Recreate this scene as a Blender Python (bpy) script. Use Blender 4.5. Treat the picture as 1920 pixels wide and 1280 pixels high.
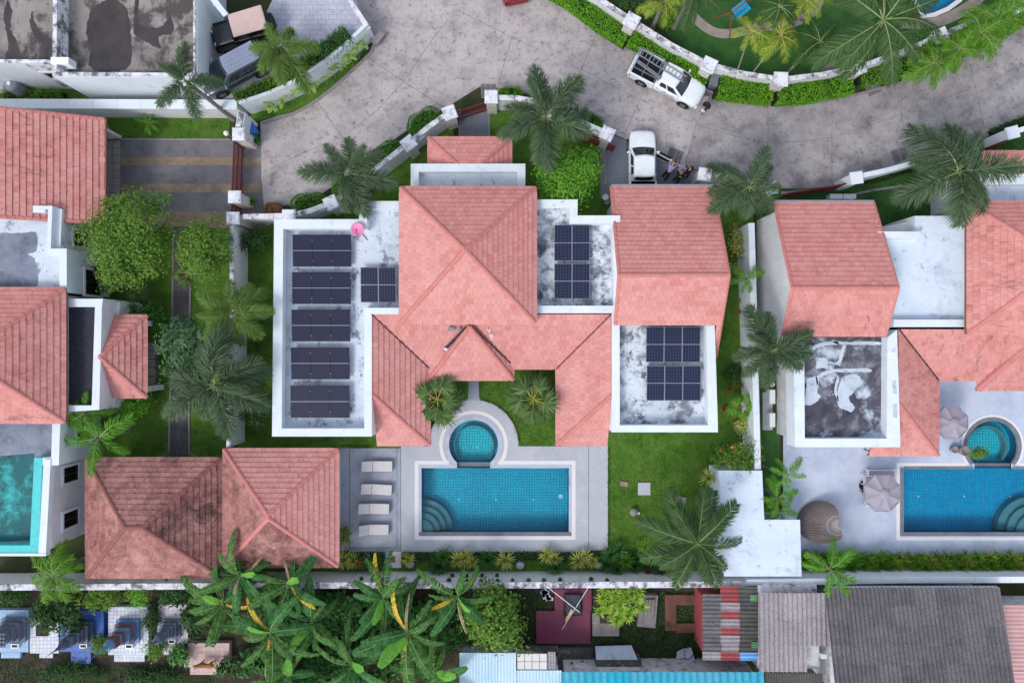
import bpy, math, random
import numpy as np
from mathutils import Vector, Matrix
for _o in list(bpy.data.objects): bpy.data.objects.remove(_o)
SC = bpy.context.scene
COL = SC.collection
R = math.radians
# ---------------------------------------------------------------- camera, sky, sun, exposure
H = 46.7            # drone height above the ground (m), straight down
F = 1280.0          # focal length in photo pixels (24 mm equivalent)
cam = bpy.data.objects.new('camera', bpy.data.cameras.new('camera'))
COL.objects.link(cam)
cam.location = (0, 0, H); cam.rotation_euler = (0, 0, 0)
cam.data.sensor_width = 36; cam.data.lens = 24; cam.data.clip_end = 2000
SC.camera = cam
SUN_EL, SUN_AZ = 48, 222      # light from the lower left of the picture, high and veiled
wd = bpy.data.worlds.new('World'); SC.world = wd; wd.use_nodes = True
_nt = wd.node_tree
_sky = _nt.nodes.new('ShaderNodeTexSky'); _sky.sky_type = 'NISHITA'; _sky.sun_disc = False
_sky.sun_elevation = R(SUN_EL); _sky.sun_rotation = R(SUN_AZ)
_sky.air_density = 1.0; _sky.dust_density = 1.5; _sky.ozone_density = 1.0
_hs = _nt.nodes.new('ShaderNodeHueSaturation'); _hs.inputs['Saturation'].default_value = 0.55   # veiled, milky sky
_nt.links.new(_sky.outputs[0], _hs.inputs['Color']); _nt.links.new(_hs.outputs[0], _nt.nodes['Background'].inputs[0])
_nt.nodes['Background'].inputs[1].default_value = 0.15
sun = bpy.data.objects.new('sun', bpy.data.lights.new('sun', 'SUN')); COL.objects.link(sun)
sun.data.energy = 0.7; sun.data.angle = R(16); sun.data.color = (1.0, 0.97, 0.94)
_d = Vector((math.sin(R(SUN_AZ)) * math.cos(R(SUN_EL)), math.cos(R(SUN_AZ)) * math.cos(R(SUN_EL)), math.sin(R(SUN_EL))))
sun.rotation_euler = (-_d).to_track_quat('-Z', 'Y').to_euler(); sun.location = (0, 0, 60)
SC.view_settings.view_transform = 'Standard'; SC.view_settings.look = 'None'
SC.view_settings.gamma = 1; SC.view_settings.use_curve_mapping = False
SC.view_settings.exposure = 0.8
# ---------------------------------------------------------------- helpers
def W(px, py, z=0.0):
    """point of the place seen at photo pixel (px, py) when it lies z metres above the ground"""
    s = (H - z) / F
    return Vector(((px - 960) * s, (640 - py) * s, z))
def m_px(n, z=0.0): return n * (H - z) / F
def lin(c):
    out = []
    for v in c:
        v = v / 255.0
        out.append(v / 12.92 if v <= 0.04045 else ((v + 0.055) / 1.055) ** 2.4)
    return out
def col4(c, k=1.0):
    l = lin(c); return (l[0] * k, l[1] * k, l[2] * k, 1)
LOC = {}
def loc_of(o): return LOC.get(o.name, Vector((0, 0, 0))) if o is not None else Vector((0, 0, 0))
def tag(o, label=None, cat=None, group=None, kind=None):
    if label: o['label'] = label
    if cat: o['category'] = cat
    if group: o['group'] = group
    if kind: o['kind'] = kind
    return o
def thing(name, label, cat, loc, group=None, rz=0.0):
    o = bpy.data.objects.new(name, None); COL.objects.link(o)
    o.empty_display_size = 0.3
    o.location = loc; o.rotation_euler = (0, 0, rz)
    LOC[o.name] = Vector(loc)
    return tag(o, label, cat, group)
def link(name, mesh, parent=None, world=True):
    o = bpy.data.objects.new(name, mesh); COL.objects.link(o)
    if parent is not None:
        o.parent = parent
        LOC[o.name] = loc_of(parent)
    return o
class MB:
    def __init__(s): s.v = []; s.f = []; s.m = []; s.mi = 0
    def add(s, verts, faces):
        b = len(s.v); s.v.extend([tuple(p) for p in verts])
        for f in faces: s.f.append([b + i for i in f]); s.m.append(s.mi)
        return s
    def prism(s, pts, z0, z1):
        n = len(pts)
        a = sum(pts[i][0] * pts[(i + 1) % n][1] - pts[(i + 1) % n][0] * pts[i][1] for i in range(n))
        if a < 0: pts = list(reversed(pts))
        vs = [(p[0], p[1], z0) for p in pts] + [(p[0], p[1], z1) for p in pts]
        fs = [list(range(n - 1, -1, -1)), list(range(n, 2 * n))]
        fs += [[i, (i + 1) % n, n + (i + 1) % n, n + i] for i in range(n)]
        return s.add(vs, fs)
    def prx(s, pts, z0, z1, zp=None):
        zp = z1 if zp is None else zp
        return s.prism([W(p[0], p[1], zp) for p in pts], z0, z1)
    def rpx(s, x0, y0, x1, y1, z0, z1, zp=None):
        return s.prx([(x0, y0), (x1, y0), (x1, y1), (x0, y1)], z0, z1, zp)
    def box(s, c, d, rz=0.0, M=None):
        x, y, z = d[0] / 2, d[1] / 2, d[2] / 2
        vs = [Vector(p) for p in ((-x, -y, -z), (x, -y, -z), (x, y, -z), (-x, y, -z), (-x, -y, z), (x, -y, z), (x, y, z), (-x, y, z))]
        q = Matrix.Rotation(rz, 3, 'Z') if M is None else M
        vs = [q @ p + Vector(c) for p in vs]
        return s.add(vs, [[3, 2, 1, 0], [4, 5, 6, 7], [0, 1, 5, 4], [1, 2, 6, 5], [2, 3, 7, 6], [3, 0, 4, 7]])
    def bar(s, a, b, w, h):
        a, b = Vector(a), Vector(b); d = (b - a); L = d.length; d.normalize()
        up = Vector((0, 0, 1)) if abs(d.z) < 0.95 else Vector((1, 0, 0))
        sd = d.cross(up).normalized(); u2 = sd.cross(d)
        M = Matrix((d, -sd, u2)).transposed()
        return s.box((a + b) / 2, (L, w, h), M=M)
    def tube(s, pts, rad, n=8, cap=True):
        pts = [Vector(p) for p in pts]
        if not hasattr(rad, '__len__'): rad = [rad] * len(pts)
        vs = []; fs = []
        for i, p in enumerate(pts):
            d = (pts[min(i + 1, len(pts) - 1)] - pts[max(i - 1, 0)])
            d = d.normalized() if d.length > 1e-6 else Vector((0, 0, 1))
            a = d.cross(Vector((0, 0, 1)) if abs(d.z) < 0.9 else Vector((1, 0, 0))).normalized(); b = d.cross(a)
            for k in range(n):
                t = 2 * math.pi * k / n
                vs.append(p + (a * math.cos(t) + b * math.sin(t)) * rad[i])
        for i in range(len(pts) - 1):
            for k in range(n):
                fs.append([i * n + k, i * n + (k + 1) % n, (i + 1) * n + (k + 1) % n, (i + 1) * n + k])
        if cap:
            fs.append(list(range(n))); fs.append(list(range((len(pts) - 1) * n, len(pts) * n))[::-1])
        return s.add(vs, fs)
    def lathe(s, prof, n=20, c=(0, 0, 0), sy=1.0):
        vs = []; fs = []
        for (r, z) in prof:
            for k in range(n):
                t = 2 * math.pi * k / n
                vs.append((c[0] + r * math.cos(t), c[1] + r * sy * math.sin(t), c[2] + z))
        for i in range(len(prof) - 1):
            for k in range(n):
                fs.append([i * n + k, i * n + (k + 1) % n, (i + 1) * n + (k + 1) % n, (i + 1) * n + k])
        fs.append(list(range(n))[::-1]); fs.append(list(range((len(prof) - 1) * n, len(prof) * n)))
        return s.add(vs, fs)
    def grid(s, fn, nu, nv):
        vs = [fn(i / nu, j / nv) for j in range(nv + 1) for i in range(nu + 1)]
        fs = [[j * (nu + 1) + i, j * (nu + 1) + i + 1, (j + 1) * (nu + 1) + i + 1, (j + 1) * (nu + 1) + i] for j in range(nv) for i in range(nu)]
        return s.add(vs, fs)
    def mesh(s, name, mats, shift=None, smooth=False):
        me = bpy.data.meshes.new(name)
        sh = shift or Vector((0, 0, 0))
        me.from_pydata([(p[0] - sh[0], p[1] - sh[1], p[2] - sh[2]) for p in s.v], [], s.f)
        if not isinstance(mats, (list, tuple)): mats = [mats]
        for m in mats: me.materials.append(m)
        if len(mats) > 1: me.polygons.foreach_set('material_index', s.m)
        if smooth: me.polygons.foreach_set('use_smooth', [True] * len(me.polygons))
        me.update(); return me
    def build(s, name, mats, parent=None, local=False, smooth=False, bevel=0):
        me = s.mesh(name, mats, None if local else loc_of(parent), smooth)
        o = link(name, me, parent)
        if bevel:
            b = o.modifiers.new('bevel', 'BEVEL'); b.width = bevel; b.segments = 2; b.limit_method = 'ANGLE'
        return o
    def solo(s, name, mats, label=None, cat=None, group=None, kind=None, smooth=False, bevel=0):
        o = s.build(name, mats, None, False, smooth, bevel)
        return tag(o, label, cat, group, kind)
def np_mesh(name, V, Q, mats):
    V = np.asarray(V, dtype=np.float32); Q = np.asarray(Q, dtype=np.int32); k = Q.shape[1]
    me = bpy.data.meshes.new(name)
    me.vertices.add(len(V)); me.vertices.foreach_set('co', V.ravel())
    me.loops.add(Q.size); me.loops.foreach_set('vertex_index', Q.ravel())
    me.polygons.add(len(Q)); me.polygons.foreach_set('loop_start', np.arange(0, Q.size, k, dtype=np.int32))
    try: me.polygons.foreach_set('loop_total', np.full(len(Q), k, dtype=np.int32))
    except Exception: pass
    me.update(calc_edges=True); me.validate()
    for m in (mats if isinstance(mats, (list, tuple)) else [mats]): me.materials.append(m)
    return me
# ---------------------------------------------------------------- materials
MATS = {}
class NT:
    def __init__(s, name):
        s.m = bpy.data.materials.new(name); s.m.use_nodes = True; s.t = s.m.node_tree
        s.b = s.t.nodes['Principled BSDF']; MATS[name] = s.m
    def n(s, kind, **kw):
        nd = s.t.nodes.new('ShaderNode' + kind)
        for k, v in kw.items(): setattr(nd, k, v)
        return nd
    def l(s, a, b): s.t.links.new(a, b)
    def pos(s, scale=(1, 1, 1), obj=False):
        mp = s.n('Mapping'); mp.inputs['Scale'].default_value = scale
        if obj: s.l(s.n('TexCoord').outputs['Object'], mp.inputs['Vector'])
        else: s.l(s.n('NewGeometry').outputs['Position'], mp.inputs['Vector'])
        return mp.outputs[0]
    def noise(s, vec, scale, detail=5, rough=0.55, dist=0.0):
        nd = s.n('TexNoise'); nd.inputs['Scale'].default_value = scale; nd.inputs['Detail'].default_value = detail
        nd.inputs['Roughness'].default_value = rough; nd.inputs['Distortion'].default_value = dist
        s.l(vec, nd.inputs['Vector']); return nd.outputs['Fac']
    def ramp(s, fac, stops):
        rp = s.n('ValToRGB'); e = rp.color_ramp.elements
        while len(e) < len(stops): e.new(0.5)
        for i, (p, c) in enumerate(stops):
            e[i].position = p; e[i].color = c if len(c) == 4 else (*c, 1)
        s.l(fac, rp.inputs[0]); return rp.outputs[0]
    def mix(s, fac, a, b, mode='MIX'):
        nd = s.n('Mix'); nd.data_type = 'RGBA'; nd.blend_type = mode
        for sock, v in ((nd.inputs[0], fac), (nd.inputs[6], a), (nd.inputs[7], b)):
            if hasattr(v, 'is_output'): s.l(v, sock)
            elif isinstance(v, tuple): sock.default_value = v
            else: sock.default_value = v
        return nd.outputs[2]
    def math(s, op, a, b=None, clamp=False):
        nd = s.n('Math'); nd.operation = op; nd.use_clamp = clamp
        for i, v in enumerate((a, b)):
            if v is None: continue
            if hasattr(v, 'is_output'): s.l(v, nd.inputs[i])
            else: nd.inputs[i].default_value = v
        return nd.outputs[0]
    def bump(s, h, strength=0.3, dist=0.02):
        nd = s.n('Bump'); nd.inputs['Strength'].default_value = strength; nd.inputs['Distance'].default_value = dist
        s.l(h, nd.inputs['Height']); s.l(nd.outputs[0], s.b.inputs['Normal'])
    def done(s, color=None, rough=0.8, spec=0.3, metal=0.0):
        if color is not None:
            if hasattr(color, 'is_output'): s.l(color, s.b.inputs['Base Color'])
            else: s.b.inputs['Base Color'].default_value = color
        s.b.inputs['Roughness'].default_value = rough; s.b.inputs['Metallic'].default_value = metal
        s.b.inputs['Specular IOR Level'].default_value = spec
        return s.m
def surf(name, cols, scale=1.5, detail=6, rough=0.85, bump=0.25, fine=None, stains=(), stretch=(1, 1, 1), k=1.0, dist=0.1, spec=0.25, obj=False, metal=0.0):
    """mottled surface: colour ramp over noise, fine grain, and stains [(rgb, scale, lo, hi, stretch, opacity)]"""
    t = NT(name); p = t.pos(stretch, obj)
    n = len(cols); f = t.noise(p, scale, detail, 0.66, dist)
    c = t.ramp(f, [(0.3 + 0.4 * i / max(1, n - 1), col4(cc, k)) for i, cc in enumerate(cols)])
    g = t.noise(t.pos((1, 1, 1), obj), fine or scale * 14, 4, 0.6)
    c = t.mix(0.55, c, t.ramp(g, [(0.25, (0.42, 0.42, 0.42)), (0.75, (0.6, 0.6, 0.6))]), 'OVERLAY')
    for (rgb, sc, lo, hi, st, op) in stains:
        sf = t.noise(t.pos(st, obj), sc, 9, 0.68, 0.12)
        c = t.mix(t.ramp(sf, [(lo, (0, 0, 0)), (hi, (op, op, op))]), c, col4(rgb, k))
    if bump: t.bump(g, bump, 0.02)
    return t.done(c, rough, spec, metal)
def flat(name, c, rough=0.5, metal=0.0, spec=0.4, var=0.06, k=1.0):
    t = NT(name); f = t.noise(t.pos((1, 1, 1), True), 3.0, 4)
    a = col4(c, k * (1 - var)); b = col4(c, k * (1 + var))
    return t.done(t.ramp(f, [(0.3, a), (0.7, b)]), rough, spec, metal)
def leafmat(name, cols, trans=0.25, rough=0.65, clump=0.6, k=1.3):
    t = NT(name)
    g = t.n('NewGeometry'); oi = t.n('ObjectInfo')
    r = t.math('FRACT', t.math('ADD', g.outputs['Random Per Island'], t.math('MULTIPLY', oi.outputs['Random'], 0.37)))
    c = t.ramp(r, [(i / max(1, len(cols) - 1), col4(cc, k)) for i, cc in enumerate(cols)])
    nz = t.noise(t.pos(), clump, 3)
    c = t.mix(0.6, c, t.ramp(nz, [(0.3, (0.36, 0.38, 0.36)), (0.7, (0.62, 0.6, 0.55))]), 'OVERLAY')
    t.done(c, max(rough, .6), 0.18)
    tr = t.n('BsdfTranslucent'); t.l(c, tr.inputs['Color'])
    mx = t.n('MixShader'); mx.inputs[0].default_value = trans
    t.l(t.b.outputs[0], mx.inputs[1]); t.l(tr.outputs[0], mx.inputs[2])
    t.l(mx.outputs[0], t.t.nodes['Material Output'].inputs['Surface'])
    return t.m
def roofmat(name, cols, stain=0.0, lo=0.5, hi=0.68, scol=(70, 48, 46), st=(1, 1, 1), sc=0.9, pale=0.25):
    t = NT(name); g = t.n('NewGeometry'); oi = t.n('ObjectInfo')
    r = t.math('FRACT', t.math('ADD', g.outputs['Random Per Island'], oi.outputs['Random']))
    c = t.ramp(r, [(0.0, col4(cols[0])), (0.35, col4(cols[1])), (0.8, col4(cols[2])), (1.0, col4(cols[3]))])
    c = t.mix(t.ramp(t.noise(t.pos((.5, 2.2, 1)), 2.2, 8, 0.7), [(0.52, (0, 0, 0)), (0.75, (0.5, 0.5, 0.5))]), c, col4([q * .8 for q in cols[0]]))
    big = t.noise(t.pos(), 0.45, 7, 0.65, 0.2)
    c = t.mix(t.ramp(big, [(0.4, (0, 0, 0)), (0.68, (pale * 1.6, pale * 1.6, pale * 1.6))]), c, col4((222, 168, 160)))
    lich = t.noise(t.pos(), 5.5, 6, 0.7)
    c = t.mix(t.ramp(lich, [(0.6, (0, 0, 0)), (0.72, (0.4, 0.4, 0.4))]), c, col4((120, 82, 76)))
    fine = t.noise(t.pos(), 14, 5, 0.65)
    c = t.mix(0.5, c, t.ramp(fine, [(0.25, (0.4, 0.4, 0.4)), (0.75, (0.6, 0.6, 0.6))]), 'OVERLAY')
    if stain:
        s1 = t.noise(t.pos(st), sc, 8, 0.7, 0.6)
        s2 = t.noise(t.pos(), 7, 4, 0.6)
        s1 = t.math('ADD', t.math('MULTIPLY', s1, 0.75), t.math('MULTIPLY', s2, 0.25))
        c = t.mix(t.ramp(s1, [(lo, (0, 0, 0)), (hi, (stain, stain, stain))]), c, col4(scol))
    t.bump(fine, 0.25, 0.01)
    return t.done(c, 0.85, 0.2)
WHITE = surf('white_paint', [(212, 219, 225), (226, 232, 236)], 0.8, rough=0.75, bump=0.1, stains=[((150, 152, 156), 1.2, 0.56, 0.8, (1, 1, 1), 0.4), ((112, 114, 120), 3.2, 0.6, 0.74, (1, 1, 1), 0.4)])
WALLW = surf('wall_white', [(206, 206, 208), (226, 225, 226)], 0.9, rough=0.8, bump=0.1, stains=[((140, 138, 140), 1.2, 0.54, 0.8, (3, 3, 0.4), 0.45)])
WALLOLD = surf('wall_weathered', [(190, 188, 192), (226, 226, 230)], 1.3, rough=0.85, bump=0.3, stains=[((62, 58, 66), 2.2, 0.52, 0.66, (1, 1, 1), 0.8)])
COPING = surf('coping_mould', [(200, 196, 202), (236, 236, 240)], 2.0, rough=0.85, bump=0.4, stains=[((66, 60, 68), 1.6, 0.47, 0.6, (1, 1, 1), 0.85)])
PILLARM = surf('pillar_plaster', [(196, 186, 180), (220, 214, 210)], 1.2, rough=0.85, bump=0.3, stains=[((120, 108, 100), 1.4, 0.52, 0.75, (1, 1, 1), 0.6)])
CAPM = surf('pillar_cap_plaster', [(206, 206, 212), (240, 242, 246)], 1.5, rough=0.8, bump=0.3, stains=[((86, 84, 92), 2.4, 0.5, 0.66, (1, 1, 1), 0.7)])
ROADM = surf('road_concrete', [(160, 152, 151), (179, 170, 168), (191, 182, 180)], 0.5, 8, 0.9, 0.5, fine=11, stains=[((104, 97, 100), 0.9, 0.5, 0.7, (1, 1, 1), 0.55), ((78, 71, 73), 3.2, 0.54, 0.68, (1, 1, 1), 0.65), ((54, 50, 56), 9, 0.6, 0.7, (1, 1, 1), 0.5), ((186, 178, 182), 1.3, 0.56, 0.74, (1, 1, 1), 0.5)])
ROADD = surf('road_concrete_grey', [(138, 131, 132), (161, 154, 154), (175, 168, 168)], 0.5, 8, 0.9, 0.5, fine=11, stains=[((92, 88, 93), 0.6, 0.48, 0.66, (1, 1, 1), 0.65), ((62, 59, 64), 3.4, 0.56, 0.68, (1, 1, 1), 0.6), ((50, 48, 54), 9, 0.6, 0.7, (1, 1, 1), 0.5), ((174, 168, 174), 1.5, 0.58, 0.74, (1, 1, 1), 0.5)])
JOINT = surf('joint_dirt', [(92, 86, 84), (122, 114, 111)], 3, rough=0.95)
KERB = surf('kerb_concrete', [(128, 122, 122), (158, 152, 152)], 2, rough=0.9, bump=0.4, stains=[((70, 66, 66), 2, 0.5, 0.7, (1, 1, 1), 0.7)])
DRIVE = surf('driveway_grey', [(108, 112, 124), (134, 138, 150)], 0.7, 7, 0.85, 0.3, stains=[((84, 86, 96), 0.7, 0.5, 0.75, (1, 1, 1), 0.6)])
DECK = surf('deck_concrete', [(140, 145, 158), (160, 164, 175), (172, 175, 184)], 0.5, 7, 0.8, 0.25, stains=[((120, 126, 148), 0.8, 0.52, 0.75, (1, 1, 1), 0.6)])
DECKL = surf('deck_light', [(172, 174, 181), (188, 189, 195)], 0.5, 7, 0.8, 0.2, stains=[((162, 166, 180), 0.8, 0.55, 0.8, (1, 1, 1), 0.5)])
DECKR = surf('deck_pale_blue', [(172, 182, 202), (192, 200, 216), (204, 208, 222)], 0.4, 7, 0.7, 0.15, stains=[((152, 164, 192), 0.35, 0.45, 0.75, (1, 1, 1), 0.7), ((222, 226, 234), 1.6, 0.6, 0.75, (2, 0.7, 1), 0.5)])
PEBBLE = surf('pebble_band', [(214, 208, 206), (236, 232, 230)], 16, rough=0.8, bump=0.6, fine=22)
LAWN = surf('lawn_grass', [(62, 96, 34), (82, 120, 44), (102, 132, 58)], 0.9, 9, 0.95, 1.0, fine=26, stains=[((104, 104, 58), 0.7, 0.52, 0.76, (1, 1, 1), 0.5), ((34, 50, 22), 2.2, 0.52, 0.7, (1, 1, 1), 0.6), ((92, 82, 52), 2.6, 0.62, 0.75, (1, 1, 1), 0.5), ((32, 46, 20), 11, 0.54, 0.66, (1, 1, 1), 0.5)], spec=0.1)
LAWND = surf('lawn_shade', [(28, 46, 22), (44, 64, 28), (58, 74, 36)], 1.4, 8, 0.95, 0.9, fine=30, stains=[((60, 58, 40), 1.1, 0.55, 0.78, (1, 1, 1), 0.5)], spec=0.1)
LAWNG = surf('lawn_deep_green', [(42, 78, 40), (58, 96, 48), (70, 106, 54)], 1.0, 8, 0.95, 0.8, fine=30, stains=[((28, 54, 28), 1.5, 0.55, 0.75, (1, 1, 1), 0.5)], spec=0.1)
SOIL = surf('soil', [(44, 42, 34), (66, 60, 50), (86, 78, 68)], 1.2, 8, 0.95, 0.9, fine=12, stains=[((34, 48, 26), 0.9, 0.5, 0.66, (1, 1, 1), 0.9)], spec=0.1)
GROUNDM = surf('ground_earth', [(46, 54, 34), (66, 70, 46), (84, 80, 62)], 0.5, 8, 0.95, 0.8, fine=10, stains=[((36, 56, 26), 0.5, 0.48, 0.66, (1, 1, 1), 0.8)], spec=0.1)
DARK = flat('dark_void', (22, 22, 24), 0.9)
BLACKR = flat('black_rubber', (26, 26, 28), 0.8)
GLASSD = flat('window_glass', (18, 22, 26), 0.08, spec=0.6, var=0.2)
FRAMER = flat('window_frame_red', (92, 40, 36), 0.5)
GATER = flat('gate_red', (112, 42, 36), 0.55, var=0.15)
STEELG = flat('galvanised_steel', (158, 162, 168), 0.4, 0.6, var=0.1)
WPAINT = flat('white_metal', (232, 234, 236), 0.4)
GUTTER = flat('gutter_grey', (136, 142, 152), 0.5, var=0.1)
ROOF = roofmat('roof_pink', [(196, 128, 120), (205, 140, 132), (211, 148, 140), (200, 132, 124)], 0.3, 0.62, 0.8)
ROOFR = roofmat('roof_pink_north', [(204, 129, 121), (211, 139, 131), (216, 146, 138), (206, 132, 124)], 0.4, 0.6, 0.8, pale=0.12)
ROOFL = roofmat('roof_pink_streaked', [(191, 122, 114), (202, 134, 126), (208, 142, 134), (195, 125, 117)], 0.6, 0.53, 0.68, (96, 62, 62), st=(0.5, 1.5, 1), sc=1.3)
ROOFS = roofmat('roof_streaked_down', [(194, 126, 118), (204, 137, 129), (210, 144, 136), (198, 129, 121)], 0.75, 0.54, 0.66, (82, 58, 58), st=(1.6, 0.45, 1), sc=1.4)
ROOFD = roofmat('roof_weathered', [(142, 92, 86), (160, 108, 100), (172, 119, 110), (150, 96, 90)], 0.75, 0.46, 0.66, (84, 60, 56), sc=1.0)
ROOFM = roofmat('roof_mould', [(124, 82, 78), (146, 98, 90), (160, 110, 100), (132, 86, 80)], 0.85, 0.42, 0.6, (66, 48, 48), sc=0.8)
RIDGE = surf('ridge_mortar', [(184, 116, 108), (206, 134, 126)], 1.5, rough=0.85, bump=0.3, stains=[((90, 60, 58), 1.5, 0.58, 0.78, (1, 1, 1), 0.6)])
RIDGED = surf('ridge_weathered', [(128, 84, 76), (160, 104, 94)], 1.5, rough=0.85, bump=0.3, stains=[((66, 48, 46), 1.5, 0.5, 0.7, (1, 1, 1), 0.7)])
LIP = flat('roof_lap_shade_dirt', (164, 98, 88), 0.95, var=0.3)  # lap shadow and lap dirt, both put into the tile lip colour
UNDERL = flat('roof_underlay', (92, 52, 48), 0.95)
# ---------------------------------------------------------------- ground, road, paving, pools
from mathutils.geometry import tessellate_polygon
def sheet(mb, outer, holes, z):
    loops = [[Vector((p[0], p[1], 0)) for p in lp] for lp in [outer] + list(holes)]
    tris = tessellate_polygon(loops); vs = [(p.x, p.y, z) for lp in loops for p in lp]
    fs = []
    for t in tris:
        a, b, c = [Vector(vs[i]) for i in t]
        fs.append(list(t) if (b - a).cross(c - a).z > 0 else list(t)[::-1])
    mb.add(vs, fs); return mb
def px(pts, z=0.0): return [W(p[0], p[1], z) for p in pts]
def arc(cx, cy, r, a0, a1, n=32): return [(cx + r * math.cos(R(a0 + (a1 - a0) * i / n)), cy + r * math.sin(R(a0 + (a1 - a0) * i / n))) for i in range(n + 1)]
def cut_circle(cx, cy, r, ycut):
    a = math.degrees(math.asin(max(-1, min(1, (ycut - cy) / r))))
    return arc(cx, cy, r, 180 - a, 360 + a, 40)
POOL1 = [(790, 877), (1067, 877), (1067, 1003), (790, 1003)]
SPA1 = cut_circle(888, 833, 46, 866)
POOL2 = [(1690, 877), (1985, 877), (1985, 1003), (1690, 1003)]
SPA2 = cut_circle(1860, 836, 49, 868)
POOL3 = [(1728, 34), (1752, 31), (1778, 20), (1800, 4), (1815, -15), (1818, -60), (1700, -60), (1712, 0)]
def joined(pool, spa, x0, x1):
    return [(x0, 877), (pool[0][0], 877), (pool[0][0], 1003), (pool[1][0], 1003), (pool[1][0], 877), (x1, 877)] + [(x1, spa[-1][1])] + spa[::-1] + [(x0, spa[0][1])]
J1 = joined(POOL1, SPA1, 857, 919); J2 = joined(POOL2, SPA2, 1826, 1895)
HOLES = [px(J1), px(J2), px(POOL3)]
B = 260
mb = MB(); sheet(mb, [(-B, -B), (B, -B), (B, B), (-B, B)], HOLES, 0.0).solo('ground', GROUNDM, kind='structure')
def lawn(name, pts, m, holes=(), z=0.02):
    mb = MB(); sheet(mb, px(pts), [px(h) for h in holes], z).solo(name, m, kind='structure')
lawn('lawn', [(446, 395), (560, 405), (760, 285), (845, 225), (860, 300), (930, 185), (1000, 195), (1135, 262), (1135, 345), (1345, 345), (1412, 400), (1412, 1075), (446, 1075)], LAWN, (J1,))
lawn('lawn', [(-30, 215), (432, 215), (428, 262), (-30, 262)], LAWN)
lawn('lawn', [(150, 415), (430, 425), (430, 865), (150, 865)], LAWN)
lawn('lawn', [(1120, -60), (1990, -60), (1990, 20), (1700, 120), (1560, 165), (1465, 165), (1330, 140)], LAWNG, (POOL3,))
lawn('lawn', [(1418, 360), (1640, 345), (1840, 275), (1990, 200), (1990, 420), (1600, 420), (1462, 720), (1462, 1045), (1418, 1045)], LAWNG)
lawn('lawn', [(-30, 140), (450, 140), (450, 195), (-30, 195)], LAWN, z=0.016)
lawn('verge', [(455, 235), (560, 208), (620, 168), (665, 124), (698, 70), (660, 90), (560, 160), (455, 215)], LAWN, z=0.03)
mb = MB(); mb.add(px([(-60, 1098), (1330, 1098), (1330, 1340), (-60, 1340)], 0.012), [[3, 2, 1, 0]]); mb.solo('cemetery_soil', SOIL, kind='structure')
# road of cast slabs
SLABS = [
 ([(488, 228), (560, 205), (592, 187), (641, 257), (570, 286), (489, 325)], 0), ([(592, 187), (620, 165), (665, 124), (690, 108), (757, 153), (710, 205), (641, 257)], 0),
 ([(690, 108), (703, 72), (698, 60), (660, 0), (640, -40), (893, -40), (870, 0), (810, 75), (757, 153)], 0),
 ([(489, 325), (570, 286), (641, 257), (672, 312), (630, 345), (560, 395), (498, 425)], 0), ([(641, 257), (710, 205), (757, 153), (835, 203), (770, 240), (700, 290), (672, 312)], 0),
 ([(757, 153), (810, 75), (855, 18), (960, 70), (932, 165), (900, 163), (835, 203)], 0),
 ([(870, 0), (893, -40), (1005, -40), (1035, -8), (1120, 58), (1090, 130), (960, 70), (855, 18)], 0),
 ([(960, 70), (1090, 130), (1062, 195), (1000, 172), (932, 165)], 0),
 ([(1120, 58), (1228, 108), (1200, 187), (1090, 130)], 0), ([(1090, 130), (1200, 187), (1168, 259), (1150, 252), (1062, 195)], 0),
 ([(1228, 108), (1335, 174), (1305, 233), (1200, 187)], 0), ([(1200, 187), (1305, 233), (1283, 313), (1240, 303), (1190, 268), (1168, 259)], 0),
 ([(1335, 174), (1390, 187), (1440, 193), (1440, 268), (1370, 253), (1305, 233)], 1), ([(1305, 233), (1370, 253), (1440, 268), (1440, 352), (1330, 323), (1283, 313)], 1),
 ([(1440, 193), (1500, 192), (1560, 186), (1560, 258), (1500, 266), (1440, 268)], 1), ([(1440, 268), (1500, 266), (1560, 258), (1560, 350), (1500, 355), (1440, 352)], 1),
 ([(1560, 186), (1630, 170), (1690, 152), (1690, 215), (1560, 258)], 1), ([(1560, 258), (1690, 215), (1710, 302), (1640, 328), (1560, 350)], 1),
 ([(1690, 152), (1815, 106), (1828, 162), (1690, 215)], 1), ([(1690, 215), (1828, 162), (1850, 253), (1710, 302)], 1),
 ([(1815, 106), (1920, 50), (2010, 10), (2010, 90), (1828, 162)], 1), ([(1828, 162), (2010, 90), (2010, 170), (1850, 253)], 1)]
bed = MB()
for s, _ in SLABS: bed.add(px(s, 0.012), [list(range(len(s)))[::-1]])
road = bed.solo('road', JOINT, kind='structure')
for s, k in SLABS:
    pts = px(s, 0.03); c = sum(pts, Vector()) / len(pts)
    pts = [p + (c - p).normalized() * 0.016 for p in pts]
    mb = MB(); mb.prism(pts, 0.0, 0.03); mb.build('road_slab', ROADD if k else ROADM, road)
def strip(mb, pts, w, z0, z1, ofs=0.0, world=False):
    P = [Vector((p[0], p[1], 0)) for p in (pts if world else px(pts, z1))]
    Ls = []; Rs = []
    for i, p in enumerate(P):
        d = (P[min(i + 1, len(P) - 1)] - P[max(i - 1, 0)]).normalized(); n = Vector((-d.y, d.x, 0))
        Ls.append(p + n * (ofs + w / 2)); Rs.append(p + n * (ofs - w / 2))
    for i in range(len(P) - 1): mb.prism([Rs[i], Rs[i + 1], Ls[i + 1], Ls[i]], z0, z1)
    return mb
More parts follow.
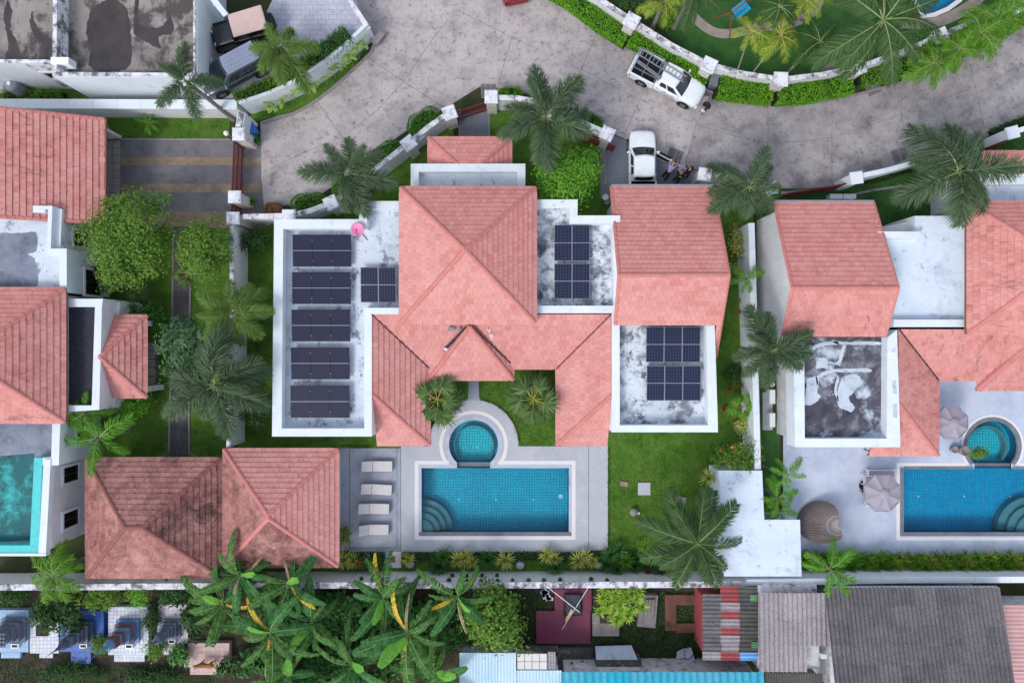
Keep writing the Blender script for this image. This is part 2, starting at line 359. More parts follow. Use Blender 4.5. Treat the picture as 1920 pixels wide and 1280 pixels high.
def smoothline(pts, n=4):
    out = []
    P = [Vector((p[0], p[1], 0)) for p in pts]
    for i in range(len(P) - 1):
        p0 = P[max(i - 1, 0)]; p1 = P[i]; p2 = P[i + 1]; p3 = P[min(i + 2, len(P) - 1)]
        for k in range(n):
            t = k / n
            q = 0.5 * ((2 * p1) + (-p0 + p2) * t + (2 * p0 - 5 * p1 + 4 * p2 - p3) * t * t + (-p0 + 3 * p1 - 3 * p2 + p3) * t ** 3)
            out.append((q.x, q.y))
    out.append(tuple(pts[-1][:2])); return out
for pts in ([(492, 231), (560, 208), (620, 168), (665, 127), (695, 98), (704, 72)], [(1008, -38), (1037, -6), (1112, 52), (1228, 107), (1330, 171), (1390, 188), (1450, 194), (1560, 187), (1700, 151), (1830, 101), (1930, 46)],
            [(932, 168), (1000, 175), (1062, 197)], [(1465, 362), (1560, 352), (1640, 330), (1710, 304), (1850, 254), (1930, 214)], [(1062, 197), (1130, 240)]):
    mb = MB(); strip(mb, smoothline(pts, 5), 0.18, 0.0, 0.1); mb.solo('kerb', KERB, kind='structure')
# covers and drain grates set into the road
def cover(pts, label, m2, bars):
    o = thing('drain_cover', label, 'drain cover', W(*pts[0], 0.03))
    mb = MB(); mb.prx(pts, 0.0, 0.036); mb.build('cover_frame', KERB, o)
    a, b, c, d = [Vector((p[0], p[1])) for p in pts]
    for i in range(bars):
        t0, t1 = (i + 0.08) / bars, (i + 0.92) / bars
        mm = MB(); mm.prx([a.lerp(b, t0).lerp(d.lerp(c, t0), 0.07), a.lerp(b, t1).lerp(d.lerp(c, t1), 0.07), a.lerp(b, t1).lerp(d.lerp(c, t1), 0.93), a.lerp(b, t0).lerp(d.lerp(c, t0), 0.93)], 0.03, 0.044); mm.build('plate', m2, o)
IRON = surf('iron_grate', [(92, 88, 92), (120, 116, 118)], 3, rough=0.8, stains=[((112, 76, 60), 2, 0.58, 0.75, (1, 1, 1), 0.6)])
cover([(1256, 274), (1284, 285), (1274, 307), (1249, 298)], 'rusty two-plate drain cover beside the open car door', IRON, 2)
cover([(1668, 283), (1698, 274), (1706, 298), (1678, 308)], 'two-plate drain cover by the kerb beside white boundary wall', IRON, 2)
cover([(1818, 228), (1840, 221), (1850, 240), (1828, 252)], 'square concrete manhole cover near the right road kerb', KERB, 1)
cover([(1622, 163), (1648, 156), (1655, 172), (1630, 182)], 'grey drain grate at the foot of the far hedge', IRON, 2)
cover([(1320, 172), (1345, 172), (1345, 183), (1318, 180)], 'pebbled drain grate below the grey wheelie bin', IRON, 2)
cover([(901, 157), (930, 157), (930, 184), (903, 184)], 'dark metal drain grate behind the gate pillar', IRON, 3)
# driveways
mb = MB(); mb.prx([(1126, 264), (1150, 254), (1190, 269), (1240, 304), (1333, 325), (1333, 372), (1126, 372)], 0.0, 0.026); dv = mb.solo('driveway', DRIVE, kind='structure')
mb = MB(); mb.prx([(862, 215), (915, 198), (915, 262), (862, 262)], 0.0, 0.03); mb.solo('entrance_path', DRIVE, kind='structure')
TAN = surf('driveway_tan', [(132, 116, 98), (160, 142, 120)], 1.0, 7, 0.9, 0.4, fine=16, stains=[((96, 86, 76), 1.5, 0.5, 0.72, (1, 1, 1), 0.6)])
ASPH = surf('driveway_asphalt', [(104, 102, 106), (130, 127, 130)], 0.8, 7, 0.9, 0.4, fine=16, stains=[((136, 132, 134), 1.2, 0.55, 0.75, (1, 1, 1), 0.5), ((62, 60, 64), 0.9, 0.55, 0.75, (1, 1, 1), 0.6)])
mb = MB(); mb.prx([(222, 262), (492, 262), (500, 428), (222, 428)], 0.0, 0.022); dv = mb.solo('driveway', ASPH, kind='structure')
for y0, y1, m in ((262.5, 294, ASPH), (294.5, 310, TAN), (310.5, 344, ASPH), (344.5, 361, TAN), (361.5, 396, ASPH), (396.5, 426, TAN)):
    mb = MB(); mb.rpx(226, y0, 490, y1, 0.0, 0.034); mb.build('paving_band', m, dv)
FLOORT = surf('floor_tile_grey', [(150, 144, 142), (174, 168, 164)], 1.2, rough=0.6, bump=0.1)
mb = MB(); mb.rpx(190, 258, 226.5, 424, 0.0, 0.02); tp = mb.solo('tiled_apron', JOINT, kind='structure')
for i in range(2):
    for j in range(11):
        mb = MB(); mb.rpx(198 + i * 14, 264 + j * 14, 211 + i * 14, 277 + j * 14, 0.0, 0.04); mb.build('floor_tile', FLOORT, tp)
mb = MB(); mb.rpx(1425, 405, 1465, 592, 0.0, 0.024); tp = mb.solo('tiled_side_path', JOINT, kind='structure')
for i in range(2):
    for j in range(10):
        mb = MB(); mb.rpx(1430 + i * 15.5, 416 + j * 16, 1444.5 + i * 15.5, 431 + j * 16, 0.0, 0.042); mb.build('floor_tile', FLOORT, tp)
mb = MB(); mb.rpx(275, 640, 296, 720, 0.0, 0.03); tp = mb.solo('porch_floor', JOINT, kind='structure')
for j in range(5):
    mb = MB(); mb.rpx(277, 642 + j * 16, 291, 656 + j * 16, 0.0, 0.05); mb.build('floor_tile', FLOORT, tp)
def inside(p, poly):
    c = False; n = len(poly)
    for i in range(n):
        a, b = poly[i], poly[(i + 1) % n]
        if (a[1] > p[1]) != (b[1] > p[1]) and p[0] < (b[0] - a[0]) * (p[1] - a[1]) / (b[1] - a[1]) + a[0]: c = not c
    return c
PAVE = surf('court_paver', [(170, 170, 184), (196, 196, 206)], 0.8, rough=0.7, bump=0.15, stains=[((138, 140, 156), 1.0, 0.5, 0.75, (0.5, 1.5, 1), 0.6)])
PAVEJ = surf('court_joint', [(158, 158, 170), (178, 178, 187)], 2)
CZ = 1.6
park = [(376, 70), (500, 22), (540, -60), (640, -60), (690, 52), (650, 80), (560, 148), (440, 196), (376, 196)]
mb = MB(); mb.prx(park, 0.0, CZ); pk = mb.solo('parking_court', PAVEJ, kind='structure')
for i in range(22):
    for j in range(26):
        x0, y0 = 386 + i * 15 + (7 if j % 2 else 0), -38 + j * 9.5
        if all(inside(q, park) for q in ((x0, y0), (x0 + 14.3, y0), (x0, y0 + 8.8), (x0 + 14.3, y0 + 8.8))):
            mb = MB(); mb.rpx(x0, y0, x0 + 14.3, y0 + 8.8, CZ - .05, CZ + .016); mb.build('paver', PAVE, pk)
# garden paths
PATHD = surf('path_aggregate', [(74, 70, 74), (100, 94, 96)], 0.9, 8, 0.9, 0.5, fine=14, stains=[((140, 130, 124), 1.0, 0.55, 0.72, (2, 0.6, 1), 0.7)])
mb = MB(); mb.prx([(326, 425), (352, 425), (357, 560), (350, 700), (352, 858), (318, 858), (322, 700)], 0.0, 0.05); mb.solo('garden_path', PATHD, kind='structure')
for pts in ([(325, 430), (322, 640), (316, 850), (300, 856)], [(357, 530), (352, 700), (355, 850), (370, 856)]):
    mb = MB(); strip(mb, pts, 0.12, 0.0, 0.1); mb.solo('kerb', KERB, kind='structure')
PATHT = surf('path_tan', [(136, 124, 116), (164, 152, 142)], 1.2, 7, 0.9, 0.4, fine=14)
mb = MB(); strip(mb, smoothline([(1285, -30), (1290, 15), (1315, 45), (1345, 62), (1380, 62), (1420, 52), (1460, 48), (1500, 38), (1530, 15), (1545, -30)], 6), 0.62, 0.0, 0.045); mb.solo('garden_path', PATHT, kind='structure')
mb = MB(); strip(mb, smoothline([(1690, 42), (1728, 44), (1768, 38), (1812, 16), (1840, -10), (1850, -60)], 6), 0.75, 0.0, 0.045); mb.solo('garden_path', PATHT, kind='structure')
for pts, w in (([(432, 262), (200, 261)], 0.14), ([(198, 240), (222, 260)], 0.3), ([(1133, 275), (1135, 345)], 0.16), ([(862, 205), (862, 265)], 0.14), ([(917, 200), (917, 262)], 0.14), ([(1470, 392), (1640, 356), (1720, 345)], 0.16)):
    mb = MB(); strip(mb, pts, w, 0.0, 0.09); mb.solo('kerb', KERB, kind='structure')
# pool deck of the middle house
def deckpoly(name, outer, holes, z, m, zb=None):
    mb = MB(); sheet(mb, px(outer, 0), [px(h, 0) for h in holes], z); return mb.solo(name, m, kind='structure')
deckpoly('pool_deck', [(752, 836), (804, 836)] + arc(888, 833, 84, 179, 361, 60) + [(972, 836), (1103, 836), (1103, 1034), (752, 1034)], (J1,), 0.05, DECKL)
mb = MB(); mb.rpx(638, 838, 655, 1032, 0.0, 0.04); mb.solo('deck_edge_path', DECK, kind='structure')
mb = MB(); mb.rpx(656, 840, 744, 1026, 0.0, 0.05); mb.solo('lounger_terrace', DECK, kind='structure')
mb = MB(); mb.rpx(656, 1027, 751, 1034, 0.0, 0.046); mb.rpx(744.7, 840, 751, 1026.4, 0.0, 0.046); mb.solo('deck_channel', DECK, kind='structure')
mb = MB(); mb.rpx(1104, 836, 1140, 1031, 0.0, 0.048); mb.solo('deck_margin', DECKL, kind='structure')
mb = MB(); mb.prx([(879, 712), (897, 712), (898, 745), (904, 752), (872, 752), (878, 745)], 0.0, 0.04); mb.solo('garden_path', DECK, kind='structure')
# pools
def pooltile(name, a, b, mortar, s):
    t = NT(name); br = t.n('TexBrick'); br.offset = 0; br.squash = 1
    for k, v in (('Color1', col4(a)), ('Color2', col4(b)), ('Mortar', col4(mortar))): br.inputs[k].default_value = v
    br.inputs['Scale'].default_value = 1; br.inputs['Mortar Size'].default_value = s * 0.09; br.inputs['Brick Width'].default_value = s; br.inputs['Row Height'].default_value = s; br.inputs['Bias'].default_value = 0.0
    w = t.noise(t.pos(), 1.6, 2, 0.5); wv = t.n('Vector' + 'Math'); wv.operation = 'ADD'
    cx = t.n('CombineXYZ'); t.l(t.math('MULTIPLY', w, 0.22), cx.inputs[0]); t.l(t.math('MULTIPLY', w, 0.28), cx.inputs[1])
    t.l(t.pos(), wv.inputs[0]); t.l(cx.outputs[0], wv.inputs[1]); t.l(wv.outputs[0], br.inputs['Vector'])
    c = t.mix(0.5, br.outputs[0], t.ramp(t.noise(t.pos(), 0.5, 4), [(0.3, (0.42, 0.42, 0.42)), (0.7, (0.6, 0.6, 0.6))]), 'OVERLAY')
    return t.done(c, 0.4, 0.4)
TEAL = pooltile('pool_tile_teal', (34, 188, 212), (34, 170, 198), (18, 122, 156), 0.19)
AQUA = pooltile('spa_tile', (74, 212, 220), (60, 198, 210), (24, 132, 152), 0.19)
BLUE = pooltile('pool_tile_blue', (22, 178, 220), (20, 160, 208), (12, 114, 158), 0.17)
TEALW = surf('pool_wall_tile', [(10, 104, 150), (14, 124, 168)], 2, rough=0.4, bump=0.1)
STEPM = surf('pool_step_stone', [(100, 132, 140), (122, 152, 158)], 1.5, rough=0.6, bump=0.2)
COPE = surf('coping_blue_grey', [(168, 178, 198), (190, 198, 212)], 1, rough=0.7, bump=0.2, stains=[((120, 122, 136), 1.1, 0.55, 0.72, (1, 1, 1), 0.6)])
COPED = surf('coping_dark_stone', [(100, 106, 116), (128, 133, 141)], 1.2, rough=0.7, bump=0.2)
def watermat(name, tint):
    t = NT(name); t.t.nodes.remove(t.b)
    tr = t.n('BsdfTransparent'); tr.inputs[0].default_value = (*tint, 1)
    gl = t.n('BsdfGlossy'); gl.inputs['Roughness'].default_value = 0.04
    fr = t.n('Fresnel'); fr.inputs[0].default_value = 1.33
    bp = t.n('Bump'); bp.inputs['Strength'].default_value = 0.5; bp.inputs['Distance'].default_value = 0.05
    t.l(t.noise(t.pos(), 3.0, 3), bp.inputs['Height']); t.l(bp.outputs[0], gl.inputs['Normal']); t.l(bp.outputs[0], fr.inputs['Normal'])
    mx = t.n('MixShader'); t.l(fr.outputs[0], mx.inputs[0]); t.l(tr.outputs[0], mx.inputs[1]); t.l(gl.outputs[0], mx.inputs[2])
    t.l(mx.outputs[0], t.t.nodes['Material Output'].inputs['Surface']); return t.m
WATER = watermat('pool_water', (0.7, 0.96, 0.98))
def basin(name, label, outline, depth, mfloor, mwall, zw=-0.1):
    P = px(outline, 0); o = thing(name, label, 'pool', sum(P, Vector()) / len(P))
    n = len(P); a = sum(P[i].x * P[(i + 1) % n].y - P[(i + 1) % n].x * P[i].y for i in range(n))
    if a < 0: P.reverse()
    mb = MB(); mb.add([(p.x, p.y, -depth) for p in P] + [(p.x, p.y, 0.0) for p in P], [[i, n + i, n + (i + 1) % n, (i + 1) % n] for i in range(n)]); mb.build('basin_wall', mwall, o)
    mb = MB(); mb.add([(p.x, p.y, -depth) for p in P], [list(range(n))]); mb.build('basin_floor', mfloor, o)
    mb = MB(); mb.add([(p.x, p.y, zw) for p in P], [list(range(n))]); mb.build('water', WATER, o)
    return o
def ring_strip(o, name, pts, w, m, z0, z1, ofs=0.0):
    mb = MB(); P = px(pts, 0); strip(mb, P, w, z0, z1, ofs, True); return mb.build(name, m, o)
def rect_ring(o, name, x0, y0, x1, y1, t, m, z0, z1, gap=None):
    mb = MB()
    if gap: mb.rpx(x0, y0, gap[0], y0 + t, z0, z1, 0); mb.rpx(gap[1], y0, x1, y0 + t, z0, z1, 0)
    else: mb.rpx(x0, y0, x1, y0 + t, z0, z1, 0)
    mb.rpx(x0, y1 - t, x1, y1, z0, z1, 0); mb.rpx(x0, y0 + t, x0 + t, y1 - t, z0, z1, 0); mb.rpx(x1 - t, y0 + t, x1, y1 - t, z0, z1, 0)
    return mb.build(name, m, o)
def steps(o, cx, cy, radii, zs, a0, a1):
    for r, z in zip(radii, zs):
        mb = MB(); mb.prx([(cx, cy)] + arc(cx, cy, r, a0, a1, 20), -1.25, z, 0); mb.build('pool_step', STEPM, o)
p1 = basin('swimming_pool', 'rectangular teal-tiled swimming pool beside the row of sun loungers', POOL1, 1.25, TEAL, TEALW)
rect_ring(p1, 'pebble_border', 778, 863, 1079, 1011, 7, PEBBLE, 0.0, 0.062, (842, 934))
rect_ring(p1, 'coping', 785.4, 870.4, 1071.6, 1003.4, 5, COPE, -0.12, 0.056, (850, 926))
mb = MB(); mb.rpx(785.6, 996.5, 1071.4, 1003.5, -0.12, 0.057, 0); mb.build('coping', COPED, p1)
steps(p1, 790, 997, (57, 45, 34, 22), (-0.75, -0.55, -0.35, -0.2), 270, 360)
for x in (860, 930, 1000):
    mb = MB(); mb.lathe([(0.06, 0), (0.05, 0.02)], 10, W(x, 936, -1.25)); mb.build('floor_light', WPAINT, p1)
mb = MB(); p = W(1051, 930, -1.25); mb.box((p.x, p.y, -1.24), (0.26, 0.26, 0.03)); mb.build('floor_drain', WPAINT, p1)
s1 = basin('round_spa', 'round aqua spa pool with a bench ring above the teal swimming pool', SPA1, 0.8, AQUA, TEALW)
ring_strip(s1, 'coping', cut_circle(888, 833, 49, 868), 0.22, COPE, -0.12, 0.058)
ring_strip(s1, 'pebble_border', cut_circle(888, 833, 61, 868), 0.24, PEBBLE, 0.0, 0.064)
ring_strip(s1, 'bench_edge', cut_circle(888, 836, 37, 860), 0.1, STEPM, -0.8, -0.35)
mb = MB(); mb.rpx(855, 866.2, 921, 876.6, -1.2, -0.16, 0); mb.build('spillway', COPED, s1)
mb = MB(); mb.lathe([(0.06, 0), (0.05, 0.02)], 10, W(894, 838, -0.8)); mb.build('floor_light', WPAINT, s1)
p2 = basin('swimming_pool', 'deep blue tiled swimming pool with dark coping beside round parasol', POOL2, 1.25, BLUE, TEALW)
rect_ring(p2, 'coping', 1690, 875, 1985, 1005, 4, COPED, -0.3, 0.03, (1824, 1897))
mb = MB(); mb.rpx(1688, 997, 1985, 1004, -0.12, 0.052, 0); mb.rpx(1687, 876, 1694, 1003, -0.12, 0.054, 0); mb.rpx(1694.5, 873, 1824, 879, -0.12, 0.05, 0); mb.rpx(1897, 873, 1985, 879, -0.12, 0.05, 0); mb.build('coping', COPED, p2)
rect_ring(p2, 'pebble_border', 1680, 867, 1995, 1012, 6, PEBBLE, 0.0, 0.062, (1810, 1910))
steps(p2, 1945, 998, (62, 48, 34), (-0.7, -0.45, -0.25), 180, 270)
for x in (1722, 1808, 1894):
    mb = MB(); mb.lathe([(0.06, 0), (0.05, 0.02)], 10, W(x, 930, -1.25)); mb.build('floor_light', WPAINT, p2)
s2 = basin('round_spa', 'round blue spa pool with inner bench behind potted shrub', SPA2, 0.8, AQUA, TEALW)
ring_strip(s2, 'coping', cut_circle(1860, 836, 51, 870), 0.26, COPED, -0.12, 0.058)
ring_strip(s2, 'pebble_border', cut_circle(1860, 836, 57, 870), 0.16, PEBBLE, 0.0, 0.064)
ring_strip(s2, 'bench_edge', cut_circle(1855, 838, 38, 862), 0.12, STEPM, -0.8, -0.3)
mb = MB(); mb.rpx(1823, 868.2, 1898, 876.6, -1.2, -0.16, 0); mb.build('spillway', COPED, s2)
p3 = basin('swimming_pool', 'blue pool in the top right garden half hidden by palm', POOL3, 1.2, BLUE, TEALW)
ring_strip(p3, 'coping', [(1712, 0), (1728, 34), (1752, 31), (1778, 20), (1800, 4), (1815, -15)], 0.3, PEBBLE, -0.1, 0.055, 0.1)
deckpoly('pool_terrace', [(1468, 640), (1990, 700), (1990, 1041), (1504, 1041), (1468, 1000)], (J2,), 0.046, DECKR)
mb = MB(); mb.rpx(735.5, 1034, 752, 1064, 0.0, 0.05); mb.solo('gravel_pad', PEBBLE, kind='structure')
mb = MB(); mb.rpx(721, 1034, 735, 1064, 0.0, 0.05); mb.solo('gravel_pad', DECK, kind='structure')
o = thing('paving_plaque', 'small pale stone plaque with brick-red square by the hedge', 'plaque', W(735, 1048))
mb = MB(); mb.rpx(725, 1036, 746, 1060, 0.0, 0.07); mb.build('pebble_frame', PEBBLE, o)
mb = MB(); mb.rpx(730, 1042, 741, 1054, 0.05, 0.09); mb.build('red_tile', flat('red_tile', (176, 84, 74), 0.7), o)
# ---------------------------------------------------------------- houses
def clip(poly, a, b):
    out = []
    for i in range(len(poly)):
        p, q = poly[i], poly[(i + 1) % len(poly)]
        dp = (b[0] - a[0]) * (p[1] - a[1]) - (b[1] - a[1]) * (p[0] - a[0])
        dq = (b[0] - a[0]) * (q[1] - a[1]) - (b[1] - a[1]) * (q[0] - a[0])
        if dp >= 0: out.append(p)
        if (dp > 0 and dq < 0) or (dp < 0 and dq > 0):
            t = dp / (dp - dq); out.append((p[0] + (q[0] - p[0]) * t, p[1] + (q[1] - p[1]) * t))
    return out
def area2(p): return 0.5 * sum(p[i][0] * p[(i + 1) % len(p)][1] - p[(i + 1) % len(p)][0] * p[i][1] for i in range(len(p)))
ROOFMATS = [ROOF, ROOFR, ROOFL, ROOFS, ROOFD, ROOFM]
TILE_W, TILE_H = 0.345, 0.345
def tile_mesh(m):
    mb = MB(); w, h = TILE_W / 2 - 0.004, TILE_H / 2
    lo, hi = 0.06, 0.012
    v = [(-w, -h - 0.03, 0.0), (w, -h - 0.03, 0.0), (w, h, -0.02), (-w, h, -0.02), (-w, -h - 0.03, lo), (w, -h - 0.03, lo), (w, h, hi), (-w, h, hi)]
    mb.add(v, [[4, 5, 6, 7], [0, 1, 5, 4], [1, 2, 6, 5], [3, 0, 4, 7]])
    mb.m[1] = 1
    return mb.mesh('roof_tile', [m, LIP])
TILEMESH = {}
class House:
    def __init__(s, name, label, cat, base): s.o = thing(name, label, cat, base); s.tiles = []; s.cut = MB(); s.seed = random.Random(len(label))
    def part(s, name, mb, m, **k): return mb.build(name, m, s.o, **k)
    def slope(s, pts, m=0, nm='roof_slope'):
        """pts: planar convex polygon, counter-clockwise from above, first edge = the low eave"""
        pts = [Vector(p) for p in pts]
        u = (pts[1] - pts[0]).normalized(); n = None
        for i in range(2, len(pts)):
            n = u.cross(pts[i] - pts[0])
            if n.length > 0.1: break
        n.normalize()
        if n.z < 0: n = -n
        v = n.cross(u)
        mb = MB(); k = len(pts); mb.add([p for p in pts] + [p - n * 0.07 for p in pts], [list(range(k)), list(range(2 * k - 1, k - 1, -1))] + [[i, k + i, k + (i + 1) % k, (i + 1) % k] for i in range(k)])
        sl = s.part(nm, mb, UNDERL)
        P = [((p - pts[0]).dot(u), (p - pts[0]).dot(v)) for p in pts]
        if area2(P) < 0: P.reverse()
        u0 = min(p[0] for p in P); u1 = max(p[0] for p in P); v1 = max(p[1] for p in P)
        rows = max(1, round(v1 / TILE_H)); th = v1 / rows; cols = max(1, round((u1 - u0) / TILE_W)); tw = (u1 - u0) / cols
        full = tw * th
        for j in range(rows):
            ofs = 0.5 * tw if j % 2 else 0.0
            for i in range(-1, cols + 1):
                a = u0 + i * tw + ofs; b = j * th
                q = [(a, b), (a + tw, b), (a + tw, b + th), (a, b + th)]
                for e in range(len(P)):
                    q = clip(q, P[e], P[(e + 1) % len(P)])
                    if len(q) < 3: break
                if len(q) < 3: continue
                ar = area2(q)
                if ar < 0.03 * full: continue
                jit = s.seed.uniform(-0.006, 0.014)
                if ar > 0.985 * full:
                    c = pts[0] + u * (a + tw / 2) + v * (b + th / 2) + n * (0.004 + jit)
                    yaw = s.seed.uniform(-0.014, 0.014)
                    M = Matrix((u + v * yaw, v - u * yaw, n)).transposed().to_4x4(); M.translation = c
                    s.tiles.append((M @ Matrix.Diagonal((tw / TILE_W, th / TILE_H, 1, 1)), m, sl))
                else:
                    def hz(y): return 0.07 - 0.058 * (y - b) / th
                    top = [pts[0] + u * x + v * y + n * (hz(y) + 0.004 + jit) for x, y in q]; bot = [pts[0] + u * x + v * y + n * 0.0 for x, y in q]
                    kk = len(q); s.cut.mi = m
                    s.cut.add(top + bot, [list(range(kk))] + [[x, kk + x, kk + (x + 1) % kk, (x + 1) % kk] for x in range(kk)])
        return sl
    def cap(s, a, b, m=RIDGE, w=0.15, h=0.085, nm='ridge_cap'):
        a, b = Vector(a), Vector(b); d = (b - a).normalized(); sd = d.cross(Vector((0, 0, 1))).normalized(); up = sd.cross(d)
        mb = MB(); L = (b - a).length; n = max(1, int(L / 0.42)); prof = [(-w, -0.02), (-w * 0.62, h * 0.75), (-w * 0.2, h), (w * 0.2, h), (w * 0.62, h * 0.75), (w, -0.02)]
        for i in range(n):
            p, q = a + d * (L * i / n), a + d * (L * (i + 1) / n + 0.02)
            e0, e1 = 0.025, 0.0
            vs = [p + sd * x + up * (z + e0) for x, z in prof] + [q + sd * x + up * (z + e1) for x, z in prof]; k = len(prof)
            mb.add(vs, [[j, j + 1, k + j + 1, k + j] for j in range(k - 1)] + [list(range(k))[::-1], list(range(k, 2 * k))])
        return s.part(nm, mb, m)
    def hip(s, x0, x1, y0, y1, ze, rise, mats=(0, 0, 0, 0), ridge=RIDGE, fascia=True):
        """hipped roof, mats = south, east, north, west slopes"""
        A, Bq, C, D = Vector((x0, y0, ze)), Vector((x1, y0, ze)), Vector((x1, y1, ze)), Vector((x0, y1, ze))
        w, d = x1 - x0, y1 - y0; cx, cy = (x0 + x1) / 2, (y0 + y1) / 2; hl = abs(w - d) / 2
        r = (Vector((cx - hl, cy, ze + rise)), Vector((cx + hl, cy, ze + rise))) if w >= d else (Vector((cx, cy - hl, ze + rise)), Vector((cx, cy + hl, ze + rise)))
        if w >= d: pl = [[A, Bq, r[1], r[0]], [Bq, C, r[1]], [C, D, r[0], r[1]], [D, A, r[0]]]
        else: pl = [[A, Bq, r[0]], [Bq, C, r[1], r[0]], [C, D, r[1]], [D, A, r[0], r[1]]]
        for p, m in zip(pl, mats):
            if (p[-1] - p[2]).length < 0.02 and len(p) == 4: p = p[:3]
            s.slope(p, m)
        if hl > 0.05: s.cap(r[0], r[1], ridge)
        ends = ((A, r[0]), (Bq, r[1] if w >= d else r[0]), (C, r[1]), (D, r[0] if w >= d else r[1]))
        for e, t in ends: s.cap(e + (t - e) * 0.01, t, ridge)
        if fascia:
            mb = MB(); t = 0.05
            for a, b, c, d_ in ((x0, y0, x1, y0 + t), (x0, y1 - t, x1, y1), (x0, y0 + t, x0 + t, y1 - t), (x1 - t, y0 + t, x1, y1 - t)): mb.prism([(a, b), (c, b), (c, d_), (a, d_)], ze - 0.24, ze - 0.075)
            s.part('fascia', mb, RIDGED)
        return r
    def finish(s, limit=300):
        order = sorted(range(len(s.tiles)), key=lambda i: -s.tiles[i][0].translation.z + (100 if (abs(s.tiles[i][0].translation.x) > 32 or abs(s.tiles[i][0].translation.y) > 21.5) else 0))
        pick = set(order[:limit])
        for i, (M, m, sl) in enumerate(s.tiles):
            if i in pick:
                if m not in TILEMESH: TILEMESH[m] = tile_mesh(ROOFMATS[m])
                o = bpy.data.objects.new('roof_tile', TILEMESH[m]); COL.objects.link(o); o.parent = sl
                M2 = M.copy(); M2.translation = M.translation - loc_of(sl); o.matrix_local = M2
            else:
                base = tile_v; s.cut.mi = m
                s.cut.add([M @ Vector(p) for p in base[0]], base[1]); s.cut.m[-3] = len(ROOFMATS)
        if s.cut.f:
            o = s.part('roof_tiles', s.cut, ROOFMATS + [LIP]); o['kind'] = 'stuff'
_w, _h = TILE_W / 2 - 0.004, TILE_H / 2
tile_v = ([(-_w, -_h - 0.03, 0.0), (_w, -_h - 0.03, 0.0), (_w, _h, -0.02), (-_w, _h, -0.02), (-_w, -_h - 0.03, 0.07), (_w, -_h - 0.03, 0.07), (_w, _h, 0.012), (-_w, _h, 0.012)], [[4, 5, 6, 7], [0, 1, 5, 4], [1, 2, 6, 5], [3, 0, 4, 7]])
SLABA = surf('flat_roof_white', [(194, 204, 216), (218, 226, 234)], 0.7, 7, 0.8, 0.2, stains=[((150, 156, 166), 0.6, 0.5, 0.72, (1, 1, 1), 0.6), ((84, 86, 98), 1.3, 0.55, 0.64, (1, 0.7, 1), 0.8), ((64, 64, 74), 4, 0.6, 0.68, (1, 1, 1), 0.6)])
SLABB = surf('flat_roof_mould', [(196, 206, 216), (226, 232, 238)], 0.6, 7, 0.8, 0.2, stains=[((104, 108, 120), 0.7, 0.47, 0.58, (1, 1, 1), 0.85), ((54, 54, 62), 1.5, 0.53, 0.62, (1, 1, 1), 0.8), ((60, 60, 68), 5, 0.58, 0.66, (1, 1, 1), 0.6)])
SLABD = surf('flat_roof_dark', [(58, 58, 68), (84, 82, 92), (104, 102, 112)], 0.6, 7, 0.85, 0.2, stains=[((140, 142, 152), 0.9, 0.57, 0.72, (1, 1, 1), 0.6), ((52, 52, 58), 1.5, 0.55, 0.7, (1, 1, 1), 0.6)])
SLABC = surf('flat_roof_concrete', [(112, 106, 104), (142, 134, 128), (160, 152, 146)], 0.35, 8, 0.9, 0.4, fine=7, stains=[((72, 66, 66), 0.42, 0.47, 0.55, (1, 1, 1), 0.9), ((58, 54, 56), 0.9, 0.56, 0.68, (1.5, 0.5, 1), 0.8), ((186, 180, 176), 1.4, 0.62, 0.78, (1, 1, 1), 0.5)])
SLABG = surf('flat_roof_blue_grey', [(98, 106, 122), (128, 136, 150), (150, 156, 166)], 0.5, 8, 0.85, 0.2, stains=[((70, 74, 86), 0.6, 0.5, 0.68, (1, 1, 1), 0.7), ((190, 196, 204), 1.2, 0.6, 0.75, (1, 1, 1), 0.6)])
SLABN = flat('flat_roof_black', (50, 52, 62), 0.85, var=0.25)
TEALP = surf('waterproof_teal', [(40, 160, 156), (64, 190, 184)], 0.6, 7, 0.6, 0.2, stains=[((26, 70, 78), 0.5, 0.4, 0.54, (1, 1, 1), 0.85), ((22, 56, 66), 1.8, 0.55, 0.66, (1, 1, 1), 0.7)])
TEALB = flat('teal_paint', (78, 196, 196), 0.6, var=0.1)
def wobble(pts, k=1.1, n=5, seed=1):
    g = random.Random(seed); q = smoothline(list(pts) + [pts[0]], n)[:-1]
    return [(x + g.uniform(-k, k), y + g.uniform(-k, k)) for x, y in q]
def poly_part(h, name, polys, z0, z1, m, zp=None):
    if name == 'flat_roof':
        mb = MB()
        for p in polys: mb.prx(p, z0, z1 - .3, zp)
        h.part('wall', mb, WALLW); z0 = z1 - .3
    r = None
    for p in polys: mb = MB(); mb.prx(p, z0, z1, zp); r = h.part(name, mb, m)
    return r
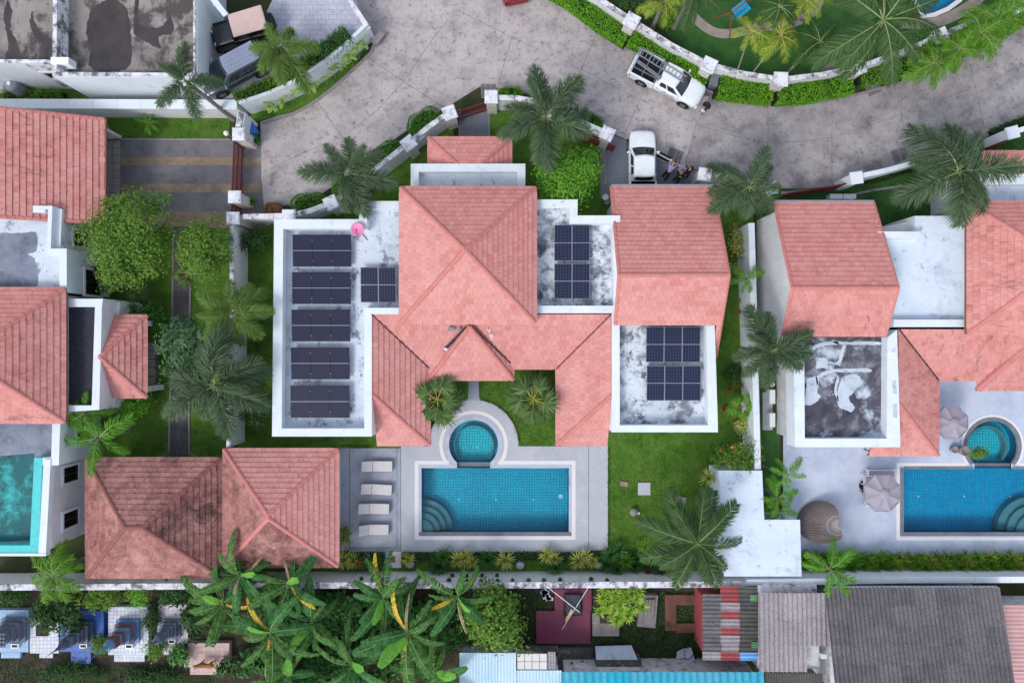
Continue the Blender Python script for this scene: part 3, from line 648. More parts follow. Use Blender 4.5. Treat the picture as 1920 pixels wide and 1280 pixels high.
def window(h, c, nrm, w, hh, frame=WALLW):
    """a window set on a wall: c centre (world), nrm outward horizontal normal"""
    n = Vector(nrm); t = Vector((-n.y, n.x, 0)); c = Vector(c)
    M = Matrix((t, n, Vector((0, 0, 1)))).transposed()
    mb = MB(); fr = 0.16
    for dx, dz, sx, sz in ((0, hh / 2 + fr / 2, w + 2 * fr, fr), (0, -hh / 2 - fr / 2, w + 2 * fr, fr), (-w / 2 - fr / 2, 0, fr, hh), (w / 2 + fr / 2, 0, fr, hh)):
        mb.box(c + t * dx + Vector((0, 0, dz)) + n * 0.05, (sx, 0.12, sz), M=M)
    wd_ = h.part('window', mb, frame)
    mb = MB(); mb.box(c + n * 0.012, (w, 0.02, hh), M=M); mb.build('pane', GLASSD, wd_)
    mb = MB(); s = 0.05
    for dx, dz, sx, sz in ((0, hh / 2 - s / 2, w, s), (0, -hh / 2 + s / 2, w, s), (-w / 2 + s / 2, 0, s, hh - 2 * s), (w / 2 - s / 2, 0, s, hh - 2 * s), (0, 0, s, hh - 2 * s)):
        mb.box(c + t * dx + Vector((0, 0, dz)) + n * 0.03, (sx, 0.03, sz), M=M)
    mb.build('frame', FRAMER, wd_)
# ---- the middle house
h = House('courtyard_house', 'pink-roofed villa in the middle with solar panels and a courtyard', 'house', W(900, 560))
MAIN = h
PZ, SZ = 4.4, 3.6
# centre block
a = W(750, 606, 4.9); b = W(1005, 351, 4.9)
cx0, cx1, cy0, cy1 = a.x, b.x, a.y, b.y
mb = MB(); mb.prism([(cx0 + .45, cy0 + .45), (cx1 - .45, cy0 + .45), (cx1 - .45, cy1 - .45), (cx0 + .45, cy1 - .45)], 0, 4.85); h.part('wall', mb, WALLW)
h.hip(cx0, cx1, cy0, cy1, 4.9, 2.55, (0, 1, 1, 0))
# U-shaped court roof
ZH, ZL = 4.3, 2.6
A = W(697, 589, ZH); A2 = W(1146, 588, ZH); Bc = W(806, 691, ZL); B2 = W(1043, 691, ZL); C = W(804, 834, ZL); C2 = W(1045, 832, ZL)
xl, xr, bl, br_ = A.x, A2.x, Bc.x, B2.x; yt = A.y; yb = Bc.y; ys = C.y; rn = bl - xl; rn2 = xr - br_
V = Vector
h.slope([V((bl, yb, ZL)), V((br_, yb, ZL)), V((xr, yt, ZH)), V((xl, yt, ZH))], 0)
h.slope([V((bl, ys, ZL)), V((bl, yb, ZL)), V((xl, yt, ZH)), V((xl, ys + rn, ZH))], 0)
h.slope([V((xl, ys, ZL)), V((bl, ys, ZL)), V((xl, ys + rn, ZH))], 0)
h.slope([V((br_, yb, ZL)), V((br_, ys, ZL)), V((xr, ys + rn2, ZH)), V((xr, yt, ZH))], 0)
h.slope([V((br_, ys, ZL)), V((xr, ys, ZL)), V((xr, ys + rn2, ZH))], 0)
h.cap((bl, ys, ZL), (xl, ys + rn, ZH)); h.cap((br_, ys, ZL), (xr, ys + rn2, ZH))
VALLEY = flat('valley_gutter', (66, 46, 46), 0.9)
for p, q in (((xl, yt, ZH), (bl, yb, ZL)), ((xr, yt, ZH), (br_, yb, ZL))):
    mb = MB(); mb.bar(V(p) + V((0, 0, .1)), V(q) + V((0, 0, .1)), 0.06, 0.03); h.part('valley_gutter', mb, VALLEY)
mb = MB(); mb.prism([(xl + .1, ys + .5), (bl - .5, ys + .5), (bl - .5, yb + .5), (br_ + .5, yb + .5), (br_ + .5, ys + .5), (xr - .1, ys + .5), (xr - .1, yt - .1), (xl + .1, yt - .1)], 0, ZL - .1); h.part('wall', mb, WALLW)
mb = MB()
for e in (((bl, ys), (bl, yb)), ((bl, yb), (br_, yb)), ((br_, yb), (br_, ys)), ((xl, ys), (bl, ys)), ((br_, ys), (xr, ys))): mb.bar(V((*e[0], ZL - .12)), V((*e[1], ZL - .12)), 0.1, 0.13)
h.part('gutter', mb, RIDGED)
FLASH = surf('flashing_tar', [(40, 36, 38), (70, 62, 62)], 3, stains=[((214, 214, 218), 1.6, .58, .62, (1, 1, 1), 1.0)])
# porch hip over the court door
pl, pr = W(804, 712, ZL), W(963, 712, ZL); ap = V(((pl.x + pr.x) / 2, 0.95, 4.22))
h.slope([pl, pr, ap], 0); h.slope([pr, V((pr.x, yb + .1, ZL)), ap], 0); h.slope([V((pl.x, yb + .1, ZL)), pl, ap], 0)
h.cap(pl, ap, w=0.17, h=0.1); h.cap(pr, ap, w=0.17, h=0.1)
mb = MB(); mb.bar(pl + V((0, 0, -.1)), pr + V((0, 0, -.1)), 0.1, 0.13); h.part('gutter', mb, RIDGED)
for sx, q in ((1, pl), (-1, pr)):
    v0, v1 = V((q.x, yb + .1, ZL)), ap; a_, b_ = v0.lerp(v1, .42 if sx > 0 else .1), v0.lerp(v1, .97)
    mb = MB(); mb.bar(a_ + V((-.1 * sx, 0, .07)), b_ + V((-.1 * sx, 0, .07)), 0.2 if sx > 0 else .09, 0.04); h.part('valley_flashing', mb, FLASH if sx > 0 else VALLEY)
for q in (pl, pr):
    mb = MB(); mb.box((q.x + (0.4 if q is pl else -.4), q.y + .4, 1.25), (.3, .3, 2.5)); h.part('porch_column', mb, WALLW)
# left flat roof
out = [(514, 411), (673, 411), (673, 377), (752, 377), (752, 589), (697, 589), (697, 818), (510, 818)]
poly_part(h, 'flat_roof', [[(516, 413), (675, 413), (675, 379), (750, 379), (750, 588), (696, 588), (696, 816), (512, 816)]], 0, SZ, SLABA, PZ)
poly_part(h, 'parapet', [[(514, 411), (531, 411), (528, 818), (510, 818)], [(531, 411), (673, 411), (673, 429), (531, 429)], [(673, 377), (752, 377), (752, 392), (688, 392), (688, 429), (673, 429)], [(528, 803), (697, 803), (697, 818), (528, 818)], [(683, 577), (752, 577), (752, 589), (697, 589), (697, 803), (683, 803)]], 0.0, PZ, WHITE)
# right flat roofs
poly_part(h, 'flat_roof', [[(1003, 376), (1081, 376), (1081, 406), (1161, 406), (1161, 584), (1003, 584)]], 0, SZ, SLABB, PZ)
poly_part(h, 'parapet', [[(1003, 374), (1083, 374), (1083, 404), (1163, 404), (1163, 432), (1148, 432), (1148, 419), (1068, 419), (1068, 390), (1003, 390)], [(1003, 573), (1162, 573), (1162, 797), (1147, 797), (1147, 587), (1003, 587)], [(1148, 432), (1160, 432), (1160, 573), (1151, 573)]], 0.0, PZ, WHITE)
poly_part(h, 'flat_roof', [[(1150, 606), (1335, 606), (1340, 806), (1150, 806)]], 0, SZ, SLABB, PZ)
poly_part(h, 'parapet', [[(1324, 606), (1340, 606), (1346, 797), (1328, 797)], [(1147, 797), (1346, 797), (1346, 810), (1147, 810)]], 0.0, PZ, WHITE)
# north porch and its terrace
poly_part(h, 'flat_roof', [[(772, 309), (983, 309), (983, 356), (772, 356)]], 0, 3.2, SLABA, 3.7)
poly_part(h, 'parapet', [[(770, 307), (985, 307), (985, 322), (770, 322)], [(770, 322), (785, 322), (785, 360), (770, 360)], [(970, 322), (985, 322), (985, 360), (970, 360)]], 0.0, 3.7, WHITE)
e0, e1 = W(803, 258, 2.7), W(959, 258, 2.7); yq = W(800, 312, 3.6).y; rr = (e0.y - yq)
h.slope([e1, e0, V((e0.x + rr, yq, 3.62)), V((e1.x - rr, yq, 3.62))], 1)
h.slope([V((e1.x, yq, 2.7)), e1, V((e1.x - rr, yq, 3.62))], 1); h.slope([e0, V((e0.x, yq, 2.7)), V((e0.x + rr, yq, 3.62))], 1)
h.cap(e0, (e0.x + rr, yq, 3.62)); h.cap(e1, (e1.x - rr, yq, 3.62))
for q in (e0, e1):
    mb = MB(); mb.box((q.x + (.4 if q is e0 else -.4), q.y - .4, 1.3), (.3, .3, 2.6)); h.part('porch_column', mb, WALLW)
# garage gable
gx0, gx1, gry, grz, gny, gnz = 6.34, 12.9, 3.95, 6.2, 9.9, 3.0
sl_ = (grz - gnz) / (gny - gry); gsy = 1.05; gsz = grz - sl_ * (gry - gsy)
xs = W(1340, 640, PZ).x + .05
h.slope([V((gx1, gny, gnz)), V((gx0, gny, gnz)), V((gx0, gry, grz)), V((gx1, gry, grz))], 1)
h.slope([V((gx0, gsy, gsz)), V((gx1, gsy, gsz)), V((gx1, gry, grz)), V((gx0, gry, grz))], 0)
gs2 = -0.95; h.slope([V((xs, gs2, grz - sl_ * (gry - gs2))), V((gx1, gs2, grz - sl_ * (gry - gs2))), V((gx1, gsy, gsz)), V((xs, gsy, gsz))], 0)
h.cap((gx0, gry, grz), (gx1, gry, grz))
for x in (gx0 + .03, gx1 - .03):
    h.cap((x, gny, gnz), (x, gry, grz), w=0.13, h=0.07, nm='verge_cap')
    yy = gsy if x < 8 else gs2; h.cap((x, yy, grz - sl_ * (gry - yy)), (x, gry, grz), w=0.13, h=0.07, nm='verge_cap')
mb = MB(); mb.bar((gx0, gny + .06, gnz), (gx1, gny + .06, gnz), 0.16, 0.14); h.part('gutter', mb, GUTTER)
for x in (gx0 + .25, gx1 - .35):
    mb = MB(); mb.add([(x - .1, gsy, 0), (x - .1, gny - 1.0, 0), (x - .1, gny - 1.0, gnz + sl_ * 1.0 - .12), (x - .1, gry, grz - .12), (x - .1, gsy, gsz - .12), (x + .1, gsy, 0), (x + .1, gny - 1.0, 0), (x + .1, gny - 1.0, gnz + sl_ * 1.0 - .12), (x + .1, gry, grz - .12), (x + .1, gsy, gsz - .12)],
           [[0, 1, 2, 3, 4], [9, 8, 7, 6, 5], [0, 5, 6, 1], [1, 6, 7, 2], [2, 7, 8, 3], [3, 8, 9, 4], [4, 9, 5, 0]]); h.part('wall', mb, WALLW)
# roof clutter that belongs to the house
mb = MB(); p = W(846, 617, 4.15); mb.box(p, (.38, .24, .1)); p = W(861, 617, 4.15); mb.box(p, (.12, .26, .08)); h.part('roof_vent', mb, GUTTER)
mb = MB()
for q in ((916, 620), (920, 630)):
    p = W(*q, 3.95); mb.bar(p + V((-.1, .1, .1)), p + V((.12, -.12, .1)), .04, .04); mb.bar(p + V((0, 0, .1)), p + V((.14, .12, .12)), .04, .04)
h.part('antenna_bracket', mb, WPAINT)
for c_, n_, w_, h_ in (((-3.9, yb + .49, 1.15), (0, -1, 0), 1.8, 2.0), ((1.4, yb + .49, 1.15), (0, -1, 0), 2.0, 2.0), ((-1.3, yb + .49, 1.15), (0, -1, 0), 1.7, 2.1), ((bl - .49, -4.2, 1.15), (1, 0, 0), 2.4, 2.0), ((br_ + .49, -4.2, 1.15), (-1, 0, 0), 2.4, 2.0), ((xl + 1.5, ys + .49, 1.2), (0, -1, 0), 1.6, 1.6), ((xr - 1.5, ys + .49, 1.2), (0, -1, 0), 1.6, 1.6)):
    window(h, c_, n_, w_, h_)
h.finish()
# ---- the right house, same plan
h = House('neighbour_villa', 'right-hand pink-roofed villa with dark patched flat roof beside the deep blue pool', 'house', W(1700, 560)); RIGHT = h
e = W(1813, 378, 4.9); f2 = W(1813, 626, 4.9); sz = e.y - f2.y
mb = MB(); mb.prism([(e.x + .45, f2.y + .45), (e.x + sz - .45, f2.y + .45), (e.x + sz - .45, e.y - .45), (e.x + .45, e.y - .45)], 0, 4.85); h.part('wall', mb, WALLW)
h.hip(e.x, e.x + sz, f2.y, e.y, 4.9, 2.55, (2, 2, 1, 2))
A = W(1684, 617, ZH); Bc = W(1759, 713, ZL); C = W(1762, 853, ZL); xl, yt, bl, yb, ys = A.x, A.y, Bc.x, Bc.y, C.y; rn = bl - xl; xe = 36.0
h.slope([V((bl, yb, ZL)), V((xe, yb, ZL)), V((xe, yt, ZH)), V((xl, yt, ZH))], 3)
h.slope([V((bl, ys, ZL)), V((bl, yb, ZL)), V((xl, yt, ZH)), V((xl, ys + rn, ZH))], 2)
h.slope([V((xl, ys, ZL)), V((bl, ys, ZL)), V((xl, ys + rn, ZH))], 3); h.slope([V((xl - .95, ys, ZL)), V((xl, ys, ZL)), V((xl, ys + .7, ZL + .34)), V((xl - .95, ys + .7, ZL + .34))], 3)
h.cap((bl, ys, ZL), (xl, ys + rn, ZH), RIDGE)
mb = MB(); mb.bar((xl, yt, ZH + .1), (bl, yb, ZL + .1), 0.07, 0.03); h.part('valley_gutter', mb, VALLEY)
pl = W(1832, 731, ZL); apx = pl.x + 3.4
h.slope([pl, V((pl.x + 6.8, pl.y, ZL)), V((apx, .95, 4.25))], 3); h.slope([V((pl.x, yb + .1, ZL)), pl, V((apx, .95, 4.25))], 2)
h.cap(pl, (apx, .95, 4.25), w=.22, h=.12)
mb = MB(); mb.prism([(xl + .1, ys + .5), (bl - .5, ys + .5), (bl - .5, yb + .5), (xe, yb + .5), (xe, yt - .1), (xl + .1, yt - .1)], 0, ZL - .1); h.part('wall', mb, WALLW)
mb = MB()
for q in (((bl, ys), (bl, yb)), ((bl, yb), (pl.x, yb)), ((pl.x, pl.y), (pl.x + 6, pl.y)), ((xl - .95, ys), (bl, ys))): mb.bar(V((*q[0], ZL - .12)), V((*q[1], ZL - .12)), 0.1, 0.13)
h.part('gutter', mb, RIDGED)
# gable of the right house
gx0, gx1 = W(1485, 540, 6.0).x, W(1685, 540, 6.0).x; gry, grz = 3.2, 6.0; gny, gnz = 8.85, 3.2; sl_ = (grz - gnz) / (gny - gry); gsy = .35; gsz = grz - sl_ * (gry - gsy)
h.slope([V((gx1, gny, gnz)), V((gx0, gny, gnz)), V((gx0, gry, grz)), V((gx1, gry, grz))], 1)
h.slope([V((gx0, gsy, gsz)), V((gx1, gsy, gsz)), V((gx1, gry, grz)), V((gx0, gry, grz))], 3)
h.cap((gx0, gry, grz), (gx1, gry, grz))
for x in (gx0 + .03, gx1 - .03):
    h.cap((x, gny, gnz), (x, gry, grz), w=0.13, h=0.07, nm='verge_cap'); h.cap((x, gsy, gsz), (x, gry, grz), w=0.13, h=0.07, nm='verge_cap')
mb = MB(); mb.bar((gx0, gny + .06, gnz), (gx1, gny + .06, gnz), 0.16, 0.14); h.part('gutter', mb, GUTTER)
for x in (gx0 + .14, gx1 - .35):
    mb = MB(); mb.add([(x - .1, gsy, 0), (x - .1, gny - .6, 0), (x - .1, gny - .6, gnz + sl_ * .6 - .12), (x - .1, gry, grz - .12), (x - .1, gsy, gsz - .12), (x + .1, gsy, 0), (x + .1, gny - .6, 0), (x + .1, gny - .6, gnz + sl_ * .6 - .12), (x + .1, gry, grz - .12), (x + .1, gsy, gsz - .12)],
           [[0, 1, 2, 3, 4], [9, 8, 7, 6, 5], [0, 5, 6, 1], [1, 6, 7, 2], [2, 7, 8, 3], [3, 8, 9, 4], [4, 9, 5, 0]]); h.part('wall', mb, WALLW)
SLABW2 = surf('flat_roof_pale_blue', [(202, 214, 228), (222, 232, 242)], 0.5, 7, 0.7, 0.15, stains=[((150, 156, 166), 0.6, 0.52, 0.72, (1, 1, 1), 0.6), ((110, 114, 124), 1.6, 0.58, 0.7, (1, 1, 1), 0.65), ((92, 94, 104), 5, 0.62, 0.7, (1, 1, 1), 0.5)])
poly_part(h, 'flat_roof', [[(1640, 436), (1724, 436), (1724, 402), (1822, 402), (1826, 611), (1640, 611)]], 0, 3.8, SLABW2, 4.3)
poly_part(h, 'parapet', [[(1646, 434), (1726, 434), (1726, 447), (1660, 447), (1660, 460), (1646, 460)], [(1676, 599), (1826, 599), (1826, 613), (1676, 613)]], 0, 4.3, WHITE)
def patchmat():
    t = NT('flat_roof_patched'); p = t.pos()
    base = t.ramp(t.noise(p, 0.8, 7, 0.65, 0.4), [(0.3, col4((56, 54, 62))), (0.5, col4((86, 84, 94))), (0.72, col4((150, 154, 164)))])
    c = t.mix(t.ramp(t.noise(t.pos((1, 1, 1)), 0.5, 9, 0.62, 0.2), [(0.53, (0, 0, 0)), (0.62, (.9, .9, .9))]), base, col4((196, 208, 220)))
    c = t.mix(0.5, c, t.ramp(t.noise(p, 12, 4), [(0.3, (0.42, 0.42, 0.42)), (0.7, (0.6, 0.6, 0.6))]), 'OVERLAY')
    return t.done(c, 0.8, 0.2)
PATCH = surf('sealant_patch', [(170, 180, 192), (204, 214, 224)], 1.2, 8, .75, .2, stains=[((96, 98, 110), 1.6, .55, .68, (1, 1, 1), .7)])
poly_part(h, 'wall', [[(1456, 612), (1595, 612), (1595, 812), (1456, 812)]], 0, 3.3, WALLW, 0)
fr_ = poly_part(h, 'roof_deck', [[(1494, 632), (1684, 632), (1682, 834), (1494, 834)]], 3.3, 3.7, patchmat(), PZ)
poly_part(h, 'parapet', [[(1488, 632), (1508, 632), (1509, 822), (1491, 838)], [(1491, 838), (1509, 822), (1688, 822), (1688, 838)], [(1664, 632), (1682, 618), (1688, 822), (1663, 822)]], 3.1, PZ, WHITE)
def zroof(pts): return [(960 + (x - 960) * (H - PZ) / (H - PZ), y) for x, y in pts]
for pl_ in ([(1506, 664), (1518, 654), (1530, 646), (1545, 642), (1569, 640), (1570, 645), (1547, 648), (1532, 653), (1520, 660), (1508, 670)], [(1560, 637), (1580, 641), (1610, 640), (1648, 641), (1649, 646), (1610, 646), (1582, 646), (1562, 642)], [(1581, 646), (1587, 646), (1582, 662), (1577, 686), (1570, 684), (1554, 681), (1554, 677), (1570, 679), (1575, 662)], [(1529, 670), (1540, 671), (1552, 670), (1553, 680), (1551, 690), (1540, 689), (1530, 691), (1531, 680)],
            [(1530, 706), (1545, 697), (1565, 692), (1600, 691), (1630, 691), (1631, 697), (1600, 697), (1566, 698), (1546, 703), (1536, 710), (1532, 722)], [(1513, 710), (1530, 706), (1535, 722), (1533, 735), (1538, 745), (1524, 757), (1509, 758), (1511, 735)], [(1578, 708), (1588, 704), (1608, 703), (1618, 719), (1604, 729), (1598, 738), (1592, 744), (1594, 752), (1602, 762), (1597, 772), (1585, 768), (1575, 764), (1570, 752), (1572, 730)], [(1567, 716), (1571, 705), (1574, 712), (1570, 730), (1572, 752), (1566, 740), (1565, 728)]):
    mb = MB(); mb.prx(wobble(pl_), 3.7, 3.712, 3.72); mb.build('roof_patch', PATCH, fr_)
for pl_ in ([(1671, 655), (1679, 650), (1680, 660), (1672, 660)], [(1673, 715), (1680, 712), (1682, 738), (1674, 738)], [(1674, 758), (1682, 756), (1683, 782), (1675, 783)]):
    mb = MB(); mb.prx(pl_, PZ, PZ + .008); h.part('parapet_patch', mb, PATCH)
# north wing at the frame edge
poly_part(h, 'flat_roof', [[(1822, 334), (1990, 334), (1990, 400), (1822, 400)]], 0, 3.2, SLABW2, 3.7)
poly_part(h, 'parapet', [[(1812, 326), (1990, 326), (1990, 346), (1830, 346), (1830, 385), (1812, 385)]], 0, 3.7, WHITE)
e0, e1 = W(1842, 284, 2.7), W(1996, 284, 2.7); yq = W(1842, 336, 3.6).y; rr = e0.y - yq
h.slope([e1, e0, V((e0.x + rr, yq, 3.6)), V((e1.x - rr, yq, 3.6))], 1); h.slope([e0, V((e0.x, yq, 2.7)), V((e0.x + rr, yq, 3.6))], 1); h.cap(e0, (e0.x + rr, yq, 3.6))
# bay box north of the flat roof
poly_part(h, 'bay', [[(1660, 424), (1718, 412), (1724, 434), (1660, 434)]], 0, 3.0, WALLW, 3.4)
# drain pipe
mb = MB(); p = W(1652, 846, 2.5); mb.tube([p + V((0, 0.4, .2)), p, p + V((0.15, -.25, -.4)), p + V((.15, -.25, -2.4))], .05); h.part('drain_pipe', mb, RIDGED)
h.finish()
# ---- the left house
h = House('left_villa', 'left-hand villa with teal waterproofed flat roof and porch over the garden', 'house', W(60, 640)); LEFT = h
ex = W(196, 320, 3.0).x; y0 = W(196, 418, 3.0).y; y1 = W(197, 223, 3.0).y; run = 7.2; rz = 5.9
h.slope([V((ex, y0, 3.0)), V((ex, y1, 3.0)), V((ex - run, y1, rz)), V((ex - run, y0, rz))], 2)
h.slope([V((ex - 2 * run, y1, 3.0)), V((ex - 2 * run, y0, 3.0)), V((ex - run, y0, rz)), V((ex - run, y1, rz))], 2)
h.cap((ex - run, y0, rz), (ex - run, y1, rz)); h.cap((ex, y1 - .03, 3.0), (ex - run, y1 - .03, rz), w=.14, h=.08, nm='verge_cap'); h.cap((ex, y0 + .03, 3.0), (ex - run, y0 + .03, rz), w=.14, h=.08, nm='verge_cap')
mb = MB(); mb.bar((ex + .06, y0, 3.0), (ex + .06, y1, 3.0), .14, .14); h.part('gutter', mb, RIDGED)
mb = MB()
for y in (y0 + .6, y1 - .4): mb.add([(ex - .6, y, 0), (ex - run, y, 0), (ex - run, y, rz - .12), (ex - .6, y, 3.0 + .6 * (rz - 3) / run - .12), (ex - .6, y + .2, 0), (ex - run, y + .2, 0), (ex - run, y + .2, rz - .12), (ex - .6, y + .2, 3.0 + .6 * (rz - 3) / run - .12)], [[0, 1, 2, 3], [7, 6, 5, 4], [0, 3, 7, 4], [3, 2, 6, 7]])
h.part('wall', mb, WALLW)
poly_part(h, 'flat_roof', [[(-120, 386), (97, 386), (110, 470), (122, 470), (124, 545), (-120, 545)]], 0, 4.0, SLABA, 4.5)
mb = MB(); mb.prx(wobble([(-60, 437), (0, 437), (40, 437), (68, 437), (67, 470), (52, 476), (66, 490), (66, 540), (0, 540), (-60, 540)], .8), 4.0, 4.012, 4.02); h.part('roof_patch', mb, SLABG)
poly_part(h, 'parapet', [[(-120, 383), (98, 386), (98, 392), (84, 392), (84, 399), (-120, 397)], [(90, 392), (98, 392), (95, 466), (125, 466), (125, 548), (112, 548), (110, 480), (88, 478)]], 0, 4.5, WHITE)
poly_part(h, 'wall_ledge', [[(98, 388), (116, 392), (113, 466), (98, 466)]], 0, 4.1, WHITE, 4.1)
wx = W(126, 520, 4.5).x
window(h, (W(114, 440, 4.1).x + 0.02, W(140, 452, 2.2).y, 2.2), (1, 0, 0), 1.3, 1.5); window(h, (wx + .02, W(165, 530, 2.0).y, 2.0), (1, 0, 0), 1.6, 1.7)
e = W(123, 540, 4.6); f2 = W(113, 792, 4.6); sz = e.y - f2.y
h.hip(e.x - sz - 1.2, e.x, f2.y, e.y, 4.6, 2.9, (2, 2, 1, 2))
mb = MB(); mb.prism([(e.x - sz - .8, f2.y + .4), (e.x - .4, f2.y + .4), (e.x - .4, e.y - .4), (e.x - sz - .8, e.y - .4)], 0, 4.5); h.part('wall', mb, WALLW)
poly_part(h, 'flat_roof', [[(116, 562), (190, 562), (184, 770), (110, 770)]], 0, 3.7, SLABN, 4.2)
poly_part(h, 'parapet', [[(124, 560), (193, 560), (191, 575), (120, 575)], [(178, 575), (191, 575), (186, 768), (172, 760)], [(110, 760), (172, 760), (186, 768), (110, 773)]], 0, 4.2, WHITE)
poly_part(h, 'wall_ledge', [[(196, 566), (225, 566), (224, 575), (218, 745), (212, 764), (190, 768)]], 0, 2.7, WALLW, 2.7)
pe0, pe1 = W(276, 591, 2.8), W(272, 745, 2.8); py_ = (pe0.y + pe1.y) / 2; hw = (pe0.y - pe1.y) / 2; exx = pe0.x
apx = W(190, 664, 4.0).x; apz = 4.2
xl0 = W(213, 591, 2.8).x
h.slope([V((exx, pe1.y, 2.8)), V((exx, pe0.y, 2.8)), V((apx, py_, apz))], 2)
h.slope([V((exx, pe0.y, 2.8)), V((xl0, pe0.y, 2.8)), V((apx, py_, apz))], 1); h.slope([V((xl0, pe1.y, 2.8)), V((exx, pe1.y, 2.8)), V((apx, py_, apz))], 3)
h.cap((exx, pe0.y, 2.8), (apx, py_, apz)); h.cap((exx, pe1.y, 2.8), (apx, py_, apz))
for y in (pe0.y - .5, pe1.y + .5):
    mb = MB(); mb.box((exx - .5, y, 1.35), (.35, .35, 2.7)); h.part('porch_column', mb, WALLW)
poly_part(h, 'flat_roof', [[(-120, 793), (98, 793), (96, 853), (84, 856), (76, 1030), (-120, 1030)]], 0, 3.5, SLABG, 4.2)
mb = MB(); mb.prx([(-60, 860), (64, 850), (60, 1012), (-60, 1018)], 3.5, 3.52, 3.52); h.part('roof_patch', mb, TEALP)
poly_part(h, 'parapet', [[(98, 793), (113, 793), (110, 872), (80, 872), (80, 858), (96, 858)]], 0, 4.2, WHITE)
poly_part(h, 'parapet', [[(64, 858), (80, 858), (72, 1040), (-120, 1040), (-120, 1022), (56, 1022)]], 3.2, 4.2, TEALB)
poly_part(h, 'wall_coping', [[(72, 1036.5), (82, 861), (95, 861), (86, 1036.5)], [(-120, 1037), (86, 1037), (86, 1042), (-120, 1042)]], 3.85, 4.26, WHITE)
mb = MB(); q0, q1 = W(96, 862, 3.9), W(88, 1028, 3.9); mb.prism([(q0.x, q0.y), (q0.x - 1.0, q0.y), (q0.x - 1.0, q1.y), (q0.x, q1.y)], 0, 3.9); h.part('wall', mb, WALLW)
mb = MB(); mb.prism([(q0.x, q0.y + .3), (q0.x + .3, q0.y + .3), (q0.x + .3, q1.y - .1), (q0.x, q1.y - .1)], 0.3, 0.5); h.part('plinth_ledge', mb, WHITE)
window(h, (q0.x + .02, W(118, 888, 2.1).y, 2.1), (1, 0, 0), 1.0, 1.5, WHITE); window(h, (q0.x + .02, W(115, 972, 2.1).y, 2.1), (1, 0, 0), 1.0, 1.5, WHITE)
window(h, (W(113, 830, 4.2).x + .02, W(145, 812, 2.0).y, 2.0), (1, 0, 0), 1.2, 1.4, WHITE)
mb = MB(); mb.rpx(128, 850, 152, 855, 0, 0.9); h.part('plinth_ledge', mb, WHITE)
h.finish()
# ---- two pavilions
h = House('pavilion', 'weathered hip-roofed pavilion at lower left, dark streaks on its right slope', 'pavilion', W(290, 960)); ze = 2.9
a, b = W(162, 1082, ze), W(416, 858, ze)
h.hip(a.x, b.x, a.y, b.y, ze, 2.4, (4, 5, 4, 4), RIDGED)
mb = MB(); mb.prism([(a.x + .6, a.y + .6), (b.x - .5, a.y + .6), (b.x - .5, b.y - .6), (a.x + .6, b.y - .6)], 0, 2.7); h.part('wall', mb, WALLW)
h.finish()
h = House('pavilion', 'cleaner pink hip-roofed pavilion standing left of the lounger terrace', 'pavilion', W(527, 950))
a, b = W(419, 1062, ze), W(635, 841, ze)
h.hip(a.x, b.x, a.y, b.y, ze, 2.3, (5, 0, 0, 4), RIDGE)
mb = MB(); mb.prism([(a.x + .5, a.y + .6), (b.x - .6, a.y + .6), (b.x - .6, b.y - .6), (a.x + .5, b.y - .6)], 0, 2.7); h.part('wall', mb, WALLW)
h.finish()
# ---- flat-roofed house at the top left
h = House('flat_roofed_house', 'white house at top left with stained concrete flat roofs', 'house', W(180, 60))
poly_part(h, 'flat_roof', [[(104, -90), (364, -90), (364, 139), (104, 139)]], 0, 3.9, SLABC, 4.2)
poly_part(h, 'flat_roof', [[(-150, -90), (104, -90), (104, 114), (-150, 114)]], 0, 4.0, SLABC, 4.4)
PUD = surf('roof_puddle_stain', [(58, 54, 56), (76, 70, 70)], 0.8, 7, 0.5, 0.1, stains=[((104, 78, 50), 0.5, 0.56, 0.72, (1, 1, 1), 0.6)])
for pl_ in ([(168, 20), (185, 6), (205, -4), (222, 2), (238, 22), (243, 60), (246, 95), (240, 125), (215, 133), (180, 132), (165, 120), (168, 90), (160, 60)], [(14, 0), (22, 20), (20, 55), (32, 78), (34, 108), (10, 108), (16, 90), (12, 60), (6, 30)], [(60, 20), (66, 45), (82, 66), (98, 84), (98, 96), (80, 84), (64, 66), (56, 44)], [(252, 0), (258, 0), (260, 45), (300, 50), (318, 30), (322, 60), (296, 68), (300, 90), (280, 82), (262, 70), (250, 60)]):
    mb = MB(); mb.prx(wobble(pl_, 1.6, 5), 3.88, 4.006 if pl_[0][0] < 100 else 3.906, 4.0); h.part('water_stain', mb, PUD)
poly_part(h, 'parapet', [[(100, -90), (107, -90), (106, 130), (98, 130)]], 0, 5.0, COPING)
poly_part(h, 'parapet', [[(-150, 110), (98, 112), (98, 118), (-150, 117)], [(98, 135), (367, 137), (367, 142.5), (98, 142)], [(362, -90), (367, -90), (366, 137), (362, 137)]], 0, 4.4, COPING)
poly_part(h, 'wall', [[(-150, 116), (97, 117), (97, 119), (-150, 119)], [(99, 142.6), (370, 142.6), (370, 144), (99, 144)], [(367.5, -90), (370, -90), (370, 141), (367.5, 141)]], 0, 4.3, WHITE)
window(h, (W(110, 155, 2.6).x, W(110, 119, 4.3).y - .03, 2.6), (0, -1, 0), 1.5, 0.9)
mb = MB(); mb.bar(W(392, -12, 4.0), W(424, 30, 3.3), .35, .5); mb.box(W(424, 30, 1.6), (.35, .35, 3.3)); h.part('carport_beam', mb, WHITE)
h.finish()
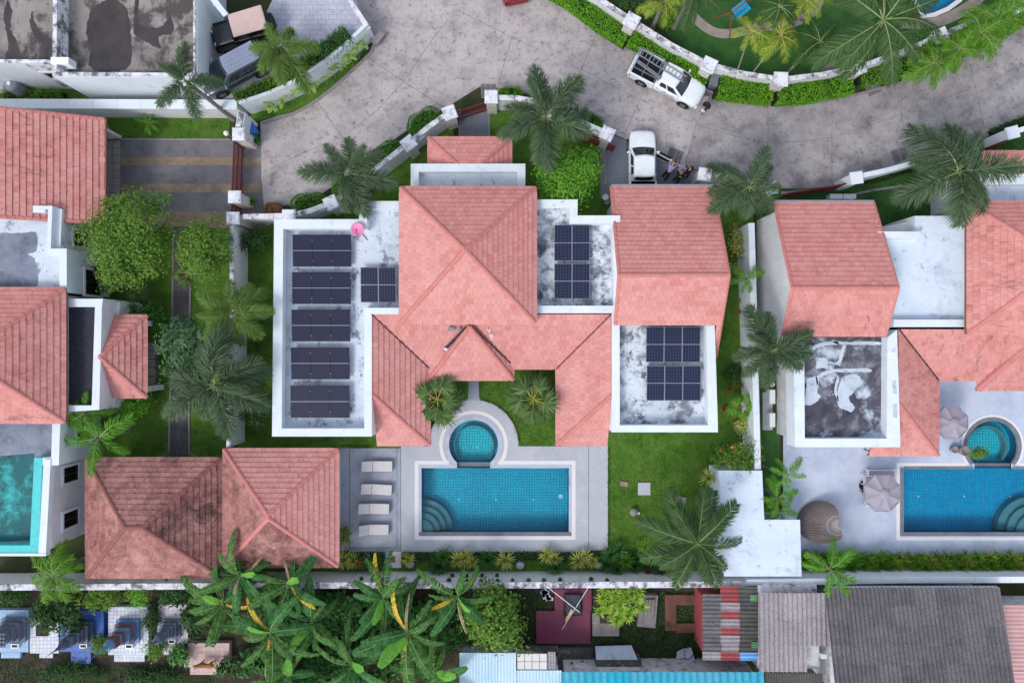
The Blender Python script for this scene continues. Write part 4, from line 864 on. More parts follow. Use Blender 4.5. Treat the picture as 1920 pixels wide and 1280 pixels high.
# ---------------------------------------------------------------- solar arrays and roof things
def cellmat(name, base, line, sx, sy, mort):
    t = NT(name); br = t.n('TexBrick'); br.offset = 0
    for k, v in (('Color1', col4(base)), ('Color2', col4([c * 0.92 for c in base])), ('Mortar', col4(line))): br.inputs[k].default_value = v
    br.inputs['Scale'].default_value = 1; br.inputs['Mortar Size'].default_value = mort; br.inputs['Brick Width'].default_value = sx; br.inputs['Row Height'].default_value = sy; br.inputs['Mortar Smooth'].default_value = 0.2
    t.l(t.pos((1, 1, 1), True), br.inputs['Vector']); return t.done(br.outputs[0], 0.3, 0.3)
CELLB = cellmat('black_cells', (36, 38, 62), (52, 54, 78), 0.16, 0.16, 0.003)
CELLG = cellmat('blue_cells_white_grid', (12, 18, 50), (130, 138, 166), 0.17, 0.092, 0.003)
FRB = flat('panel_frame_black', (20, 20, 24), 0.4); FRS = flat('panel_frame_silver', (176, 180, 188), 0.35, 0.5)
def solar(label, x0, y0, x1, y1, nx, ny, kind, zr, tilt=0.05):
    zc = zr + 0.35
    a, b = W(x0, y1, zc), W(x1, y0, zc); c = (a + b) / 2
    o = thing('solar_panel_array', label, 'solar panels', (c.x, c.y, zr), 'solar arrays on the flat roofs of the middle villa')
    w, d = (b.x - a.x) / nx, (b.y - a.y) / ny
    pm = MB(); pm.box((0, 0, 0.02), (w - .03, d - .03, .02)); pme = pm.mesh('panel', CELLB if kind == 0 else CELLG)
    fm = MB(); t = .016
    for q in (((0, d / 2 - t, 0.018), (w - .012, t, .04)), ((0, -d / 2 + t, 0.018), (w - .012, t, .04)), ((w / 2 - t, 0, 0.018), (t, d - 3 * t, .04)), ((-w / 2 + t, 0, 0.018), (t, d - 3 * t, .04))): fm.box(*q)
    fme = fm.mesh('panel_frame', FRB if kind == 0 else FRS)
    def zz(y): return 0.35 + tilt * y
    for i in range(nx):
        for j in range(ny):
            x, y = (i - (nx - 1) / 2) * w, (j - (ny - 1) / 2) * d
            p = link('panel', pme, o); p.location = (x, y, zz(y)); p.rotation_euler = (math.atan(tilt), 0, 0); link('panel_frame', fme, p)
    rm = MB()
    for i in range(nx + 1):
        for y in (-.32 * ny * d, .32 * ny * d):
            rm.box(((i - nx / 2) * w, y, zz(y) + .03), (.045, .06, .03))
    rm.build('clamps', STEELG, o, local=True)
    rm = MB()
    for y in (-.32 * ny * d, -.1 * ny * d, .1 * ny * d, .32 * ny * d): rm.box((0, y, zz(y) - .05), (nx * w + .1, .05, .05))
    for x in (-nx * w * .4, 0, nx * w * .4):
        for y in (-.32 * ny * d, .32 * ny * d): rm.box((x, y, zz(y) / 2 - .05), (.05, .05, zz(y) - .1))
    rm.build('mounting_rails', STEELG, o, local=True)
    if kind == 0:
        mb = MB(); mb.box((0, 0, zz(0) + .034), (nx * w - .03, .03, .02)); mb.build('centre_clip_rail', FRS, o, local=True)
for i, (x0, y0, x1, y1) in enumerate([(549, 440, 659, 500), (548, 510, 658, 570), (547, 580, 657, 640), (546, 651, 656, 711), (545, 722, 656, 783)]):
    nm = ['topmost', 'second from the top', 'middle one', 'fourth from the top', 'lowest'][i]
    solar('black six-panel solar array, %s in the column of five' % nm, x0, y0, x1, y1, 3, 2, 0, SZ)
solar('small white-gridded four-panel array left of the big hip roof', 676, 501, 743, 567, 2, 2, 1, SZ)
solar('upper four-panel gridded array right of the big hip roof', 1039, 422, 1106, 489, 2, 2, 1, SZ)
solar('lower four-panel gridded array right of the big hip roof', 1039, 494, 1106, 560, 2, 2, 1, SZ)
solar('upper six-panel gridded array on the lower right flat roof', 1211, 612, 1313, 679, 3, 2, 1, SZ)
solar('lower six-panel gridded array on the lower right flat roof', 1212, 685, 1314, 751, 3, 2, 1, SZ)
p = W(677, 435, SZ); o = thing('satellite_dish', 'round pink satellite dish on the flat roof corner', 'satellite dish', p)
PINK = flat('pink_dish', (238, 140, 178), 0.6)
mb = MB(); mb.lathe([(0.02, 0.86), (.2, .88), (.34, .94), (.42, 1.02), (.42, 1.03), (.33, .96), (.2, .9), (.02, .88)], 28); d_ = mb.build('reflector', PINK, o, local=True, smooth=True)
mb = MB(); mb.tube([(0, 0, 0), (0, 0, .86)], .03); mb.tube([(0, 0, .05), (-.5, -.4, .02)], .02); mb.tube([(0, 0, .05), (.4, -.5, .02)], .02); mb.build('mast', BLACKR, o, local=True)
mb = MB(); mb.tube([(0, -.4, 1.0), (0, -.15, 1.3)], .015); mb.box((0, -.1, 1.32), (.08, .08, .08)); mb.build('receiver_arm', BLACKR, o, local=True)
# air conditioners
def aircon(label, x, y, z, rz, s=1.0):
    o = thing('air_conditioner', label, 'air conditioner', W(x, y, z) if z else W(x, y), 'outdoor air conditioning units', rz)
    mb = MB(); mb.box((0, 0, .38 * s), (.95 * s, .38 * s, .68 * s)); mb.build('casing', WPAINT, o, local=True, bevel=.02)
    mb = MB(); mb.lathe([(.25 * s, 0), (.25 * s, .02)], 20); f = mb.build('fan_grille', GUTTER, o, local=True); f.location = (-.12 * s, -.195 * s, .4 * s); f.rotation_euler = (R(90), 0, 0)
    mb = MB(); mb.box((-.3 * s, 0, .02), (.08, .4 * s, .04)); mb.box((.3 * s, 0, .02), (.08, .4 * s, .04)); mb.build('feet', BLACKR, o, local=True)
    return o
aircon('white air conditioner standing on the stained concrete roof corner', 128, 124, 4.2, 0, 1.15)
aircon('upper of the two white air conditioners beside the narrow lawn', 1441, 742, 0, R(90)); aircon('lower of the two white air conditioners beside the narrow lawn', 1441, 785, 0, R(90))
mb = MB(); mb.rpx(1430, 735, 1449, 806, 0, .06); mb.solo('concrete_pad', DECKL, kind='structure')
aircon('left air conditioner behind the right gable roof', 1560, 372, 0, 0, .9); aircon('right air conditioner behind the right gable roof', 1585, 372, 0, 0, .9)
# water tank and bits beside the top left house
o = thing('water_tank', 'round grey water tank beside the white top left house', 'water tank', W(47, 172)); mb = MB(); mb.lathe([(.45, 0), (.48, .3), (.48, 1.3), (.4, 1.45), (.12, 1.5)], 24); mb.build('tank', GUTTER, o, local=True, smooth=True); mb = MB(); mb.lathe([(.14, 1.5), (.14, 1.56)], 14); mb.build('lid', WPAINT, o, local=True)
o = thing('storage_chest', 'white covered chest beside the water tank', 'chest', W(10, 166)); mb = MB(); mb.box((0, 0, .4), (1.0, .7, .8)); mb.build('body', WPAINT, o, local=True, bevel=.06); mb = MB(); mb.box((0, 0, .84), (1.08, .78, .08)); mb.build('lid', DECKL, o, local=True, bevel=.03)
# ---------------------------------------------------------------- garden walls, pillars and gates
def pillar(o, x, y, zt=2.25, w=.66, rz=0.0, mp=PILLARM, mc=CAPM):
    p = W(x, y, zt); mb = MB(); mb.box((p.x, p.y, zt / 2 - .06), (w, w, zt - .12), rz); a = mb.build('pillar', mp, o)
    mb = MB(); mb.box((p.x, p.y, zt - .08), (w + .2, w + .2, .12), rz); mb.box((p.x, p.y, zt), (w + .1, w + .1, .06), rz); mb.build('pillar_cap', mc, a)
def wallseg(o, pts, zt, th=.22, mw=WALLW, mc=COPING, slots=False, cw=.32, cap=True):
    P = [W(q[0], q[1], zt) for q in pts]
    for i in range(len(P) - 1):
        a, b = P[i].copy(), P[i + 1].copy(); a.z = b.z = 0; d = b - a; L = d.length; ang = math.atan2(d.y, d.x); c = (a + b) / 2; mb = MB()
        if slots and L > 1.6:
            n = 2 if L > 4.4 else 1
            mb.box((c.x, c.y, (zt - .75) / 2), (L, th, zt - .75), ang); mb.box((c.x, c.y, zt - .25), (L, th, .3), ang)
            dn = d.normalized()
            for k in range(n + 1):
                q = a + dn * (L * k / n); q = a + dn * min(max(.3, L * k / n), L - .3); mb.box((q.x, q.y, zt - .575), (.6, th, .35), ang)
        else: mb.box((c.x, c.y, (zt - .1) / 2), (L, th, zt - .1), ang)
        w_ = mb.build('wall_panel', mw, o)
        if cap:
            mb = MB(); n = max(1, int(L / 1.4)); dn = d.normalized()
            for k in range(n):
                q = a + dn * (L * (k + .5) / n); mb.box((q.x, q.y, zt - .05), (L / n - .012, cw, .1), ang)
            mb.build('coping', mc, w_)
def gate(name, label, p0, p1, zt, nslat, m=GATER, mode='v'):
    a, b = W(*p0), W(*p1); o = thing(name, label, 'gate', a); d = b - a; L = d.length; ang = math.atan2(d.y, d.x); dn = d.normalized()
    mb = MB(); c = (a + b) / 2
    for z in (.15, zt * .5, zt - .08): mb.box((c.x, c.y, z), (L, .07, .1), ang)
    for q in (a, b): mb.box((q.x, q.y, zt / 2), (.08, .08, zt), ang)
    mb.build('frame', m, o)
    for i in range(nslat):
        mb = MB()
        if mode == 'v': q = a + dn * (L * (i + .5) / nslat); mb.box((q.x, q.y, zt / 2 + .02), (L / nslat * .52, .035, zt - .1), ang)
        else: mb.box((c.x, c.y, .12 + (zt - .15) * (i + .5) / nslat), (L - .1, .05, (zt - .15) / nslat * .82), ang)
        mb.build('slat', m, o)
    return o
ZW = 2.2
o = thing('garden_wall', 'white curved garden wall with slots along the concrete turning area', 'wall', W(700, 320))
wallseg(o, [(541, 404), (578, 396), (622, 380), (664, 352), (702, 318), (735, 292), (768, 266), (806, 236), (843, 210)], ZW, slots=True)
wallseg(o, [(455, 406), (541, 404)], ZW, slots=True)
for x, y, r in ((541, 405, 0), (620, 380, 25), (766, 268, 38), (843, 211, 20)): pillar(o, x, y, 2.4, rz=R(r))
gate('entrance_gate', 'dark red slatted gate between two white pillars north of the porch', (852, 228), (916, 207), 1.75, 22)
o = thing('garden_wall', 'white low wall right of the red entrance gate, partly under palm', 'wall', W(1000, 190))
pillar(o, 921, 181, 2.4); pillar(o, 1076, 222, 2.4, rz=R(-25)); pillar(o, 1139, 250, 2.4, rz=R(-25)); wallseg(o, [(921, 183), (965, 183), (1000, 189), (1040, 203), (1076, 222), (1139, 250)], ZW, slots=True)
BROWN = flat('gate_brown', (120, 66, 48), 0.6, var=.2)
gate('sliding_gate', 'brown boarded sliding gate open beside the white pickup', (1068, 258), (1148, 284), 1.5, 5, BROWN, 'h')
o = thing('gate_pillar', 'white pillar between the open driveway and the front hedge', 'pillar', W(1320, 330)); pillar(o, 1322, 327, 2.4, rz=R(-10)); wallseg(o, [(1335, 328), (1372, 332)], 1.9)
mb = MB(); p = W(1322, 340, 1.2); mb.box(p, (.12, .7, .5)); mb.build('letter_box', STEELG, o)
o = thing('garden_wall', 'clean white boundary wall along the right-hand road', 'wall', W(1700, 310))
wallseg(o, [(1612, 330), (1660, 320), (1715, 305), (1770, 288), (1830, 272)], ZW, mc=WHITE, mw=WHITE)
for x, y in ((1446, 352), (1607, 333), (1824, 279)): pillar(o, x, y, 2.4, .6, R(8), WHITE, WHITE)
gate('entrance_gate', 'long dark red gate behind the right gable roof', (1462, 372), (1590, 350), 1.6, 34)
gate('entrance_gate', 'short red gate at the right edge by white pillar', (1838, 286), (1886, 262), 1.7, 14)
o = thing('garden_wall', 'white wall end with pillar at the right edge of the road', 'wall', W(1900, 250)); pillar(o, 1900, 248, 2.4, .6, R(15), WHITE, WHITE); wallseg(o, [(1900, 248), (1950, 232), (2000, 215)], ZW, mc=WHITE, mw=WHITE)
o = thing('garden_wall', 'long mould-capped white wall behind the bright roadside hedge', 'wall', W(1330, 130))
wallseg(o, [(1090, -25), (1150, 15), (1185, 38), (1260, 85), (1330, 121), (1395, 138), (1465, 149), (1540, 140), (1610, 126), (1690, 98), (1765, 66), (1850, 30), (1940, -10)], 1.9)
for x, y, r in ((1185, 38, -30), (1330, 121, -25), (1465, 148, -2), (1610, 126, 18), (1765, 66, 22), (1905, 12, 24)): pillar(o, x, y, 2.3, .72, R(r))
o = thing('garden_wall', 'smooth white curved wall around the top left parking court', 'wall', W(560, 180))
wallseg(o, smoothline([(447, 192), (500, 175), (560, 147), (610, 113), (655, 75), (688, 44)], 3), 2.1, .2, WHITE, WHITE, cw=.22)
o = thing('garden_wall', 'grey wall beside the parking court at the road corner', 'wall', W(680, 70)); wallseg(o, [(692, 55), (664, 14), (636, -40)], 1.75, mw=WALLOLD); wallseg(o, [(700, 82), (716, 60)], .5, mw=KERB, mc=KERB, cw=.5)
o = thing('boundary_wall', 'white wall between the flat-roofed house and the striped driveway', 'wall', W(220, 215)); wallseg(o, [(-60, 194), (220, 195), (444, 196)], 2.0, .5, WALLW, WHITE, cw=.62)
for i, x in enumerate((12, 25, 48, 64, 84)): pass
o = thing('gate_pillars', 'mould-stained pillars and wall of the left driveway gate', 'wall', W(446, 260))
for x, y in ((447, 251), (439, 369), (436, 409)): pillar(o, x, y, 2.5, .62, 0)
wallseg(o, [(452, 210), (447, 240)], 2.3, .5, WHITE, COPING)
gate('driveway_gate', 'long dark red slatted driveway gate on the striped drive', (456, 278), (452, 378), 1.6, 30)
gate('driveway_gate', 'short dark red side gate beside the long driveway gate', (452, 392), (451, 415), 1.6, 7)
o = thing('boundary_wall', 'white wall with black-stained top along the left garden', 'wall', W(450, 620)); wallseg(o, [(434, 420), (434, 560), (431, 700), (428, 838)], 2.5, .2, WALLW, COPING, cw=.26)
o = thing('boundary_wall', 'bright white wall between the middle garden and the right villa', 'wall', W(1405, 620)); wallseg(o, [(1409, 418), (1413, 560), (1417, 720), (1421, 880)], 2.4, .3, WHITE, WHITE, cw=.4)
o = thing('boundary_wall', 'long mould-topped wall between the villas and the cemetery', 'wall', W(800, 1085)); wallseg(o, [(-60, 1101), (160, 1100), (420, 1098), (640, 1097), (900, 1097), (1160, 1096), (1400, 1095)], 2.3, .3, WALLW, COPING, cw=.4)
o = thing('boundary_wall', 'clean white wall below the right terrace hedge', 'wall', W(1700, 1080)); wallseg(o, [(1400, 1092), (1700, 1087), (2000, 1086)], 2.3, .3, WHITE, WHITE, cw=.4)
# L-shaped white store on the boundary
o = thing('garden_store', 'L-shaped white flat-roofed store right of the coconut palm', 'shed', W(1410, 980))
mb = MB(); mb.prx([(1350, 884), (1427, 884), (1431, 976), (1498, 976), (1501, 1078), (1360, 1078)], 0, 2.5); mb.build('store_body', SLABW2, o)
mb = MB(); mb.prx([(1348, 882), (1429, 882), (1433, 974), (1500, 974), (1503, 1080), (1358, 1080)], 2.5, 2.58); mb.build('roof_slab', SLABW2, o)
# ---------------------------------------------------------------- corrugated roofs at the bottom right
def corr_mesh(name, w, d, wave, amp, m, along='y', tint=None):
    """corrugated sheet w x d, ridges along y (or x)"""
    mb = MB(); n = max(4, int(round((w if along == 'y' else d) / wave)) * 6); L = w if along == 'y' else d; D = d if along == 'y' else w; vs = []; fs = []
    for i in range(n + 1):
        t = i / n; s = (t - .5) * L; z = amp * math.cos(2 * math.pi * round(L / wave) * t)
        for e in (-D / 2, D / 2): vs.append((s, e, z) if along == 'y' else (e, s, z))
    for i in range(n): fs.append([2 * i, 2 * i + 2, 2 * i + 3, 2 * i + 1] if along == 'y' else [2 * i, 2 * i + 1, 2 * i + 3, 2 * i + 2])
    mb.add(vs, fs); return mb.mesh(name, m, smooth=True)
def corr_roof(o, c0, c1, c2, nx, ny, wave, amp, matfn, along='y', over=.06, nm='roof_sheet'):
    """c0 origin corner, c1 = end along x, c2 = end along y; nx*ny overlapping sheets"""
    c0, c1, c2 = V(c0), V(c1), V(c2); ux, uy = (c1 - c0), (c2 - c0); w, d = ux.length / nx, uy.length / ny; ux.normalize(); uy = (uy - ux * uy.dot(ux)); uy.normalize(); n = ux.cross(uy); cache = {}; sd = random.Random(7)
    if n.z < 0: n = -n
    M = Matrix((ux, uy, n)).transposed().to_4x4(); base = loc_of(o)
    for i in range(nx):
        for j in range(ny):
            m = matfn(i, j)
            if m is None: continue
            if m.name not in cache: cache[m.name] = corr_mesh(nm, w + (over if along == 'x' else 0.02), d + (over if along == 'y' else 0.02), wave, amp, m, along)
            s = link(nm, cache[m.name], o); M2 = M.copy(); M2.translation = c0 + ux * (w * (i + .5)) + uy * (d * (j + .5)) + n * (.02 * ((i + j) % 2) + sd.uniform(0, .008)) - base; s.matrix_local = M2
def cement(name, cs, st=.6):
    t = NT(name); oi = t.n('ObjectInfo'); f = t.noise(t.pos(), 1.2, 7, .65)
    c = t.ramp(f, [(0.3, col4(cs[0])), (0.7, col4(cs[1]))]); c = t.mix(t.math('MULTIPLY', oi.outputs['Random'], .35), c, col4(cs[2]))
    c = t.mix(t.ramp(t.noise(t.pos(), 9, 5), [(.45, (0, 0, 0)), (.7, (st, st, st))]), c, col4(cs[3])); t.bump(t.noise(t.pos(), 20, 3), .2, .01); return t.done(c, .9, .15)
CEMD = cement('asbestos_dark', [(92, 89, 92), (118, 114, 116), (150, 144, 144), (60, 57, 62)])
CEML = cement('asbestos_light', [(140, 132, 136), (166, 158, 160), (186, 178, 178), (96, 90, 94)])
CEMK = cement('asbestos_mossy', [(74, 74, 72), (96, 94, 92), (116, 114, 112), (50, 52, 50)])
CEMR = cement('sheet_red', [(146, 66, 70), (164, 82, 84), (176, 104, 104), (112, 52, 56)], .45)
CEMB = cement('sheet_blue', [(84, 150, 206), (110, 172, 222), (150, 196, 230), (60, 120, 180)], .3)
CEMG = cement('sheet_green', [(84, 140, 96), (104, 158, 112), (120, 170, 130), (64, 110, 76)], .3)
CEMT = cement('sheet_teal', [(28, 158, 186), (60, 184, 206), (140, 170, 180), (22, 120, 150)], .4)
CEMW = cement('sheet_white_blue', [(176, 204, 218), (198, 220, 230), (210, 228, 236), (150, 186, 204)], .2)
CEMP = cement('sheet_pink', [(196, 152, 150), (210, 168, 164), (220, 180, 176), (176, 132, 132)], .2)
z0 = 3.0
o = thing('corrugated_shed', 'large dark grey corrugated cement roof at the bottom right', 'shed', W(1720, 1190))
a, b = W(1552, 1101, z0), W(1870, 1101, z0); yb_ = W(1700, 1320, 4.6).y
corr_roof(o, (a.x - .2, yb_, 4.6), (b.x + .1, yb_, 4.6), (a.x - .2, a.y, z0), 8, 6, .3, .07, lambda i, j: CEMD)
mb = MB(); mb.prism([(a.x + .3, a.y - .5), (b.x - .3, a.y - .5), (b.x - .3, yb_), (a.x + .3, yb_)], 0, 2.7); mb.build('wall', WALLOLD, o)
mb = MB(); mb.bar((a.x, a.y + .04, z0 - .05), (b.x, a.y + .04, z0 - .05), .1, .12); mb.build('gutter', GUTTER, o)
o = thing('corrugated_shed', 'light grey corrugated roof between the striped shed and dark roof', 'shed', W(1480, 1180))
a, b = W(1421, 1112, 3.1), W(1554, 1112, 3.1); c = W(1421, 1258, 3.3)
corr_roof(o, (a.x, c.y, 3.3), (b.x, c.y, 3.3), (a.x, a.y, 3.1), 3, 3, .3, .05, lambda i, j: None if (i == 2 and j == 0) else CEML)
mb = MB(); mb.prism([(a.x + .2, a.y + .35), (b.x - .5, a.y + .35), (b.x - .3, c.y - .2), (a.x + .2, c.y - .2)], 0, 2.5); mb.build('wall', WALLOLD, o)
a2, c2 = W(1435, 1262, 2.9), W(1540, 1320, 2.7); corr_roof(o, (a2.x, c2.y, 2.7), (c2.x, c2.y, 2.7), (a2.x, a2.y, 2.9), 3, 1, .19, .03, lambda i, j: CEMK)
mb = MB(); p, q = W(1538, 1225, 3.6), W(1549, 1232, 3.6); mb.box((p + q) / 2, (.35, .3, .25)); mb.build('roof_vent', WALLOLD, o)
o = thing('striped_shed', 'shed with red, grey, green and blue corrugated sheets', 'shed', W(1365, 1170))
a, c = W(1318, 1113, 2.5), W(1419, 1236, 2.5); rows = 8
def sm(i, j):
    r = rows - 1 - j
    if i == 1: return CEMR if r in (0, 2, 4, 7) else CEML
    if i == 2: return CEMB if r == 7 else CEMK
    return CEMD if r != 7 else CEML
corr_roof(o, (a.x, c.y, 2.5), (c.x, c.y, 2.6), (a.x, a.y, 2.5), 3, rows, .25, .045, sm, 'x')
a3, c3 = W(1351, 1098, 2.5), W(1418, 1112, 2.5); corr_roof(o, (a3.x, c3.y, 2.52), (c3.x, c3.y, 2.6), (a3.x, a3.y, 2.52), 2, 1, .24, .035, lambda i, j: CEMR if i == 0 else CEMK, 'x')
for x0, y0, x1, y1 in ((1408, 1115, 1419, 1127), (1410, 1203, 1420, 1217)):
    a4, c4 = W(x0, y0, 2.65), W(x1, y1, 2.65); corr_roof(o, (a4.x, c4.y, 2.66), (c4.x, c4.y, 2.66), (a4.x, a4.y, 2.66), 1, 1, .2, .03, lambda i, j: CEMG, 'x')
mb = MB(); mb.prism([(a.x + .08, a.y - .3), (c.x - .2, a.y - .3), (c.x - .2, c.y + .3), (a.x + .08, c.y + .3)], 0, 2.42); mb.build('wall', CEMR, o)
o = thing('pink_roof_shed', 'pink ribbed roof cut by the right picture edge', 'shed', W(1900, 1200)); a, c = W(1872, 1134, 2.2), W(2000, 1320, 2.2)
corr_roof(o, (a.x, c.y, 2.2), (c.x, c.y, 2.2), (a.x, a.y, 2.2), 1, 6, .3, .03, lambda i, j: CEMP, 'x')
mb = MB(); mb.prism([(a.x + .3, a.y - .2), (c.x, a.y - .2), (c.x, c.y), (a.x + .3, c.y)], 0, 2.1); mb.build('wall', WALLOLD, o)
o = thing('teal_roof_shed', 'bright teal corrugated roof along the bottom edge', 'shed', W(1240, 1290)); a, c = W(1052, 1260, 2.9), W(1434, 1330, 3.2)
corr_roof(o, (a.x, c.y, 3.3), (c.x, c.y, 3.3), (a.x, a.y, 2.9), 9, 1, .42, .06, lambda i, j: CEMT)
mb = MB(); mb.prism([(a.x + .3, a.y - .4), (c.x - .3, a.y - .4), (c.x - .3, c.y), (a.x + .3, c.y)], 0, 2.8); mb.build('wall', WALLOLD, o)
o = thing('white_roof_shed', 'pale blue-white ribbed roof with a skylight beside teal roof', 'shed', W(950, 1270)); a, c = W(862, 1224, 2.9), W(967, 1330, 3.1)
corr_roof(o, (a.x, c.y, 3.1), (c.x, c.y, 3.1), (a.x, a.y, 2.9), 3, 1, .2, .02, lambda i, j: CEMW)
a, c = W(967, 1257, 2.92), W(1053, 1330, 3.08); corr_roof(o, (a.x, c.y, 3.08), (c.x, c.y, 3.08), (a.x, a.y, 2.9), 2, 1, .2, .02, lambda i, j: CEMW)
mb = MB(); mb.prx([(866, 1230), (1048, 1262), (1048, 1330), (866, 1330)], 0, 2.7); mb.build('wall', WALLOLD, o)
SKYL = flat('skylight_sheet', (210, 206, 200), .5, var=.08)
for i in range(4):
    for j in range(2):
        mb = MB(); mb.rpx(970 + i * 14, 1225 + j * 15, 983 + i * 14, 1239 + j * 15, 2.86, 2.9); mb.build('skylight_pane', SKYL, o)
a, c = W(1027, 1222, 2.85), W(1041, 1258, 2.85); corr_roof(o, (a.x, c.y, 2.86), (c.x, c.y, 2.86), (a.x, a.y, 2.86), 1, 1, .19, .03, lambda i, j: CEML)
# yard clutter between cemetery and sheds
MOULDC = surf('mouldy_concrete', [(72, 70, 68), (104, 100, 94)], 1.2, 8, .9, .4, stains=[((150, 144, 132), 1.6, .54, .64, (1, 1, 1), .8), ((40, 38, 40), .9, .5, .7, (1, 1, 1), .7)])
o = thing('concrete_tank', 'mouldy concrete water tank with a pale sheet lid', 'tank', W(1160, 1235))
mb = MB(); mb.rpx(1118, 1237, 1203, 1258, 0, 1.3); mb.build('tank_wall', MOULDC, o)
a, b, c, d = W(1116, 1211, .5), W(1184, 1209, .5), W(1196, 1237, 1.25), W(1118, 1237, 1.25)
mb = MB(); mb.add([a, b, c, d, a - V((0, 0, .05)), b - V((0, 0, .05)), c - V((0, 0, .05)), d - V((0, 0, .05))], [[3, 2, 1, 0], [4, 5, 6, 7], [0, 1, 5, 4], [1, 2, 6, 5], [2, 3, 7, 6], [3, 0, 4, 7]]); mb.build('lid_sheet', surf('zinc_sheet', [(176, 188, 204), (200, 208, 218)], 1.2, stains=[((96, 100, 112), .9, .5, .75, (2, .5, 1), .6)]), o)
mb = MB(); mb.rpx(1045, 1214, 1112, 1258, 0, .25); mb.solo('yard_slab', MOULDC, kind='structure')
mb = MB(); mb.rpx(968, 1210, 1046, 1224, 0, .2); mb.solo('yard_slab', MOULDC, kind='structure')
o = thing('black_tarpaulin', 'dark tarpaulin tent shape beside the water tank', 'tarpaulin', W(1070, 1250)); p = W(1072, 1240, 1.0)
mb = MB(); q = [W(1052, 1268, .1), W(1078, 1262, .1), W(1072, 1240, 1.1), W(1090, 1262, .2)]; mb.add(q + [v - V((0, 0, .04)) for v in q], [[0, 1, 2], [1, 3, 2], [4, 6, 5], [5, 6, 7], [0, 2, 6, 4], [2, 3, 7, 6]]); mb.build('sheet', flat('tarp', (40, 48, 58), .5), o)
o = thing('bucket', 'white plastic bucket beside the dark tarpaulin', 'bucket', W(1108, 1257)); mb = MB(); mb.lathe([(.2, 0), (.27, .55), (.24, .55), (.18, .05)], 20); mb.build('pail', WPAINT, o, local=True); mb = MB(); mb.lathe([(.21, .3), (.2, .31)], 16); mb.build('contents', SOIL, o, local=True)
o = thing('basin', 'dark round basin between tarpaulin and bucket', 'basin', W(1090, 1250)); mb = MB(); mb.lathe([(.3, 0), (.5, .3), (.47, .3), (.28, .04)], 24); mb.build('bowl', flat('basin_navy', (30, 40, 54), .4), o, local=True)
mb = MB(); mb.rpx(1218, 1246, 1262, 1251, 0, .3); o = mb.solo('red_beam', CEMR, 'red metal beam lying beside the broken white slabs', 'beam')
o = thing('broken_slabs', 'heap of broken white slabs beside the striped shed', 'rubble', W(1284, 1235)); sd = random.Random(3)
BROK = surf('broken_slab', [(170, 178, 190), (206, 212, 220)], 1.5, stains=[((90, 92, 98), 1.4, .56, .72, (1, 1, 1), .6)])
for pl_, z in (([(1270, 1222), (1282, 1216), (1284, 1232), (1268, 1236)], .35), ([(1283, 1216), (1296, 1214), (1300, 1226), (1290, 1236), (1285, 1232)], .42), ([(1267, 1238), (1284, 1234), (1290, 1238), (1288, 1252), (1272, 1254)], .3), ([(1291, 1238), (1301, 1228), (1303, 1244), (1290, 1252)], .38)):
    mb = MB(); mb.prx(pl_, z - .12, z); mb.build('slab_piece', BROK, o)
    mb = MB(); mb.prx([((x - 1285) * .7 + 1285, (y - 1235) * .7 + 1235) for x, y in pl_], 0, z - .12, 0); mb.build('rubble', MOULDC, o)
# ---------------------------------------------------------------- cemetery
def gridmat(name, c, mort, s):
    t = NT(name); br = t.n('TexBrick'); br.offset = 0
    for k, v in (('Color1', col4(c)), ('Color2', col4([x * .93 for x in c])), ('Mortar', col4(mort))): br.inputs[k].default_value = v
    br.inputs['Scale'].default_value = 1; br.inputs['Mortar Size'].default_value = .012; br.inputs['Brick Width'].default_value = s; br.inputs['Row Height'].default_value = s
    t.l(t.pos(), br.inputs['Vector']); cc = t.mix(t.ramp(t.noise(t.pos(), 1.5, 7, .65), [(.5, (0, 0, 0)), (.8, (.45, .45, .45))]), br.outputs[0], col4([x * .5 for x in c])); return t.done(cc, .5, .4)
GT = {'paleblue': gridmat('tile_pale_blue', (150, 184, 214), (120, 144, 170), .3), 'white': gridmat('tile_white', (212, 218, 228), (140, 130, 134), .25), 'blue': gridmat('tile_blue', (56, 98, 178), (50, 84, 150), .3), 'pink': gridmat('tile_pink', (212, 204, 212), (170, 150, 156), .28), 'beige': gridmat('tile_beige', (200, 168, 160), (160, 130, 124), .3), 'plum': gridmat('tile_plum', (124, 50, 76), (104, 42, 64), .35)}
ST = {'grey': surf('stupa_grey', [(92, 98, 112), (128, 134, 148)], 3, bump=.3), 'blue': surf('stupa_blue', [(84, 122, 160), (120, 152, 184)], 3, bump=.3), 'brown': surf('stupa_trim', [(110, 66, 60), (140, 92, 84)], 3, bump=.2), 'dark': surf('stupa_dark', [(66, 74, 92), (96, 104, 122)], 3, bump=.3)}
